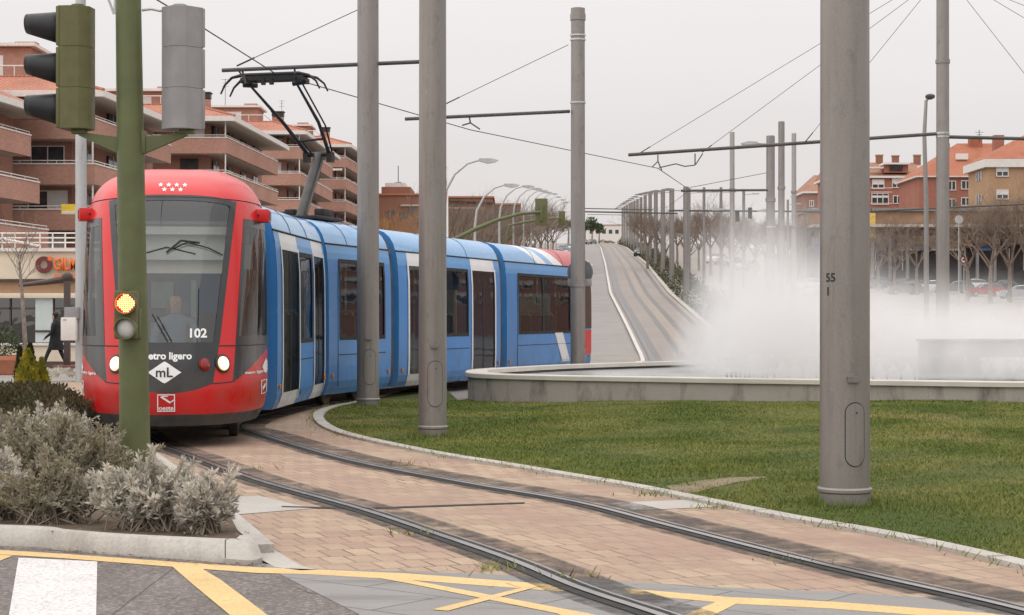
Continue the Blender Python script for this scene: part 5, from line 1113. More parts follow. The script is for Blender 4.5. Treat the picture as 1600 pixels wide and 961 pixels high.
# ------------------------------------------------------------------ stepped brick apartment block along the street
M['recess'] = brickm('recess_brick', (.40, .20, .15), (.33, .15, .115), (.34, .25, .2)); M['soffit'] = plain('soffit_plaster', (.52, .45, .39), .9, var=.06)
def wing(label, X, Y, zg, fw, ox, oy, nfl, eave, awn=(), rise=1.45, attic=True, ah=1.0, step=0.0, posts=True, seed=1):
    r_ = random.Random(seed)
    t = thing('apartment_building', label, 'building', (X, Y, zg), 0, 'stepped wings of the brick apartment block')
    A_, B_, C_ = Vector((-fw, 0)), Vector((0, 0)), Vector((ox, oy)); back = Vector((-fw, oy + 3))
    dside = (C_ - B_).normalized(); nside = Vector((dside.y, -dside.x))
    rec = 2.0
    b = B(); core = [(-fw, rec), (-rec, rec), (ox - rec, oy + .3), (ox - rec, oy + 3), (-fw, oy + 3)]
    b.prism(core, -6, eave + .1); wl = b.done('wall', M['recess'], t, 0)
    for k in range(nfl):
        zt = eave - 1.5 - 3.0 * k; s_ = step * k
        Bk, Ck = Vector((s_, -s_ * .4)), C_ + Vector((s_, 0)); Ak = Vector((-fw, -s_ * .4))
        if zt < -.5: break
        b = B(); b.wall([Ak, Bk, Ck], .22, zt - 1.32, zt, 0); b.done('parapet', M['brick'], t, 0)
        b = B(); b.prism([Ak + Vector((.05, .25)), Bk + Vector((-.25, .25)), Ck + Vector((-.25, 0)), (ox - rec - .5, oy), (-rec - .5, rec + .5), (-fw, rec + .5)], zt - 1.30, zt - 1.05); b.done('balcony_floor', M['soffit'], t, 0)
        b = B(); b.wall([Ak + Vector((0, -.05)), Bk + Vector((.05, -.05)), Ck + Vector((.05, 0))], .32, zt + .002, zt + .09); 
        b.done('parapet_cap', M['offwhite'], t, 0)
        rl = B(); pts = [Ak + Vector((0, .1)), Bk + Vector((-.1, .1)), Ck + Vector((-.1, 0))]; rl.tube([(p.x, p.y, zt + .26) for p in pts], .03, 4); 
        npst = 0
        for i in range(2):
            seg = pts[i + 1] - pts[i]
            for q in range(int(seg.length / 2.2) + 1):
                p = pts[i] + seg * (q / max(1, int(seg.length / 2.2))); rl.tube([(p.x, p.y, zt + .02), (p.x, p.y, zt + .26)], .022, 4)
        rl.done('railing', M['offwhite'], t, 0)
        # doors and windows in the recess
        nwin = max(1, int(fw / 4.2))
        for q in range(nwin):
            wx = -rec - 1.6 - q * 4.2; ww = r_.choice((1.5, 2.2, 2.6))
            if -wx + ww / 2 > fw: continue
            wo = B().box((wx, rec - .03, zt + .25), (ww, .06, 2.3)).done('window', M['window'], t, 0); fo = B(); 
            for xx in (-ww / 2, 0, ww / 2): fo.box((wx + xx, rec - .07, zt + .25), (.07, .05, 2.3))
            fo.box((wx, rec - .075, zt + 1.38), (ww + .06, .05, .07)); fo.done('frame', M['offwhite'] if r_.random() < .6 else M['brown'], wo, 0)
            if r_.random() < .45: B().box((wx + ww * .25, rec - .062, zt + .6), (ww * .48, .03, 1.5)).done('shutter', M['shutter'], wo, 0)
        for q in range(max(1, int(oy / 6))):
            p = B_ + dside * (rec + 2.5 + q * 6) - nside * rec * .98; a_ = math.atan2(dside.y, dside.x); wo = B().box((p.x, p.y, zt + .25), (2.2, .1, 2.3), rz=a_).done('window', M['window'], t, 0)
            fo = B(); fo.box((p.x + nside.x * .05, p.y + nside.y * .05, zt + .25), (.08, .06, 2.3), rz=a_); fo.done('frame', M['offwhite'], wo, 0)
        if posts:
            b = B(); b.tube([(Bk.x - .18, Bk.y + .18, zt), (Bk.x - .18, Bk.y + .18, zt + 1.72)], .06, 6); b.done('column', M['offwhite'], t, 0)
    for (fl, x0, x1) in awn:
        zt = eave - 1.5 - 3.0 * fl + 1.68; b = B(); rows = []; nsc = int((x1 - x0) / .22)
        rows = [[Vector((x0 + (x1 - x0) * i / nsc, .55, zt)) for i in range(nsc + 1)], [Vector((x0 + (x1 - x0) * i / nsc, -.35, zt - .32)) for i in range(nsc + 1)], [Vector((x0 + (x1 - x0) * i / nsc, -.36, zt - .44 - .10 * (i % 2))) for i in range(nsc + 1)]]
        b.grid(rows); b.done('awning', M['awn'], t, 20)
    # roof
    ov = .75
    E = [Vector((-fw, -ov)), Vector((ov, -ov)), C_ + Vector((ov, 0)), Vector((ox + ov, oy + 3)), Vector((-fw, oy + 3))]
    b = B(); b.wall(E[:3] + [E[3]], .3, eave - .12, eave + .30); b.done('fascia', M['offwhite'], t, 0)
    b = B(); b.prism([(p.x, p.y) for p in (E[0] + Vector((0, .1)), E[1] + Vector((-.1, .1)), E[2] - Vector((.1, 0)), E[3] - Vector((.1, 0)), E[4])], eave - .08, eave + .02); b.done('eave_soffit', M['soffit'], t, 0)
    ins = 4.4; I = [Vector((-fw, ins - ov)), Vector((ov - ins, ins - ov)), C_ + Vector((ov - ins, 0)), Vector((ox + ov - ins, oy + 3))]
    b = B()
    for i in range(3): b.face([(*E[i], eave + .30), (*E[i + 1], eave + .30), (*I[i + 1], eave + .30 + rise), (*I[i], eave + .30 + rise)])
    b.face([(*I[0], eave + .3 + rise), (*I[1], eave + .3 + rise), (*I[2], eave + .3 + rise), (*I[3], eave + .3 + rise), (*E[4], eave + .3 + rise)])
    ro = b.done('roof', M['tile'], t, 0)
    b = B(); b.tube([(*E[1], eave + .33), (*I[1], eave + .33 + rise)], .12, 6); b.tube([(*I[0], eave + .33 + rise), (*I[1], eave + .33 + rise), (*I[2], eave + .33 + rise)], .09, 6); b.done('ridge', M['tile'], ro, 0)
    if attic:
        zt = eave + .3 + rise; ax0 = -ins - 1
        at = B().box((ax0 - 3.5, ins + 3.5, zt + 1.1 * ah), (6.5, 5, 2.3 * ah)).done('attic', M['brick'], t, 0); B().box((ax0 - 3.5, ins + 3.3, zt + 2.3 * ah + .1), (7.3, 5.8, .22)).done('attic_roof', M['offwhite'], at, 0)
        B().box((ax0 - 3.0, ins + .97, zt + .9 * ah), (1.7, .08, 1.6 * ah)).done('attic_window', M['shutter'], at, 0)
        for (cx_, cy_, w, hh_) in ((ax0 - 1.6, ins + 5, 1.5, 2.3 * ah + .9), (ax0 - 6.6, ins + 4, 1.3, 2.3 * ah + .6), (ax0 + 1.2, ins + 8, 1.3, 1.5)):
            ch = B().box((cx_, cy_, zt + hh_ / 2), (w, 1.0, hh_)).done('chimney', M['brick'], ro, 0)
            b = B(); b.box((cx_, cy_, zt + hh_ + .32), (w + .1, 1.05, .5)); b.box((cx_, cy_, zt + hh_ + .62), (w + .3, 1.3, .1)); 
        b.done('chimney_cowl', M['iron'], t, 0)
        b = B(); b.tube([(ax0 - 8, ins + .3, zt + .9), (ax0 + .6, ins + .3, zt + .9), (ax0 + .6, ins + 10, zt + .9)], .05, 4)
        for q in range(6): b.tube([(ax0 - 8 + q * 1.7, ins + .3, zt), (ax0 - 8 + q * 1.7, ins + .3, zt + .9)], .04, 4)
        b.done('roof_railing', M['offwhite'], t, 0)
        b = B(); ax_, ay_ = ax0 - 4.5, ins + 4; b.tube([(ax_, ay_, zt + 2), (ax_, ay_, zt + 5.6)], .03, 4)
        for q, w in ((5.5, .9), (5.1, .6), (4.7, .8)): b.tube([(ax_ - w / 2, ay_, zt + q), (ax_ + w / 2, ay_, zt + q)], .018, 4)
        b.done('aerial', M['wire'], t, 0)
    return t
w1 = wing('brick apartment wing at the picture edge with long sloping balconies above the shop', -33.0, 92, 0, 22, 2.4, 22, 6, 14.6, step=.55, attic=False, rise=1.8, seed=3)
w2 = wing('wide brick apartment wing with cream awnings behind the green signal head', P(148, 0, 118).x, 118, H(-25, 118), 22, 1.4, 19, 5, CH + 345 / FPX * 118 - H(-25, 118), awn=((0, -18, -11.5), (1, -14.2, -5.5), (0, -3.2, -.6)), seed=4)
w3 = wing('brick apartment wing with a brown tiled hip roof behind the grey signal head', P(355, 0, 153).x, 153, H(-24, 153), 14, 1.2, 24, 5, CH + 307 / FPX * 153 - H(-24, 153), awn=((0, -11, -4),), seed=5, ah=.6)
w4 = wing('brick apartment wing seen between the tilted arms of the pantograph', P(470, 0, 203).x, 203, H(-24, 203), 15, .6, 30, 6, CH + 286 / FPX * 203 - H(-24, 203), seed=6, ah=.8)
w5 = wing('farthest brick apartment wing just left of the mast at the lawn tip', P(541, 0, 245).x, 245, H(-22, 245), 16, 1.2, 26, 6, CH + 266 / FPX * 245 - H(-22, 245), awn=((1, -5, -.5),), seed=7, ah=.7)
# ------------------------------------------------------------------ shop
SY = 57.0
t = thing('shop_building', 'single storey cream shop with orange lettering below the brick apartments', 'shop', (P(60, 0, SY).x, SY, 0)); ox_ = t.location.x
sx = lambda px: (px - CX) / FPX * SY - ox_; sz = lambda py: CH + (HY - py) / FPX * SY
xl, xr = sx(-260), sx(236)
def sbox(name, x0, x1, z0, z1, y0, y1, m, par, bev=0): return B().box(((x0 + x1) / 2, (y0 + y1) / 2, (z0 + z1) / 2), (x1 - x0, y1 - y0, z1 - z0), bev=bev).done(name, m, par)
wl = sbox('wall', xl, xr, -.4, sz(536), 0, 12, M['cream'], t); sbox('skirting', xl, xr, -.4, .18, -.05, -.002, M['brown'], wl)
sbox('upper_wall', xl, xr, sz(436), sz(393), 0, 12, M['cream'], t); sbox('parapet_cap', xl - .1, xr + .1, sz(393), sz(388), -.12, 12, M['offwhite'], t)
sbox('brick_band', xl, xr, sz(458), sz(437) - .003, .12, 12, M['bricktan'], t); sbox('cornice', xl, xr, sz(466), sz(458), -.12, 12, M['cream'], t, .02)
sbox('shadow_gap', xl, xr, sz(439), sz(436) + 0, -.06, .12, M['brown'], t)
wins = [(-140, -70), (-66, 55), (82, 150), (160, 232)]
for a, c_ in wins:
    w_ = sbox('window', sx(a), sx(c_), sz(535), sz(466), .15, .2, M['dkglass'], t); n_ = 3; b = B()
    for k in range(n_ + 1): b.box((sx(a) + (sx(c_) - sx(a)) * k / n_, .12, (sz(535) + sz(466)) / 2), (.05, .06, sz(466) - sz(535)))
    b.box(((sx(a) + sx(c_)) / 2, .115, sz(482)), (sx(c_) - sx(a), .05, .06)); b.done('frame', M['brown'], w_, 0)
sbox('back_wall', xl, xr, sz(536), sz(466), 4, 12, plain('shop_interior', (.12, .085, .07), .8, var=.4, scale=2), t)
pn = sbox('panel', sx(55), sx(82), sz(535), sz(466), .02, .3, plain('pale_blue_panel', (.52, .58, .57), .5, var=.05), t); sbox('panel_bar', sx(55), sx(82), sz(519), sz(516), -.02, .018, M['brown'], pn)
sbox('sill', xl, xr, sz(540), sz(536), -.08, .14, M['offwhite'], t, .01)
# terrace railing and white screen above
b = B(); zr = sz(388)
for k in range(26): b.tube([(xl + (xr - xl) * k / 25, .4, zr), (xl + (xr - xl) * k / 25, .4, zr + .5)], .025, 4)
for z in (.2, .35, .5): b.tube([(xl, .4, zr + z), (xr, .4, zr + z)], .022, 4)
b.tube([(sx(-60), -.3, zr + .55), (sx(60), .2, zr + .08)], .04, 4); b.done('terrace_railing', M['offwhite'], t, 0)
sbox('terrace_wall', xl, xr, zr, zr + .45, 11, 12, M['brick'], t)
# sign
sg = thing('shop_sign', 'orange GILMAR letters and dark red ring emblem on the cream shop wall', 'sign', (P(68, 415, SY - .2).x, SY - .12, sz(414)))
M['orange'] = plain('orange_letters', (.78, .17, .03), .4, var=.05); M['maroon'] = plain('maroon_ring', (.15, .025, .025), .4)
cu = text_me('GILMAR', .54, .02, align='LEFT')
def extr(me, th, M4):
    bm = bmesh.new(); bm.from_mesh(me); g = bmesh.ops.extrude_face_region(bm, geom=bm.faces[:]); bmesh.ops.translate(bm, verts=[v for v in g['geom'] if isinstance(v, bmesh.types.BMVert)], vec=(0, 0, th)); bm.transform(M4); bm.to_mesh(me); bm.free(); return me
sxq = SY / FPX
link('letters', extr(cu, .06, Matrix.Translation(((83 - 68) * sxq, 0, 0)) @ Matrix.Rotation(R(90), 4, 'X') @ Matrix.Diagonal((.62, 1, 1, 1))), M['orange'], sg, 0)
b = B(); q = Matrix.Rotation(R(90), 4, 'X'); rows = []
for k in range(33):
    a = 2 * math.pi * k / 32 + .6; 
    wv = .13; rows.append([q @ Vector((math.cos(a) * r_, math.sin(a) * r_, z)) for r_, z in ((.12, 0), (.12, .06), (.27, .06), (.27, 0))])
b.grid(rows); b.done('ring', M['maroon'], sg, 20); B().lathe([(.075, 0), (.075, .07)], 16, c=(.2, 0, .2), M=q).done('dot', M['orange'], sg)
b = B(); b.box(((84 - 68) * sxq + 1.2, 0, -.36), (2.4, .05, .1)); b.done('underline', M['orange'], sg); 
su = text_me('MADRID', .11, .004, align='LEFT'); bpy.data.meshes.remove(su)
# yellow for-sale board on a balcony
t = thing('notice_board', 'small yellow notice board hanging on the brick balcony', 'board', P(107, 327, 108)); B().box((0, 0, 0), (.85, .05, .62)).done('panel', plain('yellow_board', (.75, .55, .05), .6), t); B().box((0, -.03, -.19), (.8, .02, .16)).done('text_strip', M['offwhite'], t)
# brown post with a long arm in front of the shop
pb_ = P(105, 583, 52); pb_.z = 0
t = thing('parasol_stand', 'dark brown post with a long horizontal arm in front of the shop', 'stand', pb_)
B().box((0, 0, 1.4), (.17, .17, 2.8), bev=.02).done('post', M['brown'], t); B().tube([P(30, 446, 52) - pb_, P(70, 441, 52) - pb_, P(106, 435, 52) - pb_], [.05, .08, .11], 8).done('arm', M['brown'], t)
B().ball((0, 0, 2.75), .17, (1, .8, .9)).done('joint', M['brown'], t); B().box((0, 0, .1), (.7, .7, .2), bev=.02).done('base', plain('maroon_base', (.17, .06, .05), .6), t)
# sapling, pot
def twigtree(b, p, d, L, r, depth, r_, spread=.55, n=3, seg=2, mi=0, up=.15):
    pts = [p]; q = p.copy(); dd = d.copy()
    for k in range(seg):
        dd = (dd + Vector((r_.gauss(0, .12), r_.gauss(0, .12), up * .3 + r_.gauss(0, .06)))).normalized(); q = q + dd * L / seg; pts.append(q.copy())
    b.tube(pts, [r * (1 - .55 * i / seg) for i in range(seg + 1)], 5 if depth > 2 else 3, cap=False, mi=mi)
    if depth <= 0: return
    for k in range(n):
        t_ = r_.uniform(.35, 1); i = min(seg - 1, int(t_ * seg)); pp = pts[i].lerp(pts[i + 1], t_ * seg - i)
        nd = (dd + Vector((r_.gauss(0, spread), r_.gauss(0, spread), r_.gauss(.1, spread * .6)))).normalized()
        twigtree(b, pp, nd, L * r_.uniform(.55, .8), r * .5, depth - 1, r_, spread, n, seg, mi, up)
sp_ = P(38, 572, 50); sp_.z = 0
t = thing('young_tree', 'thin leafless young tree with a pale trunk before the shop window', 'tree', sp_); r_ = random.Random(2)
tl = lambda px, py: P(px, py, 50) - sp_
B().tube([tl(40, 590), tl(39, 530), tl(36, 480), tl(33, 440), tl(30, 410)], [.075, .065, .055, .045, .035], 8).done('trunk', M['bark'], t)
b = B()
for k in range(11):
    p = tl(33 - k * .3, 445 - k * 5); a = r_.uniform(0, 6.28); twigtree(b, p, Vector((math.cos(a) * .7, math.sin(a) * .7, .75)).normalized(), .75, .014, 2, r_, .5, 4)
b.done('branches', M['bark'], t, 0)
t = thing('plant_pot', 'large square terracotta planter with a leafy bush at the picture edge', 'planter', (P(2, 575, 50).x, 50, 0))
b = B(); rows = []
for z, w in ((0, .40), (.32, .5), (.40, .56), (.52, .56), (.52, .48), (.44, .46)): rows.append([Vector((x * w, y * w, z)) for x, y in ((-1, -1), (1, -1), (1, 1), (-1, 1))])
b.grid(rows, closed=True); b.face(rows[0][::-1]); b.face(rows[-1]); b.done('pot', M['terr'], t, 30)
M['leaf'] = plain('dull_green_leaf', (.055, .075, .03), .6, var=.4, scale=3)
def leafcloud(n, fn, size, r_, aspect=.45):
    V = np.empty((n, 4, 3))
    for i in range(n):
        p, out_ = fn(r_); d_ = (out_ + Vector((r_.gauss(0, .6), r_.gauss(0, .6), r_.gauss(.2, .6)))).normalized(); s_ = d_.cross(Vector((r_.gauss(0, 1), r_.gauss(0, 1), r_.gauss(0, 1)))).normalized(); L = size * r_.uniform(.6, 1.35)
        V[i, 0] = p; V[i, 1] = p + d_ * L * .5 + s_ * L * aspect * .5; V[i, 2] = p + d_ * L; V[i, 3] = p + d_ * L * .5 - s_ * L * aspect * .5
    return V.reshape(-1, 3), np.arange(4 * n).reshape(-1, 4)
def ballfn(c, rad, fill=.5):
    def f(r_):
        d_ = Vector((r_.gauss(0, 1), r_.gauss(0, 1), r_.gauss(0, 1))).normalized(); k = r_.uniform(fill, 1) ** .6; return Vector(c) + Vector((d_.x * rad[0], d_.y * rad[1], d_.z * rad[2])) * k, d_
    return f
r_ = random.Random(4); V, F = leafcloud(900, ballfn((0, 0, .85), (.55, .5, .5), .2), .1, r_); np_mesh('foliage', V, F, M['leaf'], t)
# walking person and driver
def figure(name, J, parent, mats, faces):
    """J: {joint: (pos, radius, parent joint)}"""
    ks = list(J); me = bpy.data.meshes.new(name); me.from_pydata([J[k][0] for k in ks], [(ks.index(J[k][2]), ks.index(k)) for k in ks if J[k][2]], []); o = bpy.data.objects.new(name, me); COL.objects.link(o)
    s_ = o.modifiers.new('skin', 'SKIN'); s_.use_smooth_shade = True; o.modifiers.new('sub', 'SUBSURF').levels = 2
    for i, k in enumerate(ks): rr = J[k][1]; me.skin_vertices[0].data[i].radius = rr if isinstance(rr, tuple) else (rr, rr)
    me.skin_vertices[0].data[0].use_root = True; bpy.context.view_layer.update()
    ev = bpy.data.meshes.new_from_object(o.evaluated_get(bpy.context.evaluated_depsgraph_get())); bpy.data.objects.remove(o); bpy.data.meshes.remove(me)
    oo = link(name, ev, mats, parent, 80)
    for p in ev.polygons: p.material_index = faces(p.center)
    return oo
pw = P(87, 580, 54); pw.z = .0
t = thing('person', 'person in a long black coat walking past the shop window', 'person', pw)
J = {'pelvis': ((0, 0, .92), (.13, .11), None), 'waist': ((0, 0, 1.08), (.125, .10), 'pelvis'), 'chest': ((.01, 0, 1.28), (.15, .12), 'waist'), 'collar': ((0, 0, 1.43), (.11, .09), 'chest'), 'neck': ((-.015, 0, 1.50), .05, 'collar'), 'jaw': ((-.04, 0, 1.56), (.065, .075), 'neck'), 'head': ((-.035, 0, 1.64), (.085, .095), 'jaw'), 'crown': ((-.02, 0, 1.71), .06, 'head'),
     'hip1': ((-.03, -.09, .86), .09, 'pelvis'), 'knee1': ((-.22, -.09, .50), .062, 'hip1'), 'ankle1': ((-.36, -.09, .10), .045, 'knee1'), 'toe1': ((-.52, -.09, .05), .035, 'ankle1'),
     'hip2': ((.03, .09, .86), .09, 'pelvis'), 'knee2': ((.16, .09, .48), .062, 'hip2'), 'ankle2': ((.33, .09, .12), .045, 'knee2'), 'toe2': ((.24, .09, .03), .035, 'ankle2'),
     'sh1': ((.01, -.19, 1.39), .062, 'collar'), 'el1': ((-.06, -.24, 1.12), .05, 'sh1'), 'wr1': ((-.24, -.22, .98), .035, 'el1'), 'hand1': ((-.30, -.21, .93), .032, 'wr1'), 'fin1': ((-.34, -.21, .89), .02, 'hand1'),
     'sh2': ((.01, .19, 1.39), .062, 'collar'), 'el2': ((.10, .24, 1.12), .05, 'sh2'), 'wr2': ((.12, .24, .90), .035, 'el2'), 'hand2': ((.10, .23, .83), .03, 'wr2'), 'fin2': ((.09, .23, .78), .02, 'hand2')}
figure('body', J, t, [M['coat'], M['skin'], M['hair'], M['jeans']], lambda c: (2 if (c.x > -.045 or c.z > 1.68) else 1) if c.z > 1.51 else (1 if (c.x < -.27 and .8 < c.z < 1.0) or (c.y > .18 and c.z < .86) else (3 if c.z < .85 else 0)))
b = B(); b.grid([[Vector((cx_ + r_x * math.cos(2 * math.pi * k / 16), r_y * math.sin(2 * math.pi * k / 16), z)) for k in range(16)] for z, cx_, r_x, r_y in ((1.42, 0, .11, .17), (1.3, .01, .155, .20), (1.1, 0, .15, .165), (.95, .0, .175, .18), (.75, .01, .225, .2), (.60, .02, .25, .21))], closed=True); b.done('coat', M['coat'], t, 60)
b = B(); b.ball((-.005, 0, 1.675), .10, (1.0, .95, .85)); b.done('hair', M['hair'], t, 60)
# driver behind the windscreen
u1 = Vector((math.sin(ang1), math.cos(ang1))); dp_ = nose + u1 * 2.05
t = thing('person', 'tram driver in a blue shirt seated behind the windscreen', 'person', (dp_.x - .0, dp_.y, .42), -ang1)
J = {'pelvis': ((0, .1, .52), (.16, .13), None), 'belly': ((0, .1, .72), (.15, .12), 'pelvis'), 'chest': ((0, .08, .98), (.18, .13), 'belly'), 'collar': ((0, .06, 1.15), (.12, .09), 'chest'), 'neck': ((0, .04, 1.22), .055, 'collar'), 'jaw': ((0, .0, 1.30), (.07, .075), 'neck'), 'head': ((0, .01, 1.39), (.088, .10), 'jaw'), 'top': ((0, .03, 1.47), .06, 'head'),
     'sh1': ((-.22, .07, 1.09), .07, 'collar'), 'el1': ((-.29, -.06, .83), .052, 'sh1'), 'wr1': ((-.2, -.32, .80), .036, 'el1'), 'h1': ((-.18, -.41, .80), .034, 'wr1'), 'sh2': ((.22, .07, 1.09), .07, 'collar'), 'el2': ((.29, -.06, .83), .052, 'sh2'), 'wr2': ((.2, -.32, .80), .036, 'el2'), 'h2': ((.18, -.41, .80), .034, 'wr2'),
     'k1': ((-.12, -.38, .50), .08, 'pelvis'), 'f1': ((-.12, -.42, .08), .05, 'k1'), 'k2': ((.12, -.38, .50), .08, 'pelvis'), 'f2': ((.12, -.42, .08), .05, 'k2')}
figure('body', J, t, [M['shirt'], M['skin'], M['hair'], M['jeans']], lambda c: (2 if (c.z > 1.455 or c.y > .06) else 1) if c.z > 1.235 else (1 if c.y < -.33 and c.z > .7 else (3 if c.z < .6 else 0)))
b = B(); b.ball((0, -.098, 1.355), .018, (.8, 1.1, 1.2)); b.box((-.035, -.092, 1.385), (.03, .01, .012)); b.box((.035, -.092, 1.385), (.03, .01, .012)); 
for k, nm in ((0, 'nose'),): b.done('glasses', M['skin'], t, 60)
# ------------------------------------------------------------------ right hand buildings
def house(name, label, px0, px1, Y, pyb, pye, wall, roof, pyr, rdepth=9, wins=(), dep=14, hip=(.18, .18), fascia=.35, side=None, extra=None, group=None):
    """frontal building between two picture columns at distance Y; eave at pye, ridge at pyr"""
    x0, x1 = (px0 - CX) / FPX * Y, (px1 - CX) / FPX * Y; z = lambda py: CH + (HY - py) / FPX * Y; g = H((x0 + x1) / 2, Y); cxm = (x0 + x1) / 2
    t = thing(name, label, 'building', (cxm, Y, g), 0, group); w = x1 - x0; ze, zr = z(pye) - g, z(pyr) - g
    B().box((0, dep / 2, (ze - 4) / 2), (w, dep, ze + 4)).done('wall', M[wall], t, 0)
    b = B(); o_ = .6; b.box((0, dep / 2, ze - fascia / 2 + .1), (w + 2 * o_, dep + 2 * o_, fascia)); b.done('eave', M['offwhite'], t, 0)
    b = B(); E = [(-w / 2 - o_, -o_), (w / 2 + o_, -o_), (w / 2 + o_, dep + o_), (-w / 2 - o_, dep + o_)]; rl, rr = -w / 2 + hip[0] * w, w / 2 - hip[1] * w; ym = rdepth
    zz = ze + .12; b.face([(*E[0], zz), (*E[1], zz), (rr, ym, zr), (rl, ym, zr)]); b.face([(*E[1], zz), (*E[2], zz), (rr, ym, zr)]); b.face([(*E[2], zz), (*E[3], zz), (rl, ym, zr), (rr, ym, zr)]); b.face([(*E[3], zz), (*E[0], zz), (rl, ym, zr)])
    ro = b.done('roof', M[roof], t, 0)
    for (wx, wy, ww, wh, kind) in wins:
        X = (wx - CX) / FPX * Y - cxm; Z = z(wy) - g; W_, H_ = ww / FPX * Y, wh / FPX * Y
        wo = B().box((X, -.02, Z), (W_, .12, H_)).done('window', M['window'], t, 0)
        b = B(); f_ = .13
        for xx in (-W_ / 2, W_ / 2) + ((0,) if kind != 'wide' else (-W_ / 6, W_ / 6)): b.box((X + xx, -.1, Z), (f_, .1, H_ + f_))
        for q in (-H_ / 2, H_ / 2): b.box((X, -.105, Z + q), (W_ + f_, .1, f_))
        b.done('frame', M['offwhite'], wo, 0)
        if kind in ('half', 'wide'): B().box((X, -.09, Z + H_ * .22), (W_ - .1, .04, H_ * (.5 if kind == 'half' else .2))).done('shutter', M['shutter'], wo, 0)
    return t, ro, g, cxm, z
z_ = 'half'
t, ro, g, cxm, zf = house('apartment_house', 'red brick apartment house with a brown tiled mansard roof right of the thick mast', 1300, 1452, 300, 440, 276, 'brickred', 'tilebrown', 246, 10, [(1372, 288, 18, 14, z_), (1401, 286, 14, 14, z_), (1424, 286, 14, 14, 'half'), (1375, 311, 26, 17, 'wide'), (1402, 312, 13, 12, 'n'), (1424, 312, 14, 12, 'n'), (1340, 288, 14, 14, z_), (1340, 312, 14, 13, 'n')], hip=(.05, .02))
rx = lambda px, Y: (px - CX) / FPX * Y - cxm
b = B(); b.box((rx(1400, 300), 1.5, zf(262) - g), (rx(1420, 300) - rx(1382, 300), 3, 1.7)); b.done('dormer', M['brickred'], ro, 0); b = B(); b.box((rx(1400, 300), 1.2, zf(256) - g), (rx(1422, 300) - rx(1381, 300), 4, .3)); b.box((rx(1370, 300), .6, zf(262) - g), (2.2, 1.5, .3)); b.box((rx(1446, 300), 2.2, zf(259) - g), (1.6, 1.2, .5)); b.done('dormer_roof', M['offwhite'], ro, 0)
b = B(); b.box((rx(1400, 300), -.06, zf(262) - g), (2.2, .2, 1.1)); b.done('dormer_window', M['window'], ro, 0)
for px, py in ((1392, 238), (1418, 239), (1453, 238)):
    b = B(); b.box((rx(px, 300), 9.5, zf(py + 8) - g), (1.1, .9, 2.6)); ch = b.done('chimney', M['brickbrown'], ro, 0); b = B(); b.box((rx(px, 300), 9.5, zf(py) - g + .35), (1.3, 1.1, .2)); b.done('chimney_cap', M['bricktan'], ch, 0)
for z_py in (294, 300.5, 318): B().box((rx(1376, 300), -.55, zf(z_py) - g), (3.6, .08, .1)).done('balcony_rail', M['offwhite'], t, 0)
t, ro, g, cxm, zf = house('apartment_house', 'brick house with a steep orange roof behind the mist mast', 1436, 1600, 270, 440, 276, 'brickred', 'tileorange', 212, 12, [(1487, 290, 12, 14, 'n'), (1509, 289, 14, 13, 'n'), (1487, 318, 12, 14, 'n'), (1509, 315, 14, 12, 'n')], hip=(.55, .1), fascia=.2)
B().box((rx(1516, 270), 5, zf(240) - g), (1.8, .5, .9)).done('skylight', M['shutter'], ro, 0); b = B(); b.box((rx(1504, 270), 11, zf(234) - g), (1.3, 1.1, 4)); b.done('chimney', M['brickred'], ro, 0)
b = B(); b.box((rx(1553, 270), 11, zf(214) - g), (1.9, 1.4, 1.6)); b.done('chimney', M['tileorange'], ro, 0)
t, ro, g, cxm, zf = house('apartment_house', 'tan brick corner building with a white eave band at the picture edge', 1544, 1790, 243, 440, 250, 'bricktan', 'tileorange', 200, 8, [(1566, 268, 18, 15, 'half'), (1566, 304, 18, 14, 'half'), (1640, 268, 18, 15, 'half'), (1640, 304, 18, 14, 'half')], hip=(.35, .1), fascia=1.1, dep=10.5)
for z_py in (271, 308):
    wo = B().box((rx(1544, 243), 4.5, zf(z_py) - g), (.12, 2.6, 1.2)).done('window', M['window'], t, 0); b = B(); [b.box((rx(1544, 243) - .08, 4.5 + q, zf(z_py) - g), (.1, .16, 1.4)) for q in (-1.3, 0, 1.3)]; b.done('frame', M['offwhite'], wo, 0)
B().box((rx(1592, 243), 5, zf(236) - g), (2.2, .6, .6)).done('skylight', M['shutter'], ro, 0)
b = B(); b.box((rx(1594, 243), 11, zf(216) - g), (1.4, 1.2, 3)); b.done('chimney', M['brickred'], ro, 0)
b = B(); ax_ = rx(1557, 243); b.tube([(ax_, 9, zf(212) - g), (ax_, 9, zf(192) - g)], .05, 4); b.tube([(ax_ - .6, 9, zf(196) - g), (ax_ + .6, 9, zf(196) - g)], .03, 4); b.tube([(ax_ - .4, 9, zf(200) - g), (ax_ + .4, 9, zf(200) - g)], .03, 4); b.done('aerial', M['wire'], t, 0)
t, ro, g, cxm, zf = house('apartment_house', 'narrow brick building left of the thick mast beyond the parked cars', 1258, 1345, 345, 440, 300, 'brickbrown', 'tilebrown', 268, 9, [(1268, 318, 6, 9, 'n'), (1282, 318, 6, 9, 'n'), (1268, 340, 6, 9, 'n'), (1282, 340, 6, 9, 'n')], hip=(.3, .05))
for k, (pxa, pxb, Yh, wl_) in enumerate(((2050, 2700, 118, 'brick'), (2760, 3700, 96, 'brickred'), (1900, 2150, 190, 'bricktan'))):
    house('apartment_house', ['long brick house across the street beyond the right edge of the picture', 'red brick house farther round beyond the right edge of the picture', 'tan brick house behind the long one beyond the right edge of the picture'][k], pxa, pxb, Yh, 495, 495 - 14 / Yh * FPX, wl_, 'tileorange', 495 - 19 / Yh * FPX, 8, [(pxa + 60 + 90 * i, 495 - zf_ / Yh * FPX, 44, 40, 'half') for i in range(int((pxb - pxa - 60) / 90)) for zf_ in (2.5, 5.5, 8.5, 11.5)])
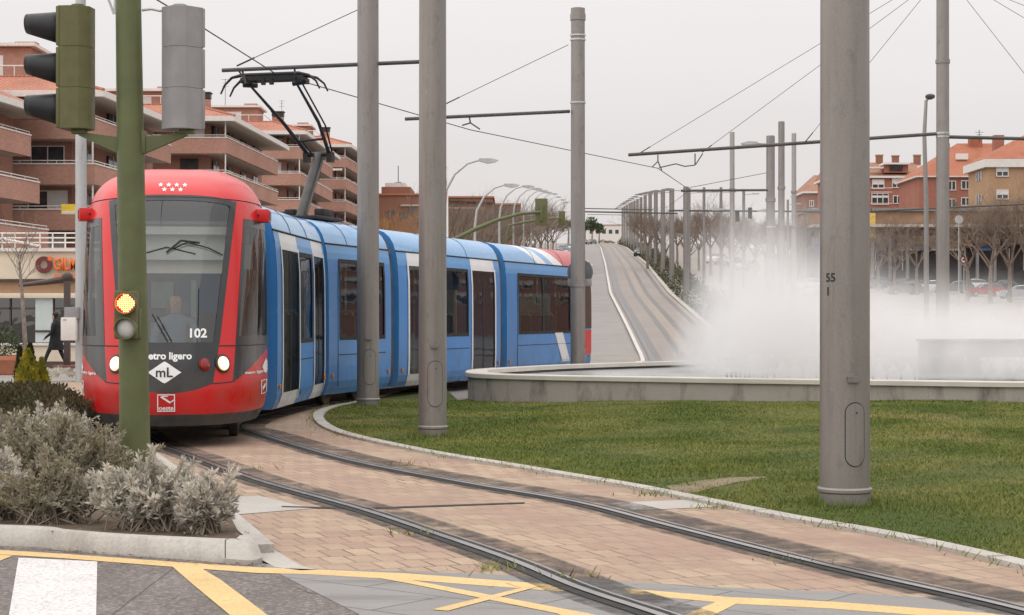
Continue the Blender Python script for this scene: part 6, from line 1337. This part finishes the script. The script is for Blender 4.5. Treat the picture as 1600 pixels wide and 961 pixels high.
# arcade podium in front of them
Yp = 236.0
xx = lambda px, Y=Yp: (px - CX) / FPX * Y
g = H(xx(1500), Yp); zf = lambda py: CH + (HY - py) / FPX * Yp - g
t = thing('arcade_building', 'low tan shopping arcade with dark columns and shop fronts under the brick houses', 'building', (xx(1500), Yp, g)); cxm = xx(1500)
x0, x1 = xx(1262) - cxm, xx(1780) - cxm
M['tanwall'] = plain('stained_tan_wall', (.33, .21, .14), .9, var=.35, scale=.5, fine=.35); M['dkshop'] = plain('dark_shopfront', (.045, .042, .045), .3, var=.5, scale=.4)
B().box(((x0 + x1) / 2, 3.5, (zf(331) + zf(352)) / 2), (x1 - x0, 11, zf(331) - zf(352))).done('wall', M['tanwall'], t, 0)
B().box(((x0 + x1) / 2, 3.3, zf(329)), (x1 - x0 + .3, 11.6, .4)).done('coping', M['mastfar'], t, 0)
B().box(((x0 + x1) / 2, -1.9, zf(355)), (x1 - x0, 4.6, .35)).done('canopy', M['soffit'], t, 0)
B().box(((x0 + x1) / 2, 5, (zf(356) - 3) / 2), (x1 - x0, 8, zf(356) + 3)).done('back_wall', M['dkshop'], t, 0)
px = 1276
r_ = random.Random(5)
while px < 1760:
    B().tube([(xx(px) - cxm, -2.6, -1), (xx(px) - cxm, -2.6, zf(356))], .24, 8).done('column', M['brown'] if r_.random() < .6 else M['mastfar'], t, 40); px += 27
px = 1270
cols = [(.10, .16, .35), (.5, .47, .42), (.35, .12, .08), (.12, .12, .13), (.55, .45, .30), (.3, .3, .32), (.42, .18, .09)]
mats_ = [plain('shop_panel_%s' % w, c, .6, var=.2) for w, c in zip(('blue', 'white', 'red', 'black', 'cream', 'grey', 'orange'), cols)]
while px < 1740:
    w = r_.uniform(12, 26); B().box((xx(px + w / 2) - cxm, .93, zf(r_.uniform(372, 380))), ((xx(px + w) - xx(px)) * .9, .12, r_.uniform(.9, 1.6))).done('shop_fascia', r_.choice(mats_), t, 0)
    if r_.random() < .75: 
        wo = B().box((xx(px + w / 2) - cxm, .95, zf(405)), ((xx(px + w) - xx(px)) * .8, .08, 2.9)).done('shop_window', M['window'], t, 0); B().box((xx(px + w / 2) - cxm, .88, zf(405)), (.12, .06, 2.9)).done('mullion', M['offwhite'], wo, 0)
    if r_.random() < .4: 
        b = B(); a_, c_ = xx(px) - cxm, xx(px + w) - cxm; b.face([(a_, .8, zf(381)), (c_, .8, zf(381)), (c_, -1.2, zf(389)), (a_, -1.2, zf(389))]); b.face([(a_, -1.2, zf(389)), (c_, -1.2, zf(389)), (c_, -1.21, zf(392)), (a_, -1.21, zf(392))]); b.done('awning', r_.choice([mats_[1], mats_[4], mats_[0]]), t, 0)
    px += w + 2
t = thing('banner_sign', 'small yellow sign on the arcade edge right beside the thick mast', 'sign', P(1362, 352, 233)); B().box((0, 0, 0), (.95, .2, 3.2)).done('panel', plain('yellow_panel', (.62, .42, .10), .6, var=.25), t); B().box((0, .1, 1.7), (.1, .1, 1.0)).done('bracket', M['iron'], t)
# speed limit signs among the trees on the right
for px, py, Y, nm in ((1506, 406, 190, 'round red rimmed road sign between the bare trees before the arcade'), (1498, 343, 170, 'pale round sign back on a thin post before the arcade')):
    p = P(px, py, Y); g = H(p.x, Y); t = thing('road_sign', nm, 'sign', (p.x, Y, g)); B().tube([(0, 0, -.2), (0, 0, p.z - g + .4)], .05, 6).done('post', M['galv'], t); q = Matrix.Translation((0, -.09, p.z - g)) @ Matrix.Rotation(R(90), 4, 'X')
    do = B().lathe([(.40, -.01), (.40, .01)], 20, M=q).done('disc', M['redlens'] if py > 400 else M['galv'], t, 0)
    if py > 400: B().lathe([(.29, .011), (.29, .016)], 20, M=q).done('face', M['decal'], do, 0); B().box((0, -.11, p.z - g), (.34, .01, .2)).done('digits', M['decalblack'], do, 0)
# ------------------------------------------------------------------ buildings up the left side and at the crest
def blockb(name, label, px0, px1, Y, pyt, wall, parts=(), dep=20, cat='building'):
    x0, x1 = (px0 - CX) / FPX * Y, (px1 - CX) / FPX * Y; g = H((x0 + x1) / 2, Y); z = lambda py: CH + (HY - py) / FPX * Y - g; t = thing(name, label, cat, ((x0 + x1) / 2, Y, g))
    B().box((0, dep / 2, z(pyt) / 2 - 2), (x1 - x0, dep, z(pyt) + 4)).done('wall', M[wall], t, 0); B().box((0, dep / 2, z(pyt) + .12), (x1 - x0 + .5, dep + .5, .28)).done('coping', M['terr'], t, 0)
    return t, z, (x0 + x1) / 2
t, z, cm_ = blockb('brick_building', 'broad brown brick building with a taller block, between the lawn masts', 545, 668, 270, 305, 'brickbrown')
q = lambda px, Y=270: (px - CX) / FPX * Y - cm_
B().box((q(616), 10, (z(292) + z(305)) / 2 + .2), (q(638) - q(592), 12, z(290) - z(305))).done('upper_block', M['brickbrown'], t, 0); b = B(); b.box((q(614), 8, z(287)), (q(630) - q(598), 6, 1.0)); b.done('roof_plant', M['offwhite'], t, 0); b = B(); b.tube([(q(617), 8, z(288)), (q(617), 8, z(252))], .06, 4); b.tube([(q(611), 8, z(279)), (q(623), 8, z(279))], .04, 4); b.done('aerial', M['wire'], t, 0)
B().box((q(650), -.15, z(321)), (q(668) - q(620), .2, .25)).done('ledge', M['soffit'], t, 0)
for px, py in ((610, 336), (631, 338), (645, 330), (600, 355), (640, 355)): B().box((q(px), -.03, z(py)), (1.2, .12, 1.3)).done('window', M['window'], t, 0)
t, z, cm_ = blockb('brick_building', 'long low brick building with a dark tiled edge behind the curved street lamps', 665, 770, 300, 309, 'brickbrown'); q = lambda px, Y=300: (px - CX) / FPX * Y - cm_
b = B(); b.face([(q(660), -1, z(310)), (q(772), -1, z(316)), (q(772), 8, z(308)), (q(660), 8, z(302))]); b.face([(q(660), -1, z(310)), (q(772), -1, z(316)), (q(772), -1, z(318)), (q(660), -1, z(312))]); b.done('roof', plain('dark_tiles', (.11, .075, .06), .9, var=.4, scale=2), t, 0); B().box((q(710), -.1, z(325)), (q(765) - q(670), .15, .25)).done('ledge', M['soffit'], t, 0)
for k in range(8): B().box((q(676 + k * 12), -.03, z(340)), (1.1, .12, 1.6)).done('window', M['window'], t, 0)
t, z, cm_ = blockb('brick_building', 'smaller brick building at the end of the street lamp row', 755, 812, 330, 320, 'brickbrown'); q = lambda px, Y=330: (px - CX) / FPX * Y - cm_
for k in range(5): B().box((q(764 + k * 10), -.03, z(340)), (.8, .12, 5)).done('window', M['window'], t, 0)
t, z, cm_ = blockb('pale_building', 'pale low building at the crest of the hill road', 918, 975, 640, 352, 'offwhite'); q = lambda px, Y=640: (px - CX) / FPX * Y - cm_
for k in range(5): B().box((q(924 + k * 10), -.03, z(362)), (1.2, .12, 1.4)).done('window', M['window'], t, 0)
# flag
p = P(699, 340, 120); g = H(p.x, 120); t = thing('flag_pole', 'white flag pole with a limp red and yellow flag beside the lawn mast', 'flag pole', (p.x, 120, g)); ztop = CH + (HY - 258) / FPX * 120 - g
B().tube([(0, 0, 0), (0, 0, ztop)], [.09, .05], 8).done('pole', M['decal'], t)
rows = [[Vector((-.04 - .10 * i - .05 * math.sin(j * 1.3 + i), .10 * math.sin(i * 2 + j), ztop - .1 - j * .42 - i * .25 * (1 - j / 12))) for i in range(4)] for j in range(8)]
b = B(); b.grid(rows); fo = b.done('flag', [plain('flag_red', (.42, .05, .05), .8), plain('flag_yellow', (.60, .42, .14), .8)], t, 60)
for i, p_ in enumerate(fo.data.polygons): p_.material_index = 1 if i % 3 == 1 else 0
# ------------------------------------------------------------------ cars
def make_car(col, label, sil='hatch'):
    L = 4.3; t = thing('parked_car', label, 'car', (0, 0, 0), 0, 'cars parked along the streets')
    st = [(-2.15, .45, .62, .62, .60), (-2.08, .30, .80, .80, .80), (-1.6, .22, .93, .93, .86), (-1.0, .22, .98, .98, .88), (-.75, .22, .99, 1.02, .88), (-.15, .22, 1.0, 1.42, .885), (.5, .22, 1.0, 1.48, .885), (1.2, .22, 1.0, 1.44, .88), (1.75, .22, .99, 1.30, .86), (2.02, .24, .97, 1.0, .82), (2.12, .35, .80, .80, .78), (2.15, .45, .62, .62, .70)]
    body, gl = B(), B(); R_ = []
    for x, zl, zb_, zt, w in st:
        cab_ = zt - zb_ > .15; wt = w * (.76 if cab_ else .9); R_.append([Vector((x, 0 * w, zl)), Vector((x, w * .92, zl)), Vector((x, w, (zl + zb_) / 2)), Vector((x, w * .97, zb_)), Vector((x, wt, zt - (.05 if cab_ else .0))), Vector((x, wt * .8, zt)), Vector((x, 0, zt + (.03 if cab_ else .02)))])
    for s_ in (1, -1):
        mr_ = lambda p: Vector((p.x, p.y * s_, p.z))
        for i in range(len(R_) - 1):
            for k in range(6):
                gls = k == 3 and (st[i][3] - st[i][2] > .15 or st[i + 1][3] - st[i + 1][2] > .15)
                scr = k in (4, 5) and i in (4, 8)
                (gl if gls or scr else body).face([mr_(R_[i][k]), mr_(R_[i + 1][k]), mr_(R_[i + 1][k + 1]), mr_(R_[i][k + 1])])
        for q in (R_[0], R_[-1]): body.face([mr_(p) for p in q])
    bmesh.ops.remove_doubles(body.bm, verts=body.bm.verts, dist=.002); bmesh.ops.remove_doubles(gl.bm, verts=gl.bm.verts, dist=.002)
    body.done('body', col, t, 40); g_ = gl.done('windows', M['carglass'], t, 40)
    b = B()
    for s_ in (1, -1): b.box((.45, s_ * .78, 1.22), (.07, .05, .42))
    for x in (-1.32, 1.32):
        for s_ in (1, -1):
            q = Matrix.Translation((x, s_ * .80, .32)) @ Matrix.Rotation(R(90), 4, 'X'); wo = B().lathe([(.2, -.11), (.31, -.1), (.32, 0), (.31, .1), (.2, .11)], 18, M=q).done('wheel', M['tyre'], t); B().lathe([(.2, -.115), (.2, .115)], 12, M=q).done('rim', M['alloy'], wo)
    for s_ in (1, -1):
        B().box((-2.06, s_ * .62, .70), (.16, .3, .13), bev=.03).done('headlight', M['lampglass'], t); B().box((2.08, s_ * .66, .80), (.12, .2, .22), bev=.03).done('tail_lamp', M['redlens'], t)
        B().box((-.62, s_ * .95, 1.02), (.12, .16, .1), bev=.03).done('wing_mirror', col, t)
    B().box((-2.14, 0, .55), (.03, .5, .11)).done('number_plate', M['decal'], t); b.bm.free()
    return t
car0 = make_car(CARS[0], 'white car in the line parked left of the hill road')
spots = [(P(912, 420, 215).x, 215, 90, 0, 'white car driving down the hill road beside the mast behind the fountain'),
         (P(1400, 0, 226).x, 226, 12, 2, 'dark car parked before the arcade just right of the thick mast'), (P(1424, 0, 218).x, 218, 10, 3, 'blue car parked before the arcade, behind the slim street lamp'), (P(1452, 0, 214).x, 214, 8, 0, 'white car parked before the arcade, left of the mist mast'), (P(1492, 0, 212).x, 212, 8, 5, 'grey car half lost in the mist just right of the mist mast'), (P(1538, 0, 200).x, 200, 6, 4, 'red car half lost in the mist under the bare trees'), (P(1590, 0, 192).x, 192, 6, 1, 'silver car half lost in the mist at the picture edge'), (P(1368, 0, 232).x, 232, 14, 5, 'grey car partly hidden behind the right side of the thick mast'),
         (P(1412, 0, 206).x, 206, 9, 5, 'grey car in the second line before the arcade near the slim street lamp'), (P(1516, 0, 222).x, 222, 8, 0, 'white car parked close under the arcade behind the red rimmed sign'), (P(1562, 0, 216).x, 216, 8, 2, 'dark car parked close under the arcade between bare trees'), (P(1384, 0, 246).x, 246, 14, 1, 'silver car tucked beneath the yellow sign right of the thick mast'),
         (P(1263, 0, 205).x, 205, 40, 0, 'white car parked left of the thick mast at the edge of the mist'), (P(1285, 0, 190).x, 190, 35, 1, 'silver car partly hidden behind the left side of the thick mast'),
         (P(1120, 0, 250).x, 250, 60, 0, 'white car parked among the far bare trees left of the lamp mast'), (P(1142, 0, 240).x, 240, 60, 2, 'dark car parked among the far bare trees behind the slim mast'), (P(1168, 0, 235).x, 235, 55, 1, 'silver car parked among the far bare trees beside the lamp mast')]
for i, (x, y, rz, ci, lab) in enumerate(spots):
    o = dup(car0, (x, y, H(x, y) + .03), R(rz), lab)
    recolor(o, CARS[0], CARS[ci])
k = 0
for i, (px, Y, rz, ci) in enumerate([(868, 250, 74, 1), (878, 262, 74, 0), (872, 285, 74, 2), (884, 300, 74, 1), (880, 330, 76, 3), (905, 470, 78, 1), (914, 500, 78, 2), (924, 520, 60, 5), (876, 232, 74, 0), (889, 350, 76, 0), (1000, 300, 80, 2), (1004, 330, 80, 1)]):
    x = (px - CX) / FPX * Y; lab = ['silver car at the near end of the line parked left of the hill road', None, 'dark car in the line parked left of the hill road', 'silver car halfway in the line parked left of the hill road', 'blue car in the line parked left of the hill road', 'silver car crossing at the crest of the hill road', 'dark car at the crest of the hill road', 'grey car at the crest beside the planted strip', 'white car nearest the tram in the line parked left of the hill road', 'white car at the far end of the line parked left of the hill road', 'dark car behind the hedge of the hill tracks', 'silver car behind the hedge of the hill tracks'][i]
    o = car0 if lab is None else dup(car0, label=lab)
    o.location = (x, Y, H(x, Y) + .03); o.rotation_euler = (0, 0, R(rz)); 
    if lab: recolor(o, CARS[0], CARS[ci])
# ------------------------------------------------------------------ bare trees
def bare_tree(label, hgt, seed, mt='twig', group='bare winter trees along the street', depth=5, n=4):
    r_ = random.Random(seed); t = thing('bare_tree', label, 'tree', (0, 0, 0), 0, group)
    B().tube([(0, 0, -.5), (.03, 0, hgt * .18), (-.02, .03, hgt * .34)], [hgt * .022, hgt * .018, hgt * .015], 8).done('trunk', M['bark'], t)
    b = B()
    for k in range(6):
        a = 6.28 * k / 6 + r_.uniform(-.4, .4); twigtree(b, Vector((0, 0, hgt * r_.uniform(.26, .34))), Vector((math.cos(a) * .62, math.sin(a) * .62, .8)).normalized(), hgt * r_.uniform(.26, .36), hgt * .0095, depth - 1, r_, .5, n, 2, 0, .12)
    b.done('crown', M[mt], t, 0, norm=False); return t
protos = [bare_tree('bare brown street tree', 6.5, s_) for s_ in (11, 12, 13)]; used = set()
rust = bare_tree('leafless tree with rusty orange twigs among the trees beyond the tram roof', 6.5, 14, 'twigor')
def plant_tree(p0, px, Y, sc, lab, group=None):
    o = p0 if p0.name not in used else dup(p0); used.add(p0.name); x = (px - CX) / FPX * Y; o.location = (x, Y, H(x, Y)); o.rotation_euler = (0, 0, rnd.uniform(0, 6.28)); o.scale = (sc, sc, sc * rnd.uniform(.92, 1.08)); o['label'] = lab
    if group: o['group'] = group
    return o
for k, (px, Y) in enumerate([(702, 150), (722, 165), (740, 158), (758, 180), (772, 172), (788, 190), (800, 205), (812, 198), (822, 225), (832, 240), (845, 232), (856, 260), (864, 290), (712, 200), (748, 215), (780, 235), (808, 260), (836, 290)]):
    plant_tree(protos[k % 3], px, Y, rnd.uniform(1.25, 1.55), 'bare brown tree in the dense row behind the curved street lamps', 'bare trees behind the curved street lamps')
for k, (px, Y) in enumerate([(598, 180), (622, 190), (645, 175), (668, 195), (690, 180), (612, 215), (640, 220)]):
    plant_tree(rust, px, Y, rnd.uniform(1.1, 1.4), 'leafless tree with rusty orange twigs between the lawn masts above the tram roof', 'rusty twigged trees above the tram roof')
for k, (px, Y) in enumerate([(1076, 215), (1092, 225), (1110, 212), (1128, 230), (1146, 218), (1162, 240), (1180, 222), (1196, 235), (1216, 225), (1236, 240), (1252, 230), (1270, 245), (1100, 270), (1140, 280), (1180, 285), (1226, 280), (1012, 230), (1026, 255), (1040, 225), (1058, 250), (1003, 290)]):
    plant_tree(protos[k % 3], px, Y, rnd.uniform(1.15, 1.45), 'bare brown tree in the far row beyond the mist', 'bare trees beyond the mist')
front_l = ['bare tree before the arcade just right of the thick mast', 'bare tree before the arcade left of the slim street lamp', 'bare tree before the arcade between street lamp and mist mast', 'bare spreading tree just right of the mist mast', 'bare spreading tree behind the red rimmed sign', 'bare tree before the arcade near the picture edge, left one', 'bare tree before the arcade cut by the picture edge']
for k, (px, Y, sc) in enumerate([(1372, 218, 1.5), (1398, 212, 1.4), (1432, 205, 1.45), (1512, 185, 1.75), (1548, 178, 1.85), (1578, 182, 1.7), (1612, 176, 1.85)]):
    plant_tree(protos[k % 3], px, Y, sc, front_l[k], 'bare trees before the arcade')
# evergreen clumps at the crest
def tuft_tree(label, px, Y, hgt, seed):
    x = (px - CX) / FPX * Y; r_ = random.Random(seed); t = thing('pine_tree', label, 'tree', (x, Y, H(x, Y))); B().tube([(0, 0, -.5), (.1, 0, hgt * .7)], [.3, .15], 6).done('trunk', M['bark'], t)
    Vs, Fs, o_ = [], [], 0
    for k in range(6):
        V, F = leafcloud(160, ballfn((r_.gauss(0, hgt * .2), r_.gauss(0, hgt * .15), hgt * r_.uniform(.62, .95)), (hgt * .2, hgt * .2, hgt * .12), .2), hgt * .09, r_); Vs.append(V); Fs.append(F + o_); o_ += len(V)
    np_mesh('crown', np.concatenate(Vs), np.concatenate(Fs), M['leaf'], t); return t
for k, (px, Y, h) in enumerate(((914, 560, 7), (925, 580, 8), (936, 600, 6.5), (888, 420, 6))): tuft_tree(['round pine at the crest left of the hill road mast', 'tallest round pine at the crest of the hill road', 'small round pine at the crest right of the others', 'dark evergreen behind the small traffic signal'][k], px, Y, h, 30 + k)
# hedge along the hill tracks
def hedge(label, path, h, w, n, size, m, name='hedge', lump=1.0, grp=None, dark=None):
    r_ = random.Random(len(path) * 7 + n); t = thing(name, label, 'hedge', path[0])
    segs = [(Vector(a), Vector(b_)) for a, b_ in zip(path[:-1], path[1:])]; Ls = [(b_ - a).length for a, b_ in segs]; tot = sum(Ls); o0 = Vector(path[0])
    def fn(rr):
        s_ = rr.uniform(0, tot); i = 0
        while s_ > Ls[i] and i < len(Ls) - 1: s_ -= Ls[i]; i += 1
        p = segs[i][0].lerp(segs[i][1], s_ / Ls[i]); a = rr.uniform(-.2, 3.34); k = rr.uniform(.35, 1) ** .5; hh = h * (1 + .22 * lump * math.sin(s_ * 1.7 / max(w, .3) + i) + .15 * lump * math.sin(s_ * 4.1 / max(w, .3)))
        d_ = segs[i][1] - segs[i][0]; nn = Vector((d_.y, -d_.x, 0)).normalized(); out_ = nn * math.cos(a) + Vector((0, 0, math.sin(a))); return p - o0 + nn * math.cos(a) * w * .5 * k + Vector((0, 0, max(.02, math.sin(a) * hh * k))), out_
    V, F = leafcloud(n, fn, size, r_); np_mesh('foliage', V, F, m, t)
    return t
M['hedgehill'] = plain('hill_hedge_leaf', (.075, .075, .035), .7, var=.45, scale=1.2)
hpts = [(ip(y, [p[0] for p in RK], [p[1] for p in RK]) + 1.6, y) for y in (112, 135, 160, 190, 230, 280, 340, 420, 520)]
hedge('dark green hedge strip under the masts beside the hill tracks', [(x, y, H(x, y)) for x, y in hpts], 1.5, 2.2, 16000, .32, M['hedgehill'])
hedge('yellow green planted strip across the top of the hill tracks', [P(935, 380, 560) + Vector((0, 0, -.6)), P(962, 380, 560) + Vector((0, 0, -.6))], 1.2, 2, 500, .4, plain('crest_shrub', (.16, .13, .045), .8, var=.4, scale=1))

for px, py, lab in ((1152, 338, 'small dark traffic signal hanging over the street beyond the mist, the left one'), (1172, 333, 'small dark traffic signal hanging over the street beyond the mist, the right one')):
    p = P(px, py, 159); t = thing('traffic_signal', lab, 'traffic signal', p); B().box((0, 0, 0), (.36, .22, 1.0), bev=.04).done('signal_head', M['matblack'], t); B().tube([(0, 0, .4), (0, 0, (py - 329.5) / FPX * 159)], .04, 5).done('hanger', M['iron'], t)
# ------------------------------------------------------------------ plants of the island
def shrub(label, c, rad, nst, leaf, m, seed, lp=60, name='silver_shrub', cat='shrub', tuft=.55, lw=.28):
    """stems radiate from the base; each carries narrow upward leaves along its outer part"""
    r_ = random.Random(seed); t = thing(name, label, cat, c, 0); sb = B(); Vs = []
    for k in range(nst):
        a = r_.uniform(0, 6.283); el = r_.uniform(.12, 1.0) ** .7 * math.pi / 2; d_ = Vector((math.cos(a) * math.cos(el), math.sin(a) * math.cos(el), math.sin(el)))
        lump = 1 + .22 * math.sin(a * 3 + seed) + .18 * math.sin(a * 7 + el * 5 + seed); tip = Vector((d_.x * rad[0], d_.y * rad[1], d_.z * rad[2] + .04)) * lump * (r_.uniform(.68, 1.05) if r_.random() < .93 else r_.uniform(1.05, 1.28)); base = Vector((r_.gauss(0, rad[0] * .22), r_.gauss(0, rad[1] * .22), 0)); midp = base.lerp(tip, .5) + Vector((r_.gauss(0, .03), r_.gauss(0, .03), .05 * rad[2]))
        sb.tube([base, midp, tip], [.007, .005, .0025], 3, cap=False)
        for j in range(lp):
            q = 1 - tuft * r_.random() ** 1.4; p = (base.lerp(midp, q * 2) if q < .5 else midp.lerp(tip, q * 2 - 1)); ld = ((tip - midp).normalized() * .7 + Vector((r_.gauss(0, .6), r_.gauss(0, .6), r_.gauss(.25, .45)))).normalized(); s_ = ld.cross(Vector((r_.gauss(0, 1), r_.gauss(0, 1), r_.gauss(0, 1)))).normalized(); L = leaf * r_.uniform(.6, 1.4)
            Vs.append((p, p + ld * L * .55 + s_ * L * lw * .5, p + ld * L, p + ld * L * .55 - s_ * L * lw * .5))
    sb.done('stems', M['stem'], t, 0, norm=False)
    V = np.array(Vs).reshape(-1, 3); np_mesh('leaves', V, np.arange(len(V)).reshape(-1, 4), m, t); return t
M['stem'] = plain('woody_stem', (.22, .18, .14), .9, var=.3, scale=9)
def leafm(name, c, var=.3, sc=5, c2=None):
    n = N(name); k = n.mix(n.rng(n.noise(sc, 4), .35, .68), mul(c, 1 - var), mul(c, 1 + var))
    if c2: k = n.mix(n.rng(n.noise(sc * .35, 3, n.map(loc=(2, 5, 1))), .42, .62), k, c2)
    p = n.new('BsdfPrincipled'); n.put(p.inputs['Base Color'], k); p.inputs['Roughness'].default_value = .75; p.inputs['Specular IOR Level'].default_value = .2; tr = n.new('BsdfTranslucent'); n.put(tr.inputs[0], k); ms = n.new('MixShader'); ms.inputs[0].default_value = .22; n.t.links.new(p.outputs[0], ms.inputs[1]); n.t.links.new(tr.outputs[0], ms.inputs[2]); n.t.links.new(ms.outputs[0], n.out.inputs[0]); return n.m
M['silver'] = leafm('silver_leaf', (.58, .54, .47), .3, 6); M['silverg'] = leafm('grey_green_leaf', (.43, .395, .31), .3, 5, (.29, .25, .165))
bc = G(85, 795, ISZ); 
def isle(px, py): p = G(px, py, ISZ); p.z = ISZ - .03; return p
shrub('largest grey green shrub of the island, left of the signal post', isle(100, 775), (.66, .55, .49), 420, .042, M['silverg'], 3, 85)
shrub('pale grey shrub at the picture edge on the island, behind the kerb', isle(-40, 775), (.60, .5, .46), 300, .042, M['silverg'], 5, 75)
shrub('silver white shrub low at the kerb at the left picture edge', isle(0, 806), (.34, .26, .36), 170, .05, M['silver'], 8, 70, lw=.24)
shrub('silver shrub directly before the foot of the signal post', isle(236, 822), (.40, .26, .36), 280, .052, M['silver'], 11, 85, tuft=.5, lw=.26)
shrub('small silver shrub at the right tip of the island', isle(318, 828), (.23, .19, .26), 170, .052, M['silver'], 13, 80, tuft=.5, lw=.26)
shrub('low grey shrub against the kerb in front of the large one', isle(95, 812), (.50, .22, .30), 220, .042, M['silverg'], 17, 75)
shrub('grey shrub behind the signal post, beside the tram nose', isle(172, 735), (.50, .4, .30), 240, .045, M['silverg'], 19, 65)
shrub('grey shrub far back on the island before the brown hedge', isle(20, 715), (.85, .5, .33), 320, .05, M['silverg'], 21, 65)
shrub('twiggy silver shrub at the foot of the brown hedge', isle(85, 690), (.62, .45, .27), 200, .055, M['silver'], 23, 60)
M['hedgebrown'] = leafm('winter_hedge_leaf', (.105, .08, .05), .4, 6, (.085, .085, .04))
hedge('low brown clipped hedge across the back of the island beside the tram', [isle(-260, 664), isle(-20, 664), isle(70, 668), isle(124, 682)], .50, 1.3, 16000, .065, M['hedgebrown'], lump=.35)
hedge('low brown clipped hedge running on behind, before the yellow conifers', [isle(-260, 632), isle(0, 632), isle(100, 634)], .36, 1.2, 9000, .07, M['hedgebrown'], lump=.3)
def conifer(label, p, h, w, m, seed, n=5200):
    r_ = random.Random(seed); t = thing('conifer', label, 'conifer', p); B().tube([(0, 0, -.05), (0, 0, h * .7)], [.03, .012], 6).done('trunk', M['stem'], t)
    Vs = []
    for k in range(n):
        z = r_.random() ** 1.25; a = r_.uniform(0, 6.283); rr = w / 2 * (1 - z) ** .75 * (.55 + .45 * min(1, z * 5)) * (1 + .14 * math.sin(a * 4 + z * 9 + seed)) * r_.uniform(.55, 1.03); p0 = Vector((math.cos(a) * rr, math.sin(a) * rr, z * h)); d_ = Vector((math.cos(a) * .5 + r_.gauss(0, .2), math.sin(a) * .5 + r_.gauss(0, .2), 1 + r_.gauss(0, .2))).normalized(); s_ = Vector((-math.sin(a) + r_.gauss(0, .5), math.cos(a) + r_.gauss(0, .5), r_.gauss(0, .2))).normalized(); L = h * .085 * r_.uniform(.6, 1.4)
        Vs.append((p0, p0 + d_ * L * .5 + s_ * L * .22, p0 + d_ * L, p0 + d_ * L * .5 - s_ * L * .22))
    V = np.array(Vs).reshape(-1, 3); np_mesh('crown', V, np.arange(len(V)).reshape(-1, 4), m, t)
M['gold'] = leafm('golden_conifer', (.52, .42, .05), .3, 9, (.27, .26, .045)); M['dkcon'] = leafm('dark_conifer', (.06, .06, .03), .35, 8)
def con(px, pb, pt, Y, w): p = P(px, pb, Y); return p, (pb - pt) / FPX * Y, w / FPX * Y
p, h, w = con(43, 612, 549, 31, 46); conifer('golden yellow dwarf conifer, the broadest of the group before the shop', p, h, w, M['gold'], 1)
p, h, w = con(65, 612, 561, 31.3, 30); conifer('yellow green dwarf conifer right of the broad golden one', p, h, w, M['gold'], 2, 3600)
p, h, w = con(47, 600, 539, 32.5, 26); conifer('dark pointed conifer behind the golden one', p, h, w, M['dkcon'], 3, 3200)
p, h, w = con(31, 606, 544, 32, 17); conifer('thin dark conifer left of the golden one', p, h, w, M['dkcon'], 4, 2400)
# low white flowering ground plants at the foot of the posts
hedge('pale dry ground plants at the foot of the galvanised post', [G(85, 588, .1), G(112, 590, .1)], .16, .8, 700, .09, M['silver'], lump=.6)
